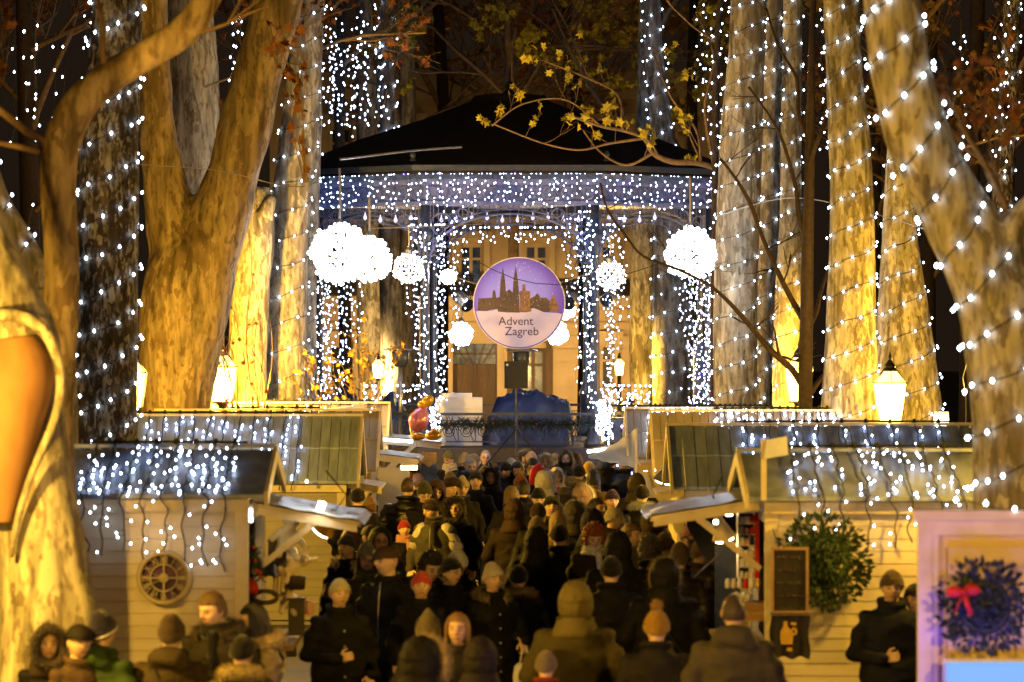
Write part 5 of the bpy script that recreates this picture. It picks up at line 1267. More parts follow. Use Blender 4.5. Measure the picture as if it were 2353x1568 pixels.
shade_lamp(1530, 1095, 42.5, 'grey shade lamp at the corner of the second right stall', .14, (R(12), R(12)), 'warm')


def tube_lamp(px, py, d, L_, label, m='white_lamp', rot=0, rad=.02):
    c = P(px, py, d); t_ = thing('tube_lamp', label, 'lamp', c); b = MB(); dx = Vector((math.cos(rot), 0, math.sin(rot))) * L_ / 2
    b.tube([-dx, dx], rad, 8); b.obj('tube', m, t_, True); h = MB(); h.beam(-dx + Vector((0, 0, rad + .012)), dx + Vector((0, 0, rad + .012)), .05, .02); h.obj('fitting', 'white', t_)
tube_lamp(1497, 1078, 49, .19, 'flat white lamp at the farthest right stall', rad=.03)
tube_lamp(1640, 1150, 39.7, .6, 'warm tube lamp under the eave of the second right stall', emat('tube_warm', (1, .78, .5), 3), R(2))
tube_lamp(705, 1107, 43.6, .03, 'tiny spotlight on the grey stall wall', 'warm', rad=.014)
tube_lamp(738, 1163, 29.2, .05, 'glaring little floodlight on the clock stall awning', 'flood', R(-20), .03)
tube_lamp(1675, 1180, 30.2, .05, 'small bright bulb under the chalkboard stall awning', 'warm', rad=.018)
tube_lamp(1645, 1200, 29.4, .03, 'tiny bulb left of the hanging shade lamp', 'warm', rad=.014)
tube_lamp(575, 1185, 29.3, .10, 'upright white lamp at the corner of the clock stall', emat('tube_white', (1, .93, .8), 8), R(90), .02)
tube_lamp(2163, 965, 45, .16, 'white lit box lamp between the right trunks', emat('box_lamp', (1, .9, .6), 8), rad=.07)
tube_lamp(940, 1075, 47.2, .20, 'white lamp inside the third left stall', 'warm', rad=.025)
tube_lamp(905, 1012, 50.8, .5, 'bluish lamp under the farthest left awning', emat('tube_cool', (.7, .85, 1), 14), R(-4), .02)
tube_lamp(1375, 1035, 51.5, .3, 'cool lamp behind the grey canopy', emat('tube_cool2', (.75, .88, 1), 18), R(8), .02)


# goods ---------------------------------------------------------------
def plush(px, py, d, s, label, m='cream', ears=True, tilt=0):
    c = P(px, py, d); t_ = thing('plush_toy', label, 'plush toy', c, 'plush toys hung at the clock stall'); b = MB()
    b.ell((0, 0, .0), (.055 * s, .05 * s, .07 * s), 14, 9); b.ell((0, -.01, .10 * s), (.048 * s, .045 * s, .045 * s), 14, 9)
    for sx in (-1, 1):
        b.cap2((sx * .045 * s, -.01, .03 * s), (sx * .085 * s, -.04, -.02 * s), .02 * s, .016 * s, 8); b.cap2((sx * .03 * s, -.02, -.05 * s), (sx * .05 * s, -.07 * s, -.09 * s), .024 * s, .02 * s, 8)
        if ears: b.cap2((sx * .025 * s, 0, .14 * s), (sx * .04 * s, 0, .18 * s), .014 * s, .016 * s, 8)
    b.cap2((0, -.04 * s, .09 * s), (0, -.06 * s, .088 * s), .02 * s, .014 * s, 8)
    me = remeshed(b, .008 * s, 1, 'body'); me.materials.append(M[m]); link('body', me, t_)
    e = MB(); [e.ell((sx * .018 * s, -.052 * s, .115 * s), (.005, .004, .005), 6, 4) for sx in (-1, 1)]; e.ell((0, -.078 * s, .092 * s), (.006, .004, .005), 6, 4); e.obj('face', 'black', t_)
    t_.rotation_euler = (0, R(tilt), R(20))
plush(660, 1238, 29.6, 1.5, 'white plush toy sitting highest on the clock stall rack', 'snow', False, 12)
plush(668, 1305, 29.7, 1.15, 'cream plush toy leaning over the black case', 'cream', True, 60)
plush(660, 1378, 29.8, 1.1, 'small cream plush toy at the front of the counter', 'cream', True, 10)


def good(label, cat, name, c, build, mats, smooth=False):
    t_ = MB(); build(t_); o = t_.obj(name, mats, None, smooth); o.location = c; tag(o, label, cat); return o
good('black display case standing on the counter rack', 'display case', 'display_case', P(637, 1275, 29.6), lambda b: (b.box(-.07, .07, 0, .16, -.10, .10), b.box(-.076, .076, -.006, .166, .10, .112)), 'dark_wood')
good('low black drum shaped box on the clock stall counter', 'box', 'hat_box', P(680, 1340, 29.7), lambda b: b.lathe((0, 0, 0), [(.07, -.05), (.075, .03), (.078, .05), (.02, .06)], 20), 'dark_wood', True)
good('dark pillar below the black drum box', 'stand', 'display_stand', P(680, 1410, 29.75), lambda b: (b.box(-.06, .06, 0, .12, -.15, .10), b.box(-.07, .07, -.01, .13, .10, .12), b.box(-.08, .08, -.02, .14, -.17, -.15)), 'dark_wood')
good('black round brimmed hat hanging by the counter garland', 'hat', 'felt_hat', P(612, 1308, 29.5), lambda b: b.lathe((0, 0, 0), [(.12, -.05), (.125, -.045), (.085, -.04), (.075, .03), (.03, .06)], 20, sx=1, sy=.7), 'black', True)
good('bright red woollen cap at the stall corner', 'cap', 'wool_cap', P(575, 1345, 29.4), lambda b: b.lathe((0, 0, 0), [(.06, -.06), (.065, -.03), (.055, .02), (.02, .05)], 16), 'red', True)
good('pink patterned scarf hanging off the counter end', 'scarf', 'folded_scarf', P(700, 1390, 29.9), lambda b: (b.quadbox([(-.05, -.02, -.06), (.06, -.02, -.09), (.06, .03, -.09), (-.05, .03, -.06), (-.06, -.02, .05), (.09, -.02, .02), (.09, .03, .02), (-.06, .03, .05)]),), 'pink')
good('carved wooden mirror frame lying among the goods', 'frame', 'carved_frame', P(610, 1372, 29.5), lambda b: b.tube([(.09 * math.cos(R(a)), -.01, .045 * math.sin(R(a))) for a in range(0, 361, 20)], .018, 6, cap=False), 'dark_wood', True)
for i, (x, y, l) in enumerate([(628, 1345, 'leftmost'), (636, 1340, 'middle'), (645, 1338, 'rightmost')]):
    good(l + ' of three wooden spoons upright on the counter', 'wooden spoon', 'wooden_spoon', P(x, y, 29.6), lambda b: (b.tube([(0, 0, -.09), (.01, 0, .05)], .008, 6), b.ell((.012, 0, .08), (.022, .01, .035), 10, 6)), 'wood', True)['group'] = 'wooden spoons on the counter'


def garland(px0, py0, px1, py1, d, label, w_=.05, m='needle', n=150):
    a, c = P(px0, py0, d), P(px1, py1, d); t_ = thing('fir_garland', label, 'garland', a); rng = random.Random(int(px0)); b = MB(); dd = c - a; b.tube([(0, 0, 0), dd / 2 + Vector((.02, 0, -.01)), dd], .008, 5)
    for i in range(n):
        p = dd * rng.random(); s = Vector((rng.uniform(-1, 1), rng.uniform(-1, .3), rng.uniform(-1, 1))).normalized() * w_ * rng.uniform(.6, 1.3); b.tube([p, p + s * .6, p + s], [.006, .005, .001], 3)
    b.obj('sprigs', m, t_); bb = MB(); [bb.ell(dd * rng.random() + Vector((rng.uniform(-.03, .03), -.04, rng.uniform(-.03, .03))), (.012,) * 3, 8, 5) for _ in range(6)]; bb.obj('berries', 'red', t_, True)
garland(578, 1245, 600, 1330, 29.2, 'fir garland with red berries down the clock stall corner', .06)
garland(812, 1095, 850, 1140, 47.3, 'fir branch on the little birdhouse board of the third left stall', .06, n=120)

garland(985, 975, 1385, 975, 56.75, 'dark evergreen tangle tied along the front railing of the bandstand', .16, 'needle_dark', 900)


def right_goods():
    d = 30.0; rk = thing('display_rack', 'tall rack of colourful packets with a red side board', 'rack', P(1718, 1330, d)); h = P(0, 1180, d).z - P(0, 1330, d).z
    b = MB(); b.box(.06, .09, -.02, .2, 0, h); b.obj('side_board', 'red', rk); s = MB(); [s.box(-.07, .059, 0, .18, k * h / 6, k * h / 6 + .008) for k in range(7)]; s.box(-.075, -.07, .0, .18, 0, h); s.obj('shelf', 'trim', rk)
    cols = ['white', 'red', 'cream', 'snow', 'pink', 'gold_foil', 'board', 'tarp', 'white', 'white']; rng = random.Random(8)
    i = 0
    names = ['top', 'second', 'third', 'fourth', 'fifth', 'lowest']
    for k in range(6):
        for j in range(3):
            m = rng.choice(cols); cc = MB(); hh = rng.uniform(.04, .065); w_ = .017
            if k % 2: cc.box(-w_, w_, -.01, .06, 0, hh)
            else: cc.lathe((0, .03, 0), [(w_, 0), (w_, hh * .7), (w_ * .6, hh * .85), (w_ * .6, hh)], 10)
            o = cc.obj('goods_packet' if k % 2 else 'goods_jar', m); o.location = P(1718, 1330, d) + Vector((-.045 + j * .04, -.005, k * h / 6 + .009))
            tag(o, '%s on the %s shelf of the right stall rack, %s one' % ('small packet' if k % 2 else 'small jar', names[5 - k], ('left', 'middle', 'right')[j]), 'packet' if k % 2 else 'jar', 'goods on the rack')
    for j in range(6):
        x = 1672 + j * 14; cc = MB(); cc.lathe((0, 0, 0), [(.018, 0), (.02, .01), (.02, .05), (.014, .06), (.014, .075)], 12); o = cc.obj('glass_jar', ['snow', 'cream', 'snow', 'red', 'snow', 'gold_foil'][j], None, True); o.location = P(x, 1352, 29.9)
        tag(o, 'glass jar %s in the row on the right counter' % ['first', 'second', 'third', 'fourth red lidded', 'fifth', 'last golden'][j], 'jar', 'jars in a row on the right counter')
    cc = MB(); rngc = random.Random(2)
    for i in range(5): cc.ell((-.05 + .028 * i, -.01, .012 * (i % 2)), (.03, .04, .03), 10, 6)
    o = cc.obj('tissue_heap', 'white', None, True); o.location = P(1700, 1372, 29.7); tag(o, 'heap of crumpled white paper on the right counter', 'paper')
    good('wooden counter shelf jutting out below the right jars', 'shelf', 'serving_shelf', P(1715, 1392, 29.75), lambda b: (b.box(-.15, .17, -.05, .3, -.03, .02), b.box(-.13, .17, -.02, .28, -.12, -.031)), 'wood')
    good('dark blue hatch door folded out beside the right counter', 'hatch', 'hatch_door', P(1655, 1350, 31), lambda b: (b.box(-.04, .16, 0, .03, -1.0, .36), b.box(-.02, .14, -.012, -.001, -.9, .3)), 'iron')
right_goods()


def extras():
    # packages on the farthest left roof, balloons, canopy, birdhouse board
    good('long white package lying on the farthest left stall roof', 'package', 'wrapped_package', P(770, 943, 51.0), lambda b: b.quadbox([(-.26, 0, -.03), (.24, 0, -.03), (.24, .2, -.03), (-.26, .2, -.03), (-.1, .02, .0), (.24, .02, .06), (.24, .18, .06), (-.1, .18, .02)]), 'snow')
    good('small white box beside the package on the farthest left roof', 'box', 'cardboard_box', P(824, 942, 51.0), lambda b: (b.box(-.075, .075, 0, .2, -.04, .06), b.box(-.08, .08, -.005, .205, .06, .07)), 'white')
    c = P(963, 965, 50.3); t_ = thing('foil_balloon', 'pink foil balloon with a golden top floating above the left awning', 'balloon', c)
    b = MB(); b.lathe((0, 0, 0), [(.01, -.17), (.07, -.15), (.13, -.06), (.135, .02), (.09, .11), (.04, .17), (.02, .19)], 20, sx=1, sy=.7)
    rot = Euler((0, R(22), 0)).to_matrix(); b.v = [tuple(rot @ Vector(v)) for v in b.v]; b.obj('body', 'pink_foil', t_, True)
    b = MB(); b.ell((.11, 0, .24), (.10, .07, .07), 14, 9, rot=Euler((0, R(-50), 0)).to_matrix()); b.ell((.03, 0, .2), (.05, .04, .05), 12, 8); b.obj('top', 'gold_foil', t_, True)
    s = MB(); s.tube([(-.06, 0, -.16), (-.02, 0, -.4), (0, 0, -.62)], .003, 3); s.obj('string', 'cable', t_)
    good('small yellow foil balloon on the left awning edge', 'balloon', 'foil_balloon', P(996, 1001, 50.4), lambda b: (b.ell((0, 0, 0), (.11, .08, .065), 16, 10), b.ell((0, 0, .07), (.03, .03, .03), 8, 6)), 'gold_foil', True)
    good('dull yellow foil balloon half sunk behind the left awning', 'balloon', 'foil_balloon', P(960, 1003, 50.6), lambda b: (b.ell((0, 0, 0), (.10, .07, .05), 16, 10), b.ell((-.06, 0, .03), (.04, .03, .03), 8, 6)), 'gold_foil', True)
    # canopy right
    t_ = thing('fabric_canopy', 'grey fabric canopy stretched from the farthest right stall towards the steps', 'canopy', P(1380, 1060, 50)); o0 = t_.location; b = MB(); nx, ny = 24, 10
    for j in range(ny + 1):
        for i in range(nx + 1):
            u, v = i / nx, j / ny; py0 = 1045 - 62 * u ** 1.5; py1 = 1052 + 25 * u; p = P(1352 + 112 * u, py0 + (py1 - py0) * v, 50 + .8 * (1 - v)); p.z += .02 * noise.noise(Vector((u * 8, v * 5, 1))); b.v.append(tuple(p - o0))
    for j in range(ny):
        for i in range(nx): e = j * (nx + 1) + i; b.f.append((e, e + 1, e + nx + 2, e + nx + 1)); b.m.append(0)
    b.obj('cloth', 'canvas', t_, True); q = MB(); q.beam(P(1462, 985, 50) - o0, P(1462, 1310, 50) - o0, .03, .03); q.obj('post', 'trim', t_)
    good('clear bag of white goods behind the grey canopy', 'bag', 'clear_bag', P(1418, 1035, 51.2), lambda b: b.ell((0, 0, 0), (.16, .1, .08), 18, 10), 'snow', True)
    good('birdhouse shaped board with small shelves at the third left stall', 'shelf board', 'birdhouse_shelf', P(843, 1180, 47.2), lambda b: (b.prism([(-.1, -.35), (.1, -.35), (.1, .12), (0, .28), (-.1, .12)], .05, .08), b.box(-.1, .1, -.03, .049, -.2, -.18), b.box(-.1, .1, -.03, .049, 0, .02), b.box(-.11, -.1, -.03, .08, -.35, .12), b.box(.1, .11, -.03, .08, -.35, .12)), 'wood')
    good('yellow side board of the third left stall counter', 'partition', 'counter_partition', P(895, 1130, 47.9), lambda b: (b.box(-.14, .20, 0, .03, -1.0, .30), b.box(.201, .25, -.02, .05, -1.0, .33)), 'board')
    good('blue and red curtain of foil ribbons beside the third left stall', 'curtain', 'ribbon_curtain', P(955, 1130, 49), lambda b: [b.box(-.1 + i * .03, -.08 + i * .03, (i % 2) * .02, (i % 2) * .02 + .015, -.3, .26 - .02 * i) for i in range(8)], 'red')
    good('fringed golden ornament hanging under the farthest left awning', 'ornament', 'fringed_ornament', P(985, 1050, 50), lambda b: [b.box(-.09 + i * .018, -.078 + i * .018, 0, .02, -.13 + .05 * abs(i - 5) / 5, .06) for i in range(11)], 'gold_foil')
    # black umbrella above the right queue
    t_ = thing('open_umbrella', 'black open umbrella held up under the right awning', 'umbrella', P(1690, 1240, 31)); b = MB(); n = 8
    rings = []
    for k in range(7):
        ph = R(90 - k * 13); rings.append([Vector((.47 * math.cos(ph) * math.cos(a) * (1 - .06 * (j % 2)), .47 * math.cos(ph) * math.sin(a) * (1 - .06 * (j % 2)), .47 * math.sin(ph) - .2)) for j, a in enumerate(2 * math.pi * i / 16 for i in range(16))])
    rings[0] = [Vector((.01 * math.cos(i), .01 * math.sin(i), .27)) for i in range(16)]
    b.ring_loft(rings, cap=False); rot = Euler((R(-25), R(50), 0)).to_matrix(); b.v = [tuple(rot @ Vector(v)) for v in b.v]; b.obj('canopy', 'black', t_, True)
    s = MB(); s.tube([rot @ Vector((0, 0, .3)), rot @ Vector((0, 0, -.5))], .006, 6); s.obj('shaft', 'steel', t_)
    # white flag of paper at the right stall corner
    t_ = thing('paper_flag', 'crumpled white paper flag on a post at the chalkboard stall corner', 'flag', P(1755, 1150, 28.7)); b = MB(); b.beam((0, 0, 0), (0, 0, P(0, 1010, 28.7).z - t_.location.z), .04, .02); b.obj('post', 'trim', t_); b = MB(); h = P(0, 1030, 28.7).z - t_.location.z
    b.quadbox([(0, -.02, h - .08), (.18, -.03, h - .05), (.18, -.02, h - .05), (0, -.01, h - .08), (.02, -.02, h + .06), (.17, -.04, h + .09), (.17, -.03, h + .09), (.02, -.01, h + .06)]); b.obj('paper', 'snow', t_)
    good('small white notice card hanging at the second right stall', 'notice', 'notice_card', P(1628, 1160, 39.6), lambda b: (b.box(-.09, .09, 0, .01, -.09, .09), b.box(-.01, .01, 0, .008, .091, .16)), 'white')
extras()


# ================================================================= people
HC = Vector((0, -.01, 1.632)); PIV = Vector((0, .015, 1.53))
_cache = {}


def head_mat(yaw, pitch):
    return Matrix.Translation(PIV) @ Matrix.Rotation(R(yaw), 4, 'Z') @ Matrix.Rotation(R(pitch), 4, 'X') @ Matrix.Translation(-PIV)


def g2(x, y, sx, sy): return math.exp(-(x * x) / (2 * sx * sx) - (y * y) / (2 * sy * sy))


def head_solid(b, Hm):
    n, m = 56, 40; rows = []
    for i in range(1, m):
        ph = -math.pi / 2 + math.pi * i / m; row = []
        for j in range(n):
            a = 2 * math.pi * j / n; dx, dy, dz = math.cos(ph) * math.cos(a), math.cos(ph) * math.sin(a), math.sin(ph)
            x, y, z = .077 * dx, .098 * dy, .118 * dz
            if dz < 0:
                t = -dz; x *= 1 - .28 * t * t; 
                if dy > 0: y *= 1 - .35 * t
                else: y *= 1 - .05 * t
            if dy < 0:
                fr = -dy
                y -= fr * (.024 * g2(x, z + .012, .010, .016) + .012 * g2(x, z - .012, .008, .02))      # nose
                y += fr * .011 * (g2(x - .031, z - .004, .014, .011) + g2(x + .031, z - .004, .014, .011))  # sockets
                y -= fr * .006 * g2(x, z - .032, .05, .009)                                               # brow
                y -= fr * .007 * g2(x, z + .060, .020, .010); y += fr * .004 * g2(x, z + .047, .02, .006)   # lips
                y -= fr * .010 * g2(x, z + .098, .020, .014); y += fr * .004 * g2(x, z + .078, .02, .007)   # chin
                y -= fr * .005 * (g2(x - .045, z + .022, .016, .018) + g2(x + .045, z + .022, .016, .018))
            row.append(Hm @ (HC + Vector((x, y, z))))
        rows.append(row)
    b.ring_loft(rows)
    for s in (-1, 1):
        b.ell(Hm @ (HC + Vector((s * .079, .012, -.004))), (.009, .019, .031), 10, 7)


def hand(b, w, d, side, curl=25, spread=1.0):
    """w wrist, d direction of the hand"""
    d = Vector(d).normalized(); up = Vector((0, -1, .2)); sd = d.cross(up)
    if sd.length < .1: sd = Vector((1, 0, 0))
    sd.normalize(); nrm = sd.cross(d).normalized(); w = Vector(w)
    for k in (-.9, -.3, .3, .9):
        b.cap2(w + sd * k * .018, w + d * .085 + sd * k * .030, .016, .014, 8)
    for k, ln in ((-1.0, .058), (-.34, .075), (.34, .080), (1.0, .070)):
        p = w + d * .088 + sd * k * .031; q = p; dd = d
        for s_, f_ in ((.5, curl), (.3, curl * 1.3), (.2, curl)):
            dd = (Matrix.Rotation(R(-f_ * side), 3, sd) @ dd); q2 = q + dd * ln * s_; b.cap2(q, q2, .0088, .0080, 7); q = q2
    t0 = w + d * .03 - sd * side * -.026; t1 = t0 + (d * .6 + sd * side * .8).normalized() * .042; t2 = t1 + (d * .9 + sd * side * .2 + nrm * -.4).normalized() * .034
    b.cap2(t0, t1, .012, .0105, 7); b.cap2(t1, t2, .0105, .009, 7)


POSES = {  # elbow / wrist for the person's left (+x) and right (-x) arm
    'pocket': (((.255, .04, 1.13), (.235, -.12, .95)), ((-.255, .04, 1.13), (-.235, -.12, .95))),
    'phone': (((.24, -.01, 1.12), (.07, -.26, 1.19)), ((-.24, -.01, 1.12), (-.06, -.27, 1.20))),
    'chest': (((.25, .04, 1.13), (.235, -.10, .94)), ((-.25, -.02, 1.12), (-.08, -.25, 1.10))),
    'bag': (((.25, .02, 1.13), (.20, -.20, 1.08)), ((-.255, .04, 1.13), (-.235, -.12, .95))),
    'raise': (((.25, -.04, 1.20), (.10, -.28, 1.52)), ((-.25, .02, 1.13), (-.20, -.14, 1.0))),
    'down': (((.262, .05, 1.12), (.27, -.02, .88)), ((-.262, .05, 1.12), (-.27, -.02, .88))),
}


def body_mesh(pose, yaw, pitch):
    k = ('b', pose, yaw, pitch)
    if k in _cache: return _cache[k]
    Hm = head_mat(yaw, pitch); b = MB(); head_solid(b, Hm)
    b.cap2((0, .02, 1.42), Hm @ Vector((0, .015, 1.56)), .062, .052, 14)
    b.ring_loft([[Vector((rx * math.cos(a), ry * math.sin(a), z)) for a in (2 * math.pi * j / 24 for j in range(24))] for z, rx, ry in ((.82, .13, .09), (.92, .155, .10), (1.08, .13, .09), (1.25, .15, .10), (1.38, .165, .09), (1.44, .12, .07), (1.48, .06, .05))])
    for s in (-1, 1):
        b.cap2((s * .085, 0, .88), (s * .095, -.01, .5), .078, .052, 12); b.cap2((s * .095, -.01, .5), (s * .10, .01, .1), .052, .036, 12); b.cap2((s * .10, .02, .05), (s * .115, -.14, .035), .034, .026, 8)
    for (el, wr), s in zip(POSES[pose], (1, -1)):
        b.cap2((s * .165, 0, 1.39), el, .045, .036, 10); b.cap2(el, wr, .036, .024, 10)
        d = (Vector(wr) - Vector(el)).normalized()
        if pose == 'phone': d = Vector((-s * .35, -.75, .35))
        if pose == 'chest' and s < 0: d = Vector((.7, -.4, .15))
        if pose == 'bag' and s > 0: d = Vector((0, -.5, -.8))
        hand(b, wr, d, s, 42 if pose in ('phone', 'bag', 'raise') else 22)
    me = remeshed(b, .0062, 1, 'person_body')
    for m in ('skin', 'lips', 'eye', 'brow'): me.materials.append(M[m])
    Hi = Hm.inverted()
    for p in me.polygons:
        if p.center.z < 1.4: continue
        q = (Hi @ p.center) - HC
        if q.y > -.05: continue
        ax = abs(q.x)
        if ((ax - .031) / .0125) ** 2 + ((q.z - .004) / .0058) ** 2 < 1: p.material_index = 2
        elif .013 < ax < .052 and .019 + (.006 if ax < .035 else .002) < q.z < .031 + (.004 if ax < .035 else 0) - max(0, ax - .04) * .3: p.material_index = 3
        elif (ax / .026) ** 2 + ((q.z + .060) / .0085) ** 2 < 1: p.material_index = 1
    _cache[k] = me; return me


def coat_mesh(pose, style):
    k = ('c', pose, style)
    if k in _cache: return _cache[k]
    b = MB(); lng = 'coat' in style; puf = 'puffer' in style
    lv = [(.80, .215, .15), (.95, .215, .155), (1.08, .20, .14), (1.22, .205, .145), (1.33, .21, .142), (1.385, .195, .125), (1.43, .15, .105), (1.47, .10, .09), (1.515, .082, .085)]
    if lng: lv = [(.42, .27, .19), (.65, .245, .17)] + lv
    b.ring_loft([[Vector((rx * math.cos(a) * (1 + .0 * math.sin(a)), .012 + ry * math.sin(a), z)) for a in (2 * math.pi * j / 32 for j in range(32))] for z, rx, ry in lv])
    for (el, wr), s in zip(POSES[pose], (1, -1)):
        el = Vector(el); wr = Vector(wr)
        b.cap2((s * .165, .005, 1.365), el, .078, .064, 14); b.cap2(el, el.lerp(wr, .97), .064, .047, 14); b.cap2(el.lerp(wr, .86), el.lerp(wr, 1.0), .052, .05, 12)
    b.tube([(.088 * math.cos(R(a)), .015 + .092 * math.sin(R(a)), 1.505 + .02 * math.sin(R(a))) for a in range(0, 361, 20)], .026, 8)
    if 'hood' in style: b.ell((0, .10, 1.475), (.125, .075, .085), 16, 10); b.cap2((-.07, .09, 1.44), (.07, .09, 1.44), .06, .06)
    def disp(co):
        r = wob((co.x * 1.2, co.y * 1.2, co.z * 2.2), 4.5, .016) + wob((co.x, co.y, co.z * 1.6), 13, .006)
        if puf: r += .013 * (abs(math.sin(co.z * 34 + wob(co, 5, .5))) ** .6 - .6)
        else: r += .010 * (1 - abs(noise.noise(Vector((co.x * 5, co.y * 3, co.z * 7 + 3)))) * 3)
        return r
    me = remeshed(b, .0145, 3, 'coat', disp); me.materials.append(M['puffer' if puf else 'cloth'])
    _cache[k] = me; return me


def trouser_mesh():
    if 't' in _cache: return _cache['t']
    b = MB(); b.ring_loft([[Vector((rx * math.cos(a), ry * math.sin(a), z)) for a in (2 * math.pi * j / 24 for j in range(24))] for z, rx, ry in ((.78, .17, .11), (.92, .175, .12), (1.02, .16, .11))])
    for s in (-1, 1): b.cap2((s * .088, 0, .86), (s * .098, -.01, .5), .098, .074, 14); b.cap2((s * .098, -.01, .5), (s * .102, .012, .1), .074, .058, 14)
    me = remeshed(b, .02, 2, 'trousers', lambda c: wob(c, 7, .01)); me.materials.append(M['trouser']); _cache['t'] = me; return me


def shoe_mesh():
    if 's' in _cache: return _cache['s']
    b = MB()
    for s in (-1, 1): b.ring_loft([[Vector((s * .11 + w_ * math.cos(a), -.05 + l_ * math.sin(a), z)) for a in (2 * math.pi * j / 18 for j in range(18))] for z, w_, l_ in ((0, .05, .14), (.03, .052, .142), (.06, .046, .12), (.1, .042, .07), (.13, .045, .06))])
    me = b.mesh('shoes', 'shoe'); _cache['s'] = me; return me


def shell(b, r, c, keep, amp=0.0, fr=20, n=48, m=34, th=.9, mod=None):
    """part of an ellipsoid in head coordinates, with thickness"""
    vid = {}; V = []
    def vert(i, j, inner):
        j %= n; k = (i, j, inner)
        if k not in vid:
            ph = -math.pi / 2 + math.pi * i / m; a = 2 * math.pi * j / n; d = Vector((math.cos(ph) * math.cos(a), math.cos(ph) * math.sin(a), math.sin(ph)))
            s = (th if inner else 1 + (noise.noise(d * fr) * amp if amp else 0)); p = Vector((d.x * r[0] * s, d.y * r[1] * s, d.z * r[2] * s))
            if mod: p = mod(p, d, inner)
            vid[k] = len(b.v); b.v.append(tuple(HC + Vector(c) + p))
        return vid[k]
    kept = set()
    for i in range(m):
        for j in range(n):
            ph = -math.pi / 2 + math.pi * (i + .5) / m; a = 2 * math.pi * (j + .5) / n
            if keep(Vector((math.cos(ph) * math.cos(a), math.cos(ph) * math.sin(a), math.sin(ph)))): kept.add((i, j))
    for (i, j) in kept:
        for inner in (0, 1):
            q = [vert(i, j, inner), vert(i, j + 1, inner), vert(i + 1, j + 1, inner), vert(i + 1, j, inner)]
            b.f.append(tuple(q if not inner else q[::-1])); b.m.append(0)
        for (di, dj, e0, e1) in ((-1, 0, (0, 0), (0, 1)), (1, 0, (1, 1), (1, 0)), (0, -1, (1, 0), (0, 0)), (0, 1, (0, 1), (1, 1))):
            k = (i + di, (j + dj) % n)
            if k not in kept and 0 <= i + di < m:
                a0, a1 = (i + e0[0], j + e0[1]), (i + e1[0], j + e1[1])
                b.f.append((vert(*a1, 0), vert(*a0, 0), vert(*a0, 1), vert(*a1, 1))); b.m.append(0)


def tufts(b, pts, ln, rng, w=.0035):
    for p, nn in pts:
        d = (nn + Vector((rng.uniform(-1, 1), rng.uniform(-1, 1), rng.uniform(-1, 1))) * .55).normalized() * ln * rng.uniform(.5, 1.15); u = d.orthogonal().normalized() * w; v = d.cross(u).normalized() * w; k = len(b.v)
        b.v += [tuple(p + u), tuple(p - u * .5 + v), tuple(p - u * .5 - v), tuple(p + d)]; b.f += [(k, k + 1, k + 3), (k + 1, k + 2, k + 3), (k + 2, k, k + 3)]; b.m += [0, 0, 0]


def pom(b, c, r, rng, n=260):
    b.ell(c, (r * .6,) * 3, 10, 7)
    pts = []
    for i in range(n):
        z = 1 - 2 * (i + .5) / n; a = i * 2.4; s = math.sqrt(1 - z * z); nn = Vector((s * math.cos(a), s * math.sin(a), z)); pts.append((Vector(c) + nn * r * .5, nn))
    tufts(b, pts, r * .65, rng, .004)


def brim(dz_f, dz_b): return lambda d: d.z > (dz_f * (1 - d.y) / 2 + dz_b * (1 + d.y) / 2)


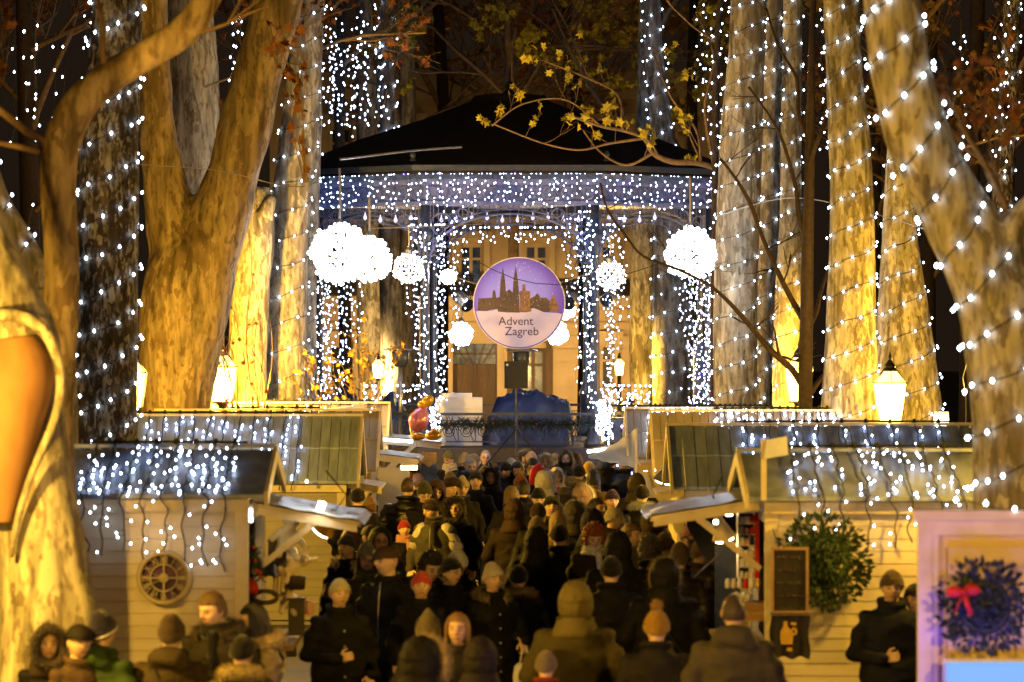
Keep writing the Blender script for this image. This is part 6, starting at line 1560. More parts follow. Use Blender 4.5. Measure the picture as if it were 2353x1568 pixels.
def gear(kind):
    """(list of (part name, mesh, material))"""
    k = ('g', kind)
    if k in _cache: return _cache[k]
    rng = random.Random(sum(map(ord, kind))); out = []
    def ringpts(r, c, f, b_, n=60, k_=1.0):
        o = []
        for j in range(n):
            a = 2 * math.pi * j / n; z = f * (1 - math.sin(a)) / 2 + b_ * (1 + math.sin(a)) / 2; q = math.sqrt(max(0, 1 - z * z)); o.append(HC + Vector(c) + Vector((r[0] * q * math.cos(a), r[1] * q * math.sin(a), r[2] * z)) * k_)
        return o
    base = kind.split('_')[0]
    if base in ('beanie', 'pom', 'cone', 'tall', 'cuff'):
        r = {'beanie': (.091, .112, .138), 'pom': (.092, .113, .142), 'cone': (.093, .113, .18), 'tall': (.095, .118, .165), 'cuff': (.092, .113, .140)}[base]; c = (0, .005, -.005); b = MB()
        def md(p, d, inner):
            if base == 'cone' and d.z > .2: f = 1 - .5 * (d.z - .2); p = Vector((p.x * f, p.y * f, p.z))
            if base == 'tall' and d.z > .5: p = p + Vector((0, .035 * (d.z - .5) * 2, 0))
            a = math.atan2(d.y, d.x); s = 1 + .012 * math.sin(a * 30)
            return Vector((p.x * s, p.y * s, p.z))
        f, bk = .30, -.28
        shell(b, r, c, brim(f, bk), .02, 8, n=120, m=30, th=.93, mod=md)
        w_ = .42 if base != 'tall' else .30
        shell(b, tuple(q * 1.05 for q in r), c, lambda d: brim(f, bk)(d) and not brim(f + w_, bk + w_)(d), .02, 8, n=120, m=60, th=.93, mod=lambda p, d, inner: p * (1 + .008 * math.sin(math.atan2(d.y, d.x) * 30)))
        out.append(('hat', b.mesh('hat', 'knit'), 'k'))
        if base == 'pom': p = MB(); pom(p, HC + Vector((0, .01, .160)), .052, rng); out.append(('pompom', p.mesh('pompom', 'fur', False), 'p'))
        if base == 'cone': pass
    elif base == 'flatcap':
        b = MB(); shell(b, (.100, .128, .10), (0, -.004, .035), lambda d: d.z > -.02, .04, 5, th=.93); v = [HC + Vector((.075 * math.cos(R(a)), -.105 - .05 * math.sin(R(-a)) , .032 - .012 * abs(math.sin(R(a))))) for a in range(-180, 1, 15)]
        n = len(v); b.ring_loft([[p for p in v], [p + Vector((0, 0, .009)) for p in v]]); out.append(('cap', b.mesh('cap', 'cloth'), 'k'))
    elif base == 'beret':
        b = MB(); shell(b, (.118, .13, .075), (.02, .015, .075), lambda d: d.z > -.75, .05, 4, th=.94); rp = ringpts((.088, .106, .12), (0, 0, 0), .34, .05, 48); b.tube(rp + [rp[0]], .014, 8); out.append(('beret', b.mesh('beret', 'cloth'), 'k'))
    elif base == 'hood' or base == 'furhood':
        b = MB(); ax = Vector((0, -1, -.12)).normalized(); co = math.cos(R(50 if base == 'hood' else 47))
        def md(p, d, inner):
            if d.z < 0: s = 1 + .28 * (-d.z) ** 1.5; p = Vector((p.x * s, p.y * s, p.z))
            if d.y > .2 and d.z > 0: p = p + Vector((0, .02 * d.y, .0))
            return p * (1 + .05 * noise.noise(d * 3.2 + Vector((3, 1, 0))) + .035 * noise.noise(Vector((d.x * 4, d.y * 2, d.z * 9))))
        shell(b, (.122, .140, .156), (0, .014, .0), lambda d: d.dot(ax) < co and d.z > -.93, .0, 9, mod=md, n=60, m=44, th=.93)
        b.ring_loft([[HC + Vector((rx * math.cos(a), .03 + ry * math.sin(a), z)) for a in (2 * math.pi * j / 40 for j in range(40))] for z, rx, ry in ((-.10, .125, .13), (-.14, .135, .135), (-.19, .155, .145), (-.235, .185, .15), (-.24, .16, .13))], cap=False)
        rm = []
        u = ax.orthogonal().normalized(); v = ax.cross(u)
        for j in range(41):
            a = 2 * math.pi * j / 40; d = (ax * math.cos(R(49)) + (u * math.cos(a) + v * math.sin(a)) * math.sin(R(49))).normalized(); s = 1 + (.28 * (-d.z) ** 1.5 if d.z < 0 else 0); rm.append((HC + Vector((0, .014, 0)) + Vector((d.x * .122 * s, d.y * .140 * s, d.z * .156)), d))
        b.tube([p for p, _ in rm], .011, 6); out.append(('hood', b.mesh('hood', 'cloth'), 'k'))
        if base == 'furhood':
            fb = MB(); fb.tube([p + d * .02 for p, d in rm], .032, 7); pts = []
            for q in range(1100):
                i = rng.randrange(40); p = rm[i][0].lerp(rm[i + 1][0], rng.random()); d = rm[i][1]; a = rng.uniform(0, 6.28); nn = (d * math.cos(a) + ax * math.sin(a)); pts.append((p + d * .02 + nn * .026, nn))
            tufts(fb, pts, .062, rng, .003); out.append(('fur_trim', fb.mesh('fur_trim', 'fur', False), 'p'))
    elif base == 'short':
        b = MB(); shell(b, (.088, .110, .130), (0, .004, .002), lambda d: (d.z > .50 - .0 * d.y if d.y < -.55 else (d.z > -.05 if d.y < .1 else d.z > -.42)) and not (d.y < -.35 and d.z < .42), .10, 12, n=70, m=44, th=.88); out.append(('hair', b.mesh('hair', 'hair'), 'h'))
    elif base == 'thin':
        b = MB(); shell(b, (.0815, .103, .1225), (0, .002, .002), lambda d: (d.z > .60 if d.y < -.5 else (d.z > -.0 if d.y < .1 else d.z > -.35)) and not (d.y < -.30 and d.z < .5), .03, 20, n=60, m=40, th=.93); out.append(('hair', b.mesh('hair', 'hair'), 'h'))
    elif base == 'curly':
        b = MB(); shell(b, (.108, .125, .142), (0, .012, .008), lambda d: (d.z > .42 if d.y < -.5 else d.z > -.55), .32, 9, n=90, m=60, th=.75); out.append(('hair', b.mesh('hair', 'hair'), 'h'))
    if base in ('long', 'bob') or kind.endswith('_long'):
        L_ = .34 if base != 'bob' else .14; b = MB(); n, m = 72, 34; rows = []
        for i in range(m + 1):
            t = i / m; row = []
            for j in range(n + 1):
                a = R(-38) + (R(218 + 0) - R(-38)) * j / n       # open towards the face
                if t < .42:
                    ph = math.pi / 2 * (1 - t / .42); z = .134 * math.sin(ph); q = math.cos(ph)
                else: z = -(t - .42) / .58 * L_; q = 1 + .10 * (t - .42)
                w_ = 1 + .07 * noise.noise(Vector((math.cos(a) * 9, math.sin(a) * 9, t * 2.2))) + .03 * noise.noise(Vector((math.cos(a) * 30, math.sin(a) * 30, t * 3)))
                row.append(HC + Vector((.096 * q * math.cos(a) * w_, .006 + .112 * q * math.sin(a) * w_, z)))
            rows.append(row)
        b.ring_loft(rows, cap=False, close=False); b.ring_loft([[HC + (p - HC) * .9 for p in r_] for r_ in rows][::-1], cap=False, close=False)
        if base in ('long', 'bob'): shell(b, (.090, .112, .132), (0, .004, .002), lambda d: (d.z > .52 if d.y < -.5 else d.z > .0) and not (d.y < -.3 and d.z < .46), .06, 14, th=.88)
        out.append(('hair', b.mesh('hair', 'hair'), 'h'))
    if base == 'none': pass
    _cache[k] = out; return out


def mkgear(name, mats, build, smooth=True):
    if name in _cache: return _cache[name]
    b = MB(); build(b); me = b.mesh(name, mats, smooth); _cache[name] = me; return me


def glasses(b):
    for s in (-1, 1):
        b.tube([HC + Vector((s * .031 + .02 * math.cos(R(a)), -.108, .003 + .015 * math.sin(R(a)))) for a in range(0, 361, 30)], .0028, 4, cap=False); b.tube([HC + Vector((s * .05, -.106, .006)), HC + Vector((s * .08, -.04, .006)), HC + Vector((s * .082, .02, .0))], .0022, 4)
    b.tube([HC + Vector((-.011, -.11, .006)), HC + Vector((.011, -.11, .006))], .0025, 4)


def scarf(b):
    for k, (z, r_) in enumerate(((1.455, .100), (1.49, .094), (1.522, .086))):
        b.tube([(r_ * math.cos(R(a)), .008 + r_ * 1.08 * math.sin(R(a)), z + .012 * math.sin(R(a * 2 + k * 60))) for a in range(0, 361, 15)], .026, 8)
    b.cap2((.03, -.12, 1.46), (.05, -.155, 1.25), .035, .03)


def beard(b): shell(b, (.080, .104, .124), (0, -.002, -.004), lambda d: d.y < -.05 and d.z < -.30 and not (abs(d.x) < .26 and -.56 < d.z < -.42), .06, 16, n=60, m=44, th=.93)
def backpack(b): b.ell((0, .24, 1.15), (.15, .10, .22), 16, 10); [b.tube([(s * .10, .16, 1.34), (s * .12, .05, 1.455), (s * .13, -.09, 1.40), (s * .14, -.155, 1.25), (s * .15, -.10, 1.05)], .016, 6) for s in (-1, 1)]
def strap(b): b.tube([(.13, .10, 1.43), (.08, .165, 1.36), (-.02, .185, 1.2), (-.14, .16, 1.02), (-.2, .06, .93), (-.15, -.1, .95), (0, -.175, 1.15), (.09, -.165, 1.33), (.135, -.06, 1.43), (.13, .10, 1.43)], .014, 6)
def button(b): b.ell((0, 0, 0), (.013, .008, .013), 8, 6)
def zipper(b): b.tube([(0, -.115, 1.47), (0, -.145, 1.35), (0, -.155, 1.2), (0, -.155, 1.0), (0, -.16, .85)], .006, 5)
def yoke(b): [b.cap2((s * .125, .005, 1.388), (s * .215, .025, 1.22), .090, .080, 16) for s in (-1, 1)]
def redcap(b): b.tube([HC + Vector((x, y, z)) for x, y, z in ((.03, -.13, .10), (.05, -.07, .165), (.075, .02, .19), (.12, .08, .15), (.15, .09, .05), (.15, .085, -.05))], [.03, .045, .05, .045, .038, .03], 12)
def hatstripe(b): shell(b, tuple(q * 1.07 for q in (.095, .118, .165)), (0, .005, -.005), lambda d: brim(.34, -.24)(d) and not brim(.43, -.15)(d), 0, 8, n=80, m=110, th=.95)
def stripes(b): [b.ring_loft([[Vector((1.015 * rx * math.cos(a), .012 + 1.03 * ry * math.sin(a), z + dz)) for a in (2 * math.pi * j / 32 for j in range(32))] for dz in (0, .03)], cap=False) for z, rx, ry in ((1.36, .215, .148), (1.29, .222, .158), (1.22, .222, .160), (1.15, .218, .158), (1.08, .216, .156))]
def badges(b): b.ell((.09, .165, 1.1), (.02, .01, .02), 10, 6); b.ell((.10, .165, 1.02), (.02, .01, .02), 10, 6)
def furcol(b):
    rng = random.Random(6); pts = []
    b.tube([(.135 * math.cos(R(a)), .03 + .13 * math.sin(R(a)), 1.475 + .03 * math.sin(R(a))) for a in range(-60, 241, 15)], .04, 8)
    for i in range(1500):
        a = R(rng.uniform(-62, 242)); q = rng.uniform(0, 6.28); c = Vector((.135 * math.cos(a), .03 + .13 * math.sin(a), 1.475 + .03 * math.sin(a))); nn = Vector((math.cos(a) * math.cos(q), math.sin(a) * math.cos(q), math.sin(q))); pts.append((c + nn * .035, nn))
    tufts(b, pts, .045, rng, .003)


BLK = (.013, .012, .014); DK = (.03, .026, .024); NV = (.018, .022, .05); OL = (.10, .085, .03); BR = (.08, .045, .03); GR = (.12, .12, .13); LG = (.32, .32, .34); CR = (.55, .48, .36); WH = (.72, .70, .68); RD = (.42, .03, .025); YL = (.50, .30, .03)
HBR = (.06, .032, .018); HBK = (.012, .009, .008); HBL = (.38, .24, .09); HGY = (.38, .37, .36); HRD = (.32, .08, .02)
CROP = {'A': (750, 1030, 4.706), 'B': (1200, 1030, 4.278), 'D': (700, 1280, 3.922), 'E': (1200, 1280, 3.361), 'F': (0, 1330, 3.137), 'S': (0, 0, .9608)}
N_P = [0]
PLIST = []


def person(crop, x, y, hpx, yaw, label, coat='jacket', cc=BLK, hat='short', hc=HBK, hy=0, hp=0, pose='pocket', broad=1.0, hair=None, pc=None, ex=(), natural=None, dd=0):
    ox, oy, sc = CROP[crop]; X = (ox + x / sc) * .9608 if crop != 'S' else x; Y = (oy + y / sc) * .9608 if crop != 'S' else y; H = hpx / sc * .9608 if crop != 'S' else hpx
    base = hat.split('_')[0]; exh = {'beanie': .03, 'cuff': .03, 'pom': .10, 'cone': .075, 'tall': .065, 'hood': .025, 'furhood': .04, 'beret': .03, 'flatcap': .02, 'short': .015, 'thin': .005, 'curly': .03, 'long': .015, 'bob': .015}.get(base, 0)
    broad = 1 + (broad - 1) * .5
    full = 1.75 + exh - (.028 if hp > 15 else 0); d0 = F * (.24 + exh) / H; h0 = CAMZ - (Y - HOR) * d0 / F
    nat = natural or 1.71; h = .3 * h0 + .7 * (nat + exh); h = max(nat - .12 + exh, min(nat + .17 + exh, h))
    d = (CAMZ - h) * F / (Y - HOR) + dd
    s = (CAMZ - (Y - HOR) * d / F) / full; loc = P(X, Y, d); loc.z = 0
    o = link('person', body_mesh(pose, hy, hp)); o.location = loc; o.rotation_euler = (0, 0, R(yaw)); o.scale = (s, s, s)
    tag(o, label, 'person', 'people in the market crowd')
    PLIST.append((label[:30], round(loc.x, 2), round(d, 1), round(s, 2)))
    st = coat
    cc = tuple(v * (.5 if max(cc) < .2 else .8) for v in cc)
    c = link('coat', coat_mesh(pose, st), o, cc); c.scale = (broad, 1 + (broad - 1) * .6, 1)
    link('trousers', trouser_mesh(), o); link('shoes', shoe_mesh(), o)
    Hm = head_mat(hy, hp)
    gs = list(gear(hat))
    if hair and not hat.startswith(('hood', 'furhood')): gs += gear(hair)
    for nm, me, k in gs:
        col = hc if k == 'k' else (hair_col(hair, pc, hc, hat) if k == 'h' else (pc or hc)); q = link(nm, me, o, col); q.matrix_local = Hm
    for e in ex:
        e, ec = (e if isinstance(e, tuple) else (e, None))
        if e == 'glasses': q = link('glasses', mkgear('glasses', 'black', glasses), o); q.matrix_local = Hm
        elif e == 'beard': q = link('beard', mkgear('beard', 'hair', beard), o, ec or HBK); q.matrix_local = Hm
        elif e == 'scarf': link('scarf', mkgear('scarf', 'knit', scarf), o, ec or GR)
        elif e == 'backpack': link('backpack', mkgear('backpack', 'cloth', backpack), o, ec or BLK)
        elif e == 'strap': link('shoulder_strap', mkgear('shoulder_strap', 'black', strap), o)
        elif e == 'buttons':
            for k_ in range(5): q = link('button', mkgear('button', 'steel', button), o); q.location = (0, -.158 - .004 * k_, 1.32 - k_ * .13)
        elif e == 'zipper': link('zipper', mkgear('zipper', 'steel', zipper), o)
        elif e == 'yoke': q = link('shoulder_panels', mkgear('shoulder_panels', 'puffer', yoke), o, ec or LG); q.scale = (broad, 1 + (broad - 1) * .6, 1)
        elif e == 'redcap': q = link('red_cap', mkgear('red_cap', 'red', redcap), o); q.matrix_local = Hm
        elif e == 'hatstripe': q = link('hat_stripe', mkgear('hat_stripe', 'white', hatstripe), o); q.matrix_local = Hm
        elif e == 'stripes': link('jacket_stripes', mkgear('jacket_stripes', 'trouser', stripes), o)
        elif e == 'badges': link('badge', mkgear('badge', 'pink', badges), o)
        elif e == 'furcol': link('fur_collar', mkgear('fur_collar', 'fur', furcol, False), o, ec or CR)
    return o, d, s


def hair_col(hair, pc, hc, hat):
    if hair and '#' in hair: return hc
    if gear_is_hair(hat): return hc
    return pc or HBR


def gear_is_hair(h): return h.split('_')[0] in ('short', 'thin', 'curly', 'long', 'bob')
# ---- far rows by the bandstand steps
person('B', 295, 60, 110, 80, 'person with reddish hair looking right below the stage loudspeaker', 'jacket', DK, 'short', HRD)
person('B', 228, 150, 110, 10, 'person in dark cap behind the grey fur hood', 'jacket', BLK, 'flatcap', BLK)
person('B', 415, 95, 125, 175, 'person with black hair turned to the bandstand below the blue tarpaulin', 'jacket', BLK, 'bob', HBK)
person('B', 470, 88, 110, 60, 'dim profile with dark hair right beside the black haired back', 'jacket', DK, 'short', HBR)
pp = person('B', 690, 98, 130, 170, 'person with loose dark blond hair lifting a glowing phone', 'jacket', DK, 'long', (.20, .13, .06), pose='raise')
person('B', 600, 165, 100, 178, 'dark beanie just below the raised glowing phone', 'jacket', BLK, 'beanie', BLK)
person('B', 912, 50, 120, 150, 'grey haired person in dark jacket beneath the grey canopy edge', 'jacket', NV, 'short', HGY, broad=1.15)
person('A', 1900, 138, 130, 175, 'dark hooded person with grey lit rim nearest the white stage table', 'jacket', BLK, 'hood', (.05, .045, .045))
person('A', 1935, 218, 150, 5, 'grey haired man with round glasses facing the camera in the far rows', 'jacket', DK, 'thin', HGY, ex=('glasses',))
person('A', 2045, 178, 140, 0, 'woman with dark fringe and red lit face among the far rows', 'jacket', BLK, 'bob', (.06, .015, .01))
person('A', 2140, 148, 140, 50, 'short haired fair man looking right in the far rows', 'jacket', DK, 'thin', (.16, .11, .05))
person('A', 2225, 295, 95, 170, 'cream beanie seen from behind in the far rows', 'jacket', DK, 'beanie', CR)
person('A', 1510, 185, 120, 178, 'black beanie behind the olive knitted hat', 'jacket', BLK, 'beanie', BLK)
person('A', 1530, 208, 170, -30, 'smiling woman in olive knitted hat with glasses and cream collar', 'jacket', BLK, 'beanie', (.13, .12, .04), ex=('glasses', ('scarf', CR)), pc=HBK, hp=10)
person('A', 1700, 232, 130, 150, 'plain tan beanie right of the olive knitted hat', 'jacket', DK, 'beanie', (.35, .26, .14))
person('A', 1800, 248, 140, 110, 'beige ribbed hat turned right above the grey haired bearded man', 'jacket', DK, 'beanie', (.42, .32, .20))
person('A', 1755, 308, 185, 15, 'grey bearded man in blue jacket looking down', 'hoodjacket', (.05, .08, .18), 'thin', HGY, hp=22, ex=(('beard', HGY),))
person('A', 1925, 380, 140, 15, 'person in dark cap with yellow lit face behind the man in black beanie', 'jacket', BLK, 'beanie', (.06, .04, .03))
person('A', 2170, 338, 180, -15, 'person in black hat with bowed head beside the large black hood', 'jacket', BLK, 'beanie', BLK, hp=22)
person('A', 2300, 350, 150, -5, 'dark haired person with bowed head left of the man in open collar', 'jacket', BLK, 'bob', HBK, hp=22)
person('B', 225, 190, 145, 5, 'person in grey fur trimmed hood with yellow lit face', 'jacket', DK, 'furhood', (.10, .085, .06), pc=(.22, .19, .15))
person('B', 302, 200, 100, 175, 'pale pink beanie behind the grey fur hood', 'jacket', DK, 'beanie', (.48, .34, .28))
person('B', 455, 225, 170, -8, 'woman in fluffy cream hat with face half in shadow', 'jacket', DK, 'furhood', CR, pc=CR)
person('B', 548, 220, 115, 20, 'woman in tan beanie left of the bearded man in the hood', 'jacket', DK, 'beanie', (.35, .27, .16))
person('B', 660, 202, 175, -3, 'bearded man in dark hood and yellow jacket facing the camera', 'jacket', (.45, .33, .09), 'hood', (.05, .045, .03), ex=(('beard', HBR), 'zipper'))
person('B', 748, 228, 120, -25, 'orange lit face behind the bearded man in the hood', 'jacket', DK, 'hood', (.08, .05, .03))
person('B', 305, 288, 190, 12, 'broad faced man with short dark hair looking down', 'jacket', BLK, 'short', HBK, hp=18, broad=1.1)
person('B', 195, 388, 195, -160, 'brown knitted hat with a tan pompom seen from behind', 'jacket', DK, 'pom', (.13, .04, .025), pc=(.34, .2, .1))
person('B', 430, 400, 200, 165, 'white fluffy hood with a bright red cap on it', 'jacket', (.5, .42, .2), 'furhood', WH, pc=WH, ex=('redcap',))
person('B', 562, 380, 180, 5, 'pale faced girl in cream hood and striped jacket', 'jacket', LG, 'hood', CR, ex=(('scarf', (.6, .2, .18)), 'stripes'), natural=1.62)
person('B', 790, 335, 150, 178, 'man in black beanie with broad olive fur collared jacket from behind', 'jacket', (.10, .075, .03), 'beanie', BLK, broad=1.35, ex=(('furcol', (.25, .18, .08)),))
person('B', 892, 303, 115, 165, 'mustard ribbed beanie beside the olive jacket', 'jacket', DK, 'beanie', YL)
person('B', 935, 395, 160, 160, 'dark haired person in mustard yellow jacket from behind', 'jacket', YL, 'bob', HBK)
person('B', 1240, 213, 145, 178, 'tall man in black beanie and blue grey jacket right of the far rows', 'jacket', (.06, .065, .085), 'beanie', BLK, broad=1.3, natural=1.82)
person('B', 1120, 225, 150, 170, 'dark reddish jacket person left of the tall blue grey jacket', 'jacket', (.05, .012, .01), 'beanie', BLK, broad=1.15)
person('B', 1040, 300, 160, 175, 'person in plain black hood below the grey canopy', 'coat', BLK, 'hood', BLK, broad=1.1)
person('B', 1380, 440, 180, 175, 'person in wide brown coat with olive hood from behind', 'coat', (.07, .045, .025), 'hood', (.08, .065, .03), broad=1.5)
person('A', 1300, 335, 165, 200, 'person leaning in a blue lit hood at the third left stall', 'jacket', (.03, .05, .11), 'hood', (.06, .09, .17), hp=15)
person('A', 1170, 478, 150, 150, 'brown haired head behind the broad black jacket', 'jacket', DK, 'short', (.12, .06, .03))
person('A', 1060, 530, 165, 165, 'big man with short hair and broad black jacket from behind', 'puffer', BLK, 'thin', HBR, broad=1.65, natural=1.80)
person('A', 1540, 440, 170, 170, 'knitted brown hat with light strands above the dark beret', 'jacket', DK, 'tall', (.2, .14, .08))
person('A', 1540, 525, 210, 30, 'woman in dark beret and white fluffy hood behind', 'jacket', DK, 'beret', (.03, .018, .015), ex=(('furcol', WH),))
person('A', 1670, 475, 235, 10, 'person in pointed beige knitted hat looking down', 'jacket', DK, 'cone', (.38, .32, .22), hp=12)
person('A', 1825, 420, 235, 0, 'man in tall black beanie with bright yellow lit face', 'jacket', BLK, 'tall', BLK)
person('A', 2000, 398, 215, -8, 'woman in large black hood with half lit face', 'coat', BLK, 'furhood', BLK, pc=(.02, .018, .016))
person('A', 1245, 565, 225, 12, 'person in dark striped knit hat with glasses looking down', 'jacket', BLK, 'tall', (.05, .05, .03), hp=16, ex=('glasses',))
person('A', 1380, 568, 215, 5, 'person in loose brown hood with lowered face', 'jacket', DK, 'hood', (.06, .035, .025), hp=20)
person('A', 495, 630, 165, 178, 'dark figure in black beanie beside the birdhouse board', 'jacket', BLK, 'beanie', BLK, broad=1.3)
person('A', 1360, 740, 255, -20, 'man in dark beanie and grey jacket with white shoulders', 'hoodjacket', (.13, .12, .09), 'beanie', (.035, .022, .02), hy=-30, hp=14, ex=('zipper', ('scarf', DK), ('yoke', (.5, .46, .38))), broad=1.2)
person('A', 1600, 728, 250, -10, 'woman framed by a huge black fur hood beside the white shouldered man', 'coat', BLK, 'furhood', BLK, pc=(.04, .03, .035), broad=1.1)
person('A', 1020, 940, 190, 15, 'child in red hat with grey pompom and pink scarf', 'jacket', BLK, 'pom', RD, pc=(.3, .27, .24), ex=(('scarf', (.62, .3, .24)),), natural=1.42)
person('A', 2225, 620, 220, 175, 'person with long blond brown hair seen from behind', 'jacket', DK, 'long', (.15, .10, .05))
person('A', 2262, 770, 250, 175, 'person in wide brown hood and brown coat from behind', 'coat', (.045, .028, .02), 'hood', (.05, .03, .022), broad=1.35)
person('B', 220, 508, 150, 170, 'black haired head left of the white hood with red cap', 'jacket', BLK, 'short', HBK)
person('B', 370, 575, 175, 8, 'person in black beanie with dim reddish face looking down', 'jacket', BLK, 'beanie', BLK, hp=20)
person('B', 500, 650, 185, 10, 'young face in black beanie above a light fur collar', 'jacket', (.16, .13, .08), 'beanie', BLK, ex=(('furcol', (.3, .25, .17)),))
person('B', 370, 720, 170, 178, 'man in dark beanie with ears showing from behind', 'jacket', DK, 'beanie', (.035, .02, .022))
person('B', 360, 860, 190, 178, 'ribbed taupe beanie seen from behind', 'jacket', (.05, .04, .025), 'beanie', (.22, .16, .11), broad=1.1)
person('B', 820, 548, 190, 165, 'pink grey hat with white fluffy band', 'jacket', BLK, 'furhood', (.28, .19, .17), pc=WH)
person('B', 742, 715, 200, 168, 'dark hood with shining white fuzzy rim', 'jacket', BLK, 'furhood', (.06, .05, .04), pc=(.55, .55, .5))
person('B', 1435, 540, 180, 176, 'black beanie above a collar rimmed with white fur', 'coat', BLK, 'beanie', BLK, broad=1.35, ex=(('furcol', (.4, .42, .34)),))
person('B', 1125, 585, 190, 10, 'person in purple black beanie with dim face', 'jacket', BLK, 'beanie', (.04, .02, .04), hp=8)
person('B', 1140, 768, 190, 80, 'woman in cream grey knitted hat in profile to the right', 'jacket', DK, 'beanie', (.40, .36, .26))
person('B', 960, 690, 150, 60, 'dark haired man turned right between two dark hoods', 'jacket', BLK, 'short', HBK)
person('B', 930, 805, 230, 176, 'tall person in violet black hood', 'coat', (.016, .012, .02), 'hood', (.02, .013, .035), broad=1.35, natural=1.8)
person('B', 1540, 788, 190, 170, 'brown fur rimmed hood under the right awning tip', 'coat', BLK, 'furhood', (.05, .035, .02), pc=(.2, .14, .07), broad=1.2)
person('B', 575, 828, 230, 175, 'person with long straw blond hair from behind', 'jacket', (.25, .17, .06), 'long', HBL)
person('B', 590, 938, 230, 178, 'person in black beanie right behind the redhead', 'coat', BLK, 'beanie', BLK, broad=1.15)
person('B', 355, 988, 250, 178, 'large black hood below the taupe beanie', 'coat', BLK, 'hood', BLK, broad=1.2)
rr_ = person('B', 930, 950, 240, 12, 'red haired woman reading her phone in the crowd', 'coat', (.05, .03, .02), 'curly', HRD, hp=26, hy=0, pose='phone', ex=(('scarf', WH),))
person('B', 1310, 948, 235, 70, 'fair haired man with ear in view turned to the right', 'jacket', (.20, .16, .09), 'short', (.28, .18, .08), broad=1.1)
person('B', 1190, 1035, 240, 177, 'tall person in black beanie and long black coat', 'coat', BLK, 'hood', BLK, broad=1.35, natural=1.8)
person('B', 1520, 1072, 210, 168, 'person in plaid grey hat before the right counter queue', 'jacket', NV, 'curly', (.30, .25, .17), broad=1.15)
person('B', 1665, 1020, 200, 170, 'mauve brown knit hat in the queue under the right awning', 'jacket', (.06, .04, .04), 'beanie', (.13, .085, .08))
person('B', 1930, 942, 200, 20, 'person in pink and violet striped hat under the right awning', 'jacket', BLK, 'cuff', (.42, .22, .27), ex=(('scarf', (.55, .38, .15)),), natural=1.74)
person('B', 1820, 1108, 200, 176, 'person in brown knit cap with back to the camera in the right queue', 'puffer', (.06, .045, .04), 'tall', (.10, .07, .055))
person('B', 2040, 1092, 200, 120, 'person in tan beanie and puffer jacket at the right counter', 'puffer', (.11, .08, .07), 'beanie', (.2, .14, .09), broad=1.15)
person('B', 2100, 1000, 220, 178, 'dark figure beneath the open black umbrella', 'coat', BLK, 'hood', BLK, broad=1.1)
# ---- middle rows on the left
person('A', 645, 1058, 170, 10, 'pale face in a grey cap between the awning and the dark haired man', 'jacket', DK, 'flatcap', (.14, .12, .09))
person('A', 750, 1088, 290, 10, 'man in dark hood and glasses with shaded yellow face', 'jacket', (.05, .05, .03), 'hood', (.06, .055, .03), ex=('glasses',))
person('A', 420, 1095, 190, -150, 'person with auburn hair behind the lit awning edge', 'jacket', (.2, .12, .08), 'bob', (.25, .1, .03))
person('A', 385, 1150, 260, -20, 'woman in black and white knitted hat with brightly lit fur collar', 'jacket', BLK, 'beanie', (.07, .07, .06), hy=-15, ex=(('furcol', (.5, .42, .28)),), natural=1.66)
person('D', 695, 40, 275, 5, 'woman in light grey beanie with olive scarf and glasses', 'jacket', (.10, .09, .05), 'tall', (.2, .19, .18), pc=HBR, hair='bob', ex=('glasses', ('scarf', (.11, .10, .05))))
person('D', 895, 95, 285, -30, 'man in brown peaked cap and zipped black jacket looking left', 'jacket', (.022, .02, .018), 'flatcap', (.07, .04, .028), hy=-25, ex=('zipper',), broad=1.25, natural=1.74)
person('D', 1545, 52, 240, 165, 'tall white pompom hat seen from behind', 'jacket', BLK, 'pom', WH, pc=WH)
person('D', 1285, 170, 240, 25, 'dark curly haired person behind the man in black beanie', 'jacket', DK, 'curly', HBK, hp=18)
person('D', 1480, 190, 245, 45, 'man in black beanie turned right with glasses', 'coat', BLK, 'beanie', BLK, ex=('glasses',), broad=1.25)
person('D', 1205, 320, 290, 5, 'woman in pink and red striped knitted hat', 'coat', BLK, 'cuff', (.55, .06, .06), natural=1.62)
person('D', 440, 388, 305, 18, 'woman in cream ribbed beanie and buttoned black coat', 'coat', BLK, 'beanie', (.52, .46, .28), ex=('buttons',), broad=1.3, pose='chest', natural=1.62)
bg_ = person('D', 1880, 228, 260, 25, 'woman in white beanie and fur collar carrying a white bag', 'coat', BLK, 'tall', (.62, .56, .5), ex=(('furcol', (.14, .11, .06)), 'buttons'), pose='bag', broad=1.25, natural=1.64)
person('D', 2120, 262, 250, 176, 'black hat above a brown fur hood lying on the shoulders', 'coat', BLK, 'beanie', BLK, ex=(('furcol', (.14, .10, .06)),), broad=1.15, dd=1.8)
# ---- nearest row
person('D', 1268, 668, 330, 172, 'fuzzy grey knitted hood with glowing edge at the bottom', 'jacket', DK, 'cone', (.16, .13, .09), pc=(.3, .25, .2), natural=1.62)
person('D', 1550, 722, 330, -5, 'blond woman with lit hair edge and shaded face at the bottom', 'jacket', DK, 'long', (.30, .16, .06), natural=1.62)
person('D', 1190, 935, 430, 176, 'big black fur hooded coat in the bottom row', 'coat', BLK, 'furhood', BLK, pc=(.42, .32, .2), broad=1.4, natural=1.66, hy=-25)
person('D', 1760, 962, 320, 172, 'black hooded head rimmed with violet light in the bottom row', 'jacket', BLK, 'hood', (.02, .016, .02), natural=1.64)
person('E', 595, 372, 265, 176, 'big man in olive hoodie with the hood up', 'jacket', (.13, .105, .035), 'hood', (.15, .12, .04), broad=1.45, natural=1.82)
person('E', 1245, 505, 265, 176, 'person in mustard pompom beanie and dark jacket from behind', 'jacket', DK, 'pom', (.40, .23, .03), pc=(.45, .27, .05), broad=1.25, natural=1.70)
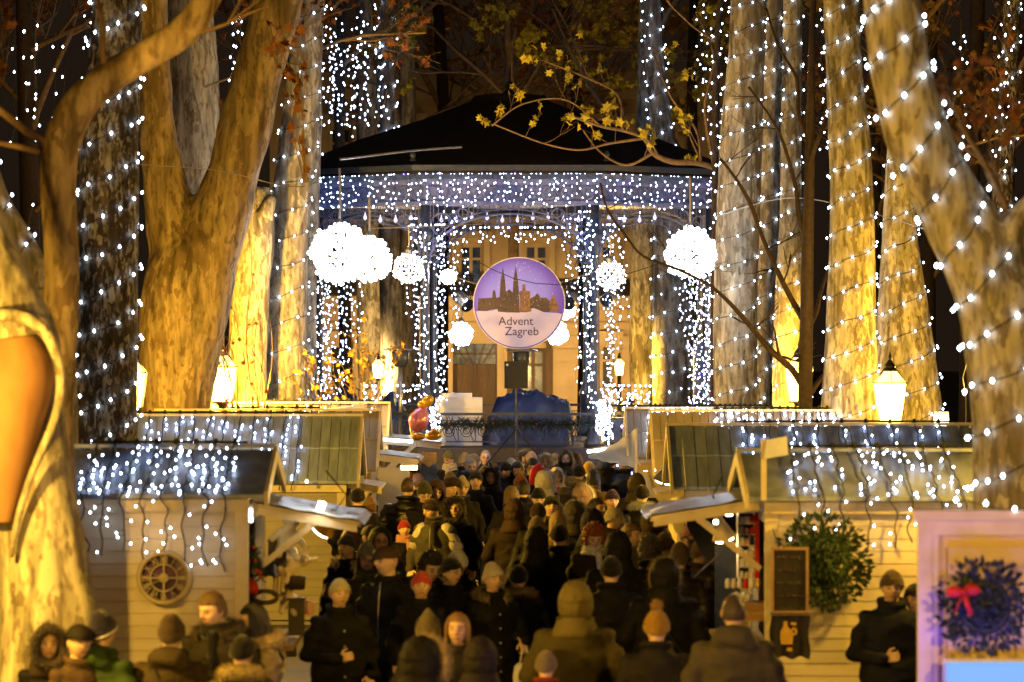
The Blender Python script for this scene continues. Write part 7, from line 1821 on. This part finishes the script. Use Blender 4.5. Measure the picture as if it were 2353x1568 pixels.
person('E', 1865, 480, 185, 178, 'man with cropped brown hair in a grey hoodie lit violet on the right', 'hoodjacket', (.15, .13, .09), 'thin', (.07, .045, .025), broad=1.4, natural=1.82)
person('E', 355, 915, 260, 170, 'child in grey knitted hat with red collar at the bottom edge', 'jacket', (.3, .04, .02), 'cuff', (.20, .16, .12), natural=1.45)
person('E', 1310, 178, 230, 176, 'tan fur hooded back with two round badges', 'coat', BLK, 'furhood', BLK, pc=(.25, .19, .10), broad=1.45, ex=('badges', 'strap'), natural=1.74)
person('E', 880, 150, 250, 178, 'person in plain black coat right of the olive hoodie', 'coat', BLK, 'beanie', BLK, broad=1.3)
person('S', 2049, 1303, 76, 0, 'man in dark beanie and navy coat standing before the right stall wall', 'coat', NV, 'beanie', (.10, .07, .05), pose='chest', broad=1.25, natural=1.76, hp=8)
person('S', 2104, 1336, 76, -30, 'person in black hat half hidden by the panelled cabin', 'coat', BLK, 'beanie', BLK, natural=1.70, dd=.5)
person('F', 365, 500, 265, 10, 'woman with long dark hair and shaded face at the bottom left corner', 'coat', BLK, 'furhood', (.03, .02, .015), pc=(.04, .025, .018), natural=1.64)
person('F', 590, 508, 200, 30, 'person in dark cap partly hidden behind the striped beanie', 'jacket', (.16, .10, .06), 'flatcap', HBK, dd=.6)
person('F', 765, 378, 250, 150, 'person in navy beanie with white stripe and green and navy jacket', 'hoodjacket', (.055, .11, .03), 'tall', (.02, .018, .045), broad=1.25, natural=1.72, ex=('hatstripe',))
person('F', 1285, 400, 290, 176, 'person in brown hood and olive jacket with a shoulder strap', 'hoodjacket', (.085, .06, .028), 'tall', (.06, .04, .03), ex=('strap',), broad=1.4, natural=1.70)
person('F', 1625, 250, 260, -25, 'man with swept back hair and dark fur collared coat looking left', 'jacket', (.04, .032, .022), 'short', (.14, .08, .03), hy=-15, hp=14, ex=(('furcol', (.05, .035, .02)), ('scarf', BLK)), broad=1.3, natural=1.80)
person('F', 1930, 345, 260, -60, 'dark haired woman in cream jacket with hand raised to the face', 'hoodpuffer', (.42, .33, .15), 'bob', HBK, hy=-10, hp=10, pose='raise', ex=(('furcol', (.5, .4, .2)), 'strap'), broad=1.15, natural=1.70)
person('F', 1815, 575, 260, 174, 'person in black beanie and cream collared coat at the bottom edge', 'hoodpuffer', (.16, .12, .06), 'beanie', BLK, ex=(('furcol', (.45, .35, .16)),), broad=1.15, natural=1.62)


# things people hold or that lie on them
def held(o, ds, local, build, name, mats, label, cat, smooth=True):
    b = MB(); build(b); q = b.obj(name, mats, None, smooth); bpy.context.view_layer.update()
    mw = Matrix.Translation(o.location) @ Matrix.Rotation(o.rotation_euler.z, 4, 'Z') @ Matrix.Scale(o.scale.x, 4)
    q.matrix_world = mw @ Matrix.Translation(local); tag(q, label, cat); return q
def bagb(b):
    nx = 20; prof = [(.0, .07), (-.03, .10), (-.12, .115), (-.25, .125), (-.34, .13), (-.36, .11)]
    b.ring_loft([[Vector((w_ * math.cos(a) * (1 + .08 * math.sin(5 * a + z * 20)), .045 * math.sin(a) * (1 + .2 * math.sin(3 * a)), z - .14)) for a in (2 * math.pi * j / nx for j in range(nx))] for z, w_ in prof])
    for s in (-1, 1): b.tube([(s * .05, 0, -.14), (s * .03, 0, -.05), (0, 0, .0), (-s * .01, 0, -.01)], .008, 5)
held(bg_[0], bg_[1], Vector((.20, -.26, 1.02)), bagb, 'shopping_bag', 'white', 'white plastic shopping bag hanging from the hand of the woman in white beanie', 'bag')
def phoneb(b): b.box(-.036, .036, -.004, .004, -.072, .072, 0); b.box(-.032, .032, .0045, .0055, -.066, .066, 1); b.box(-.028, .028, -.0055, -.0045, .03, .06, 0)
ph = held(pp[0], pp[1], Vector((.06, -.34, 1.60)), phoneb, 'mobile_phone', ['black', 'phone_glow'], 'glowing phone held up towards the bandstand in the far rows', 'phone', False)
ph = held(rr_[0], rr_[1], Vector((0, -.36, 1.24)), lambda b: (b.box(-.036, .036, -.07, .07, -.004, .004, 0), b.box(-.032, .032, -.064, .064, .0045, .0055, 1)), 'mobile_phone', ['black', 'phone_glow'], 'phone in the hands of the red haired woman', 'phone', False)
print('PEOPLE', len(PLIST)); print([p for p in PLIST if abs(p[1]) > 1.75 and p[2] > 28.8])
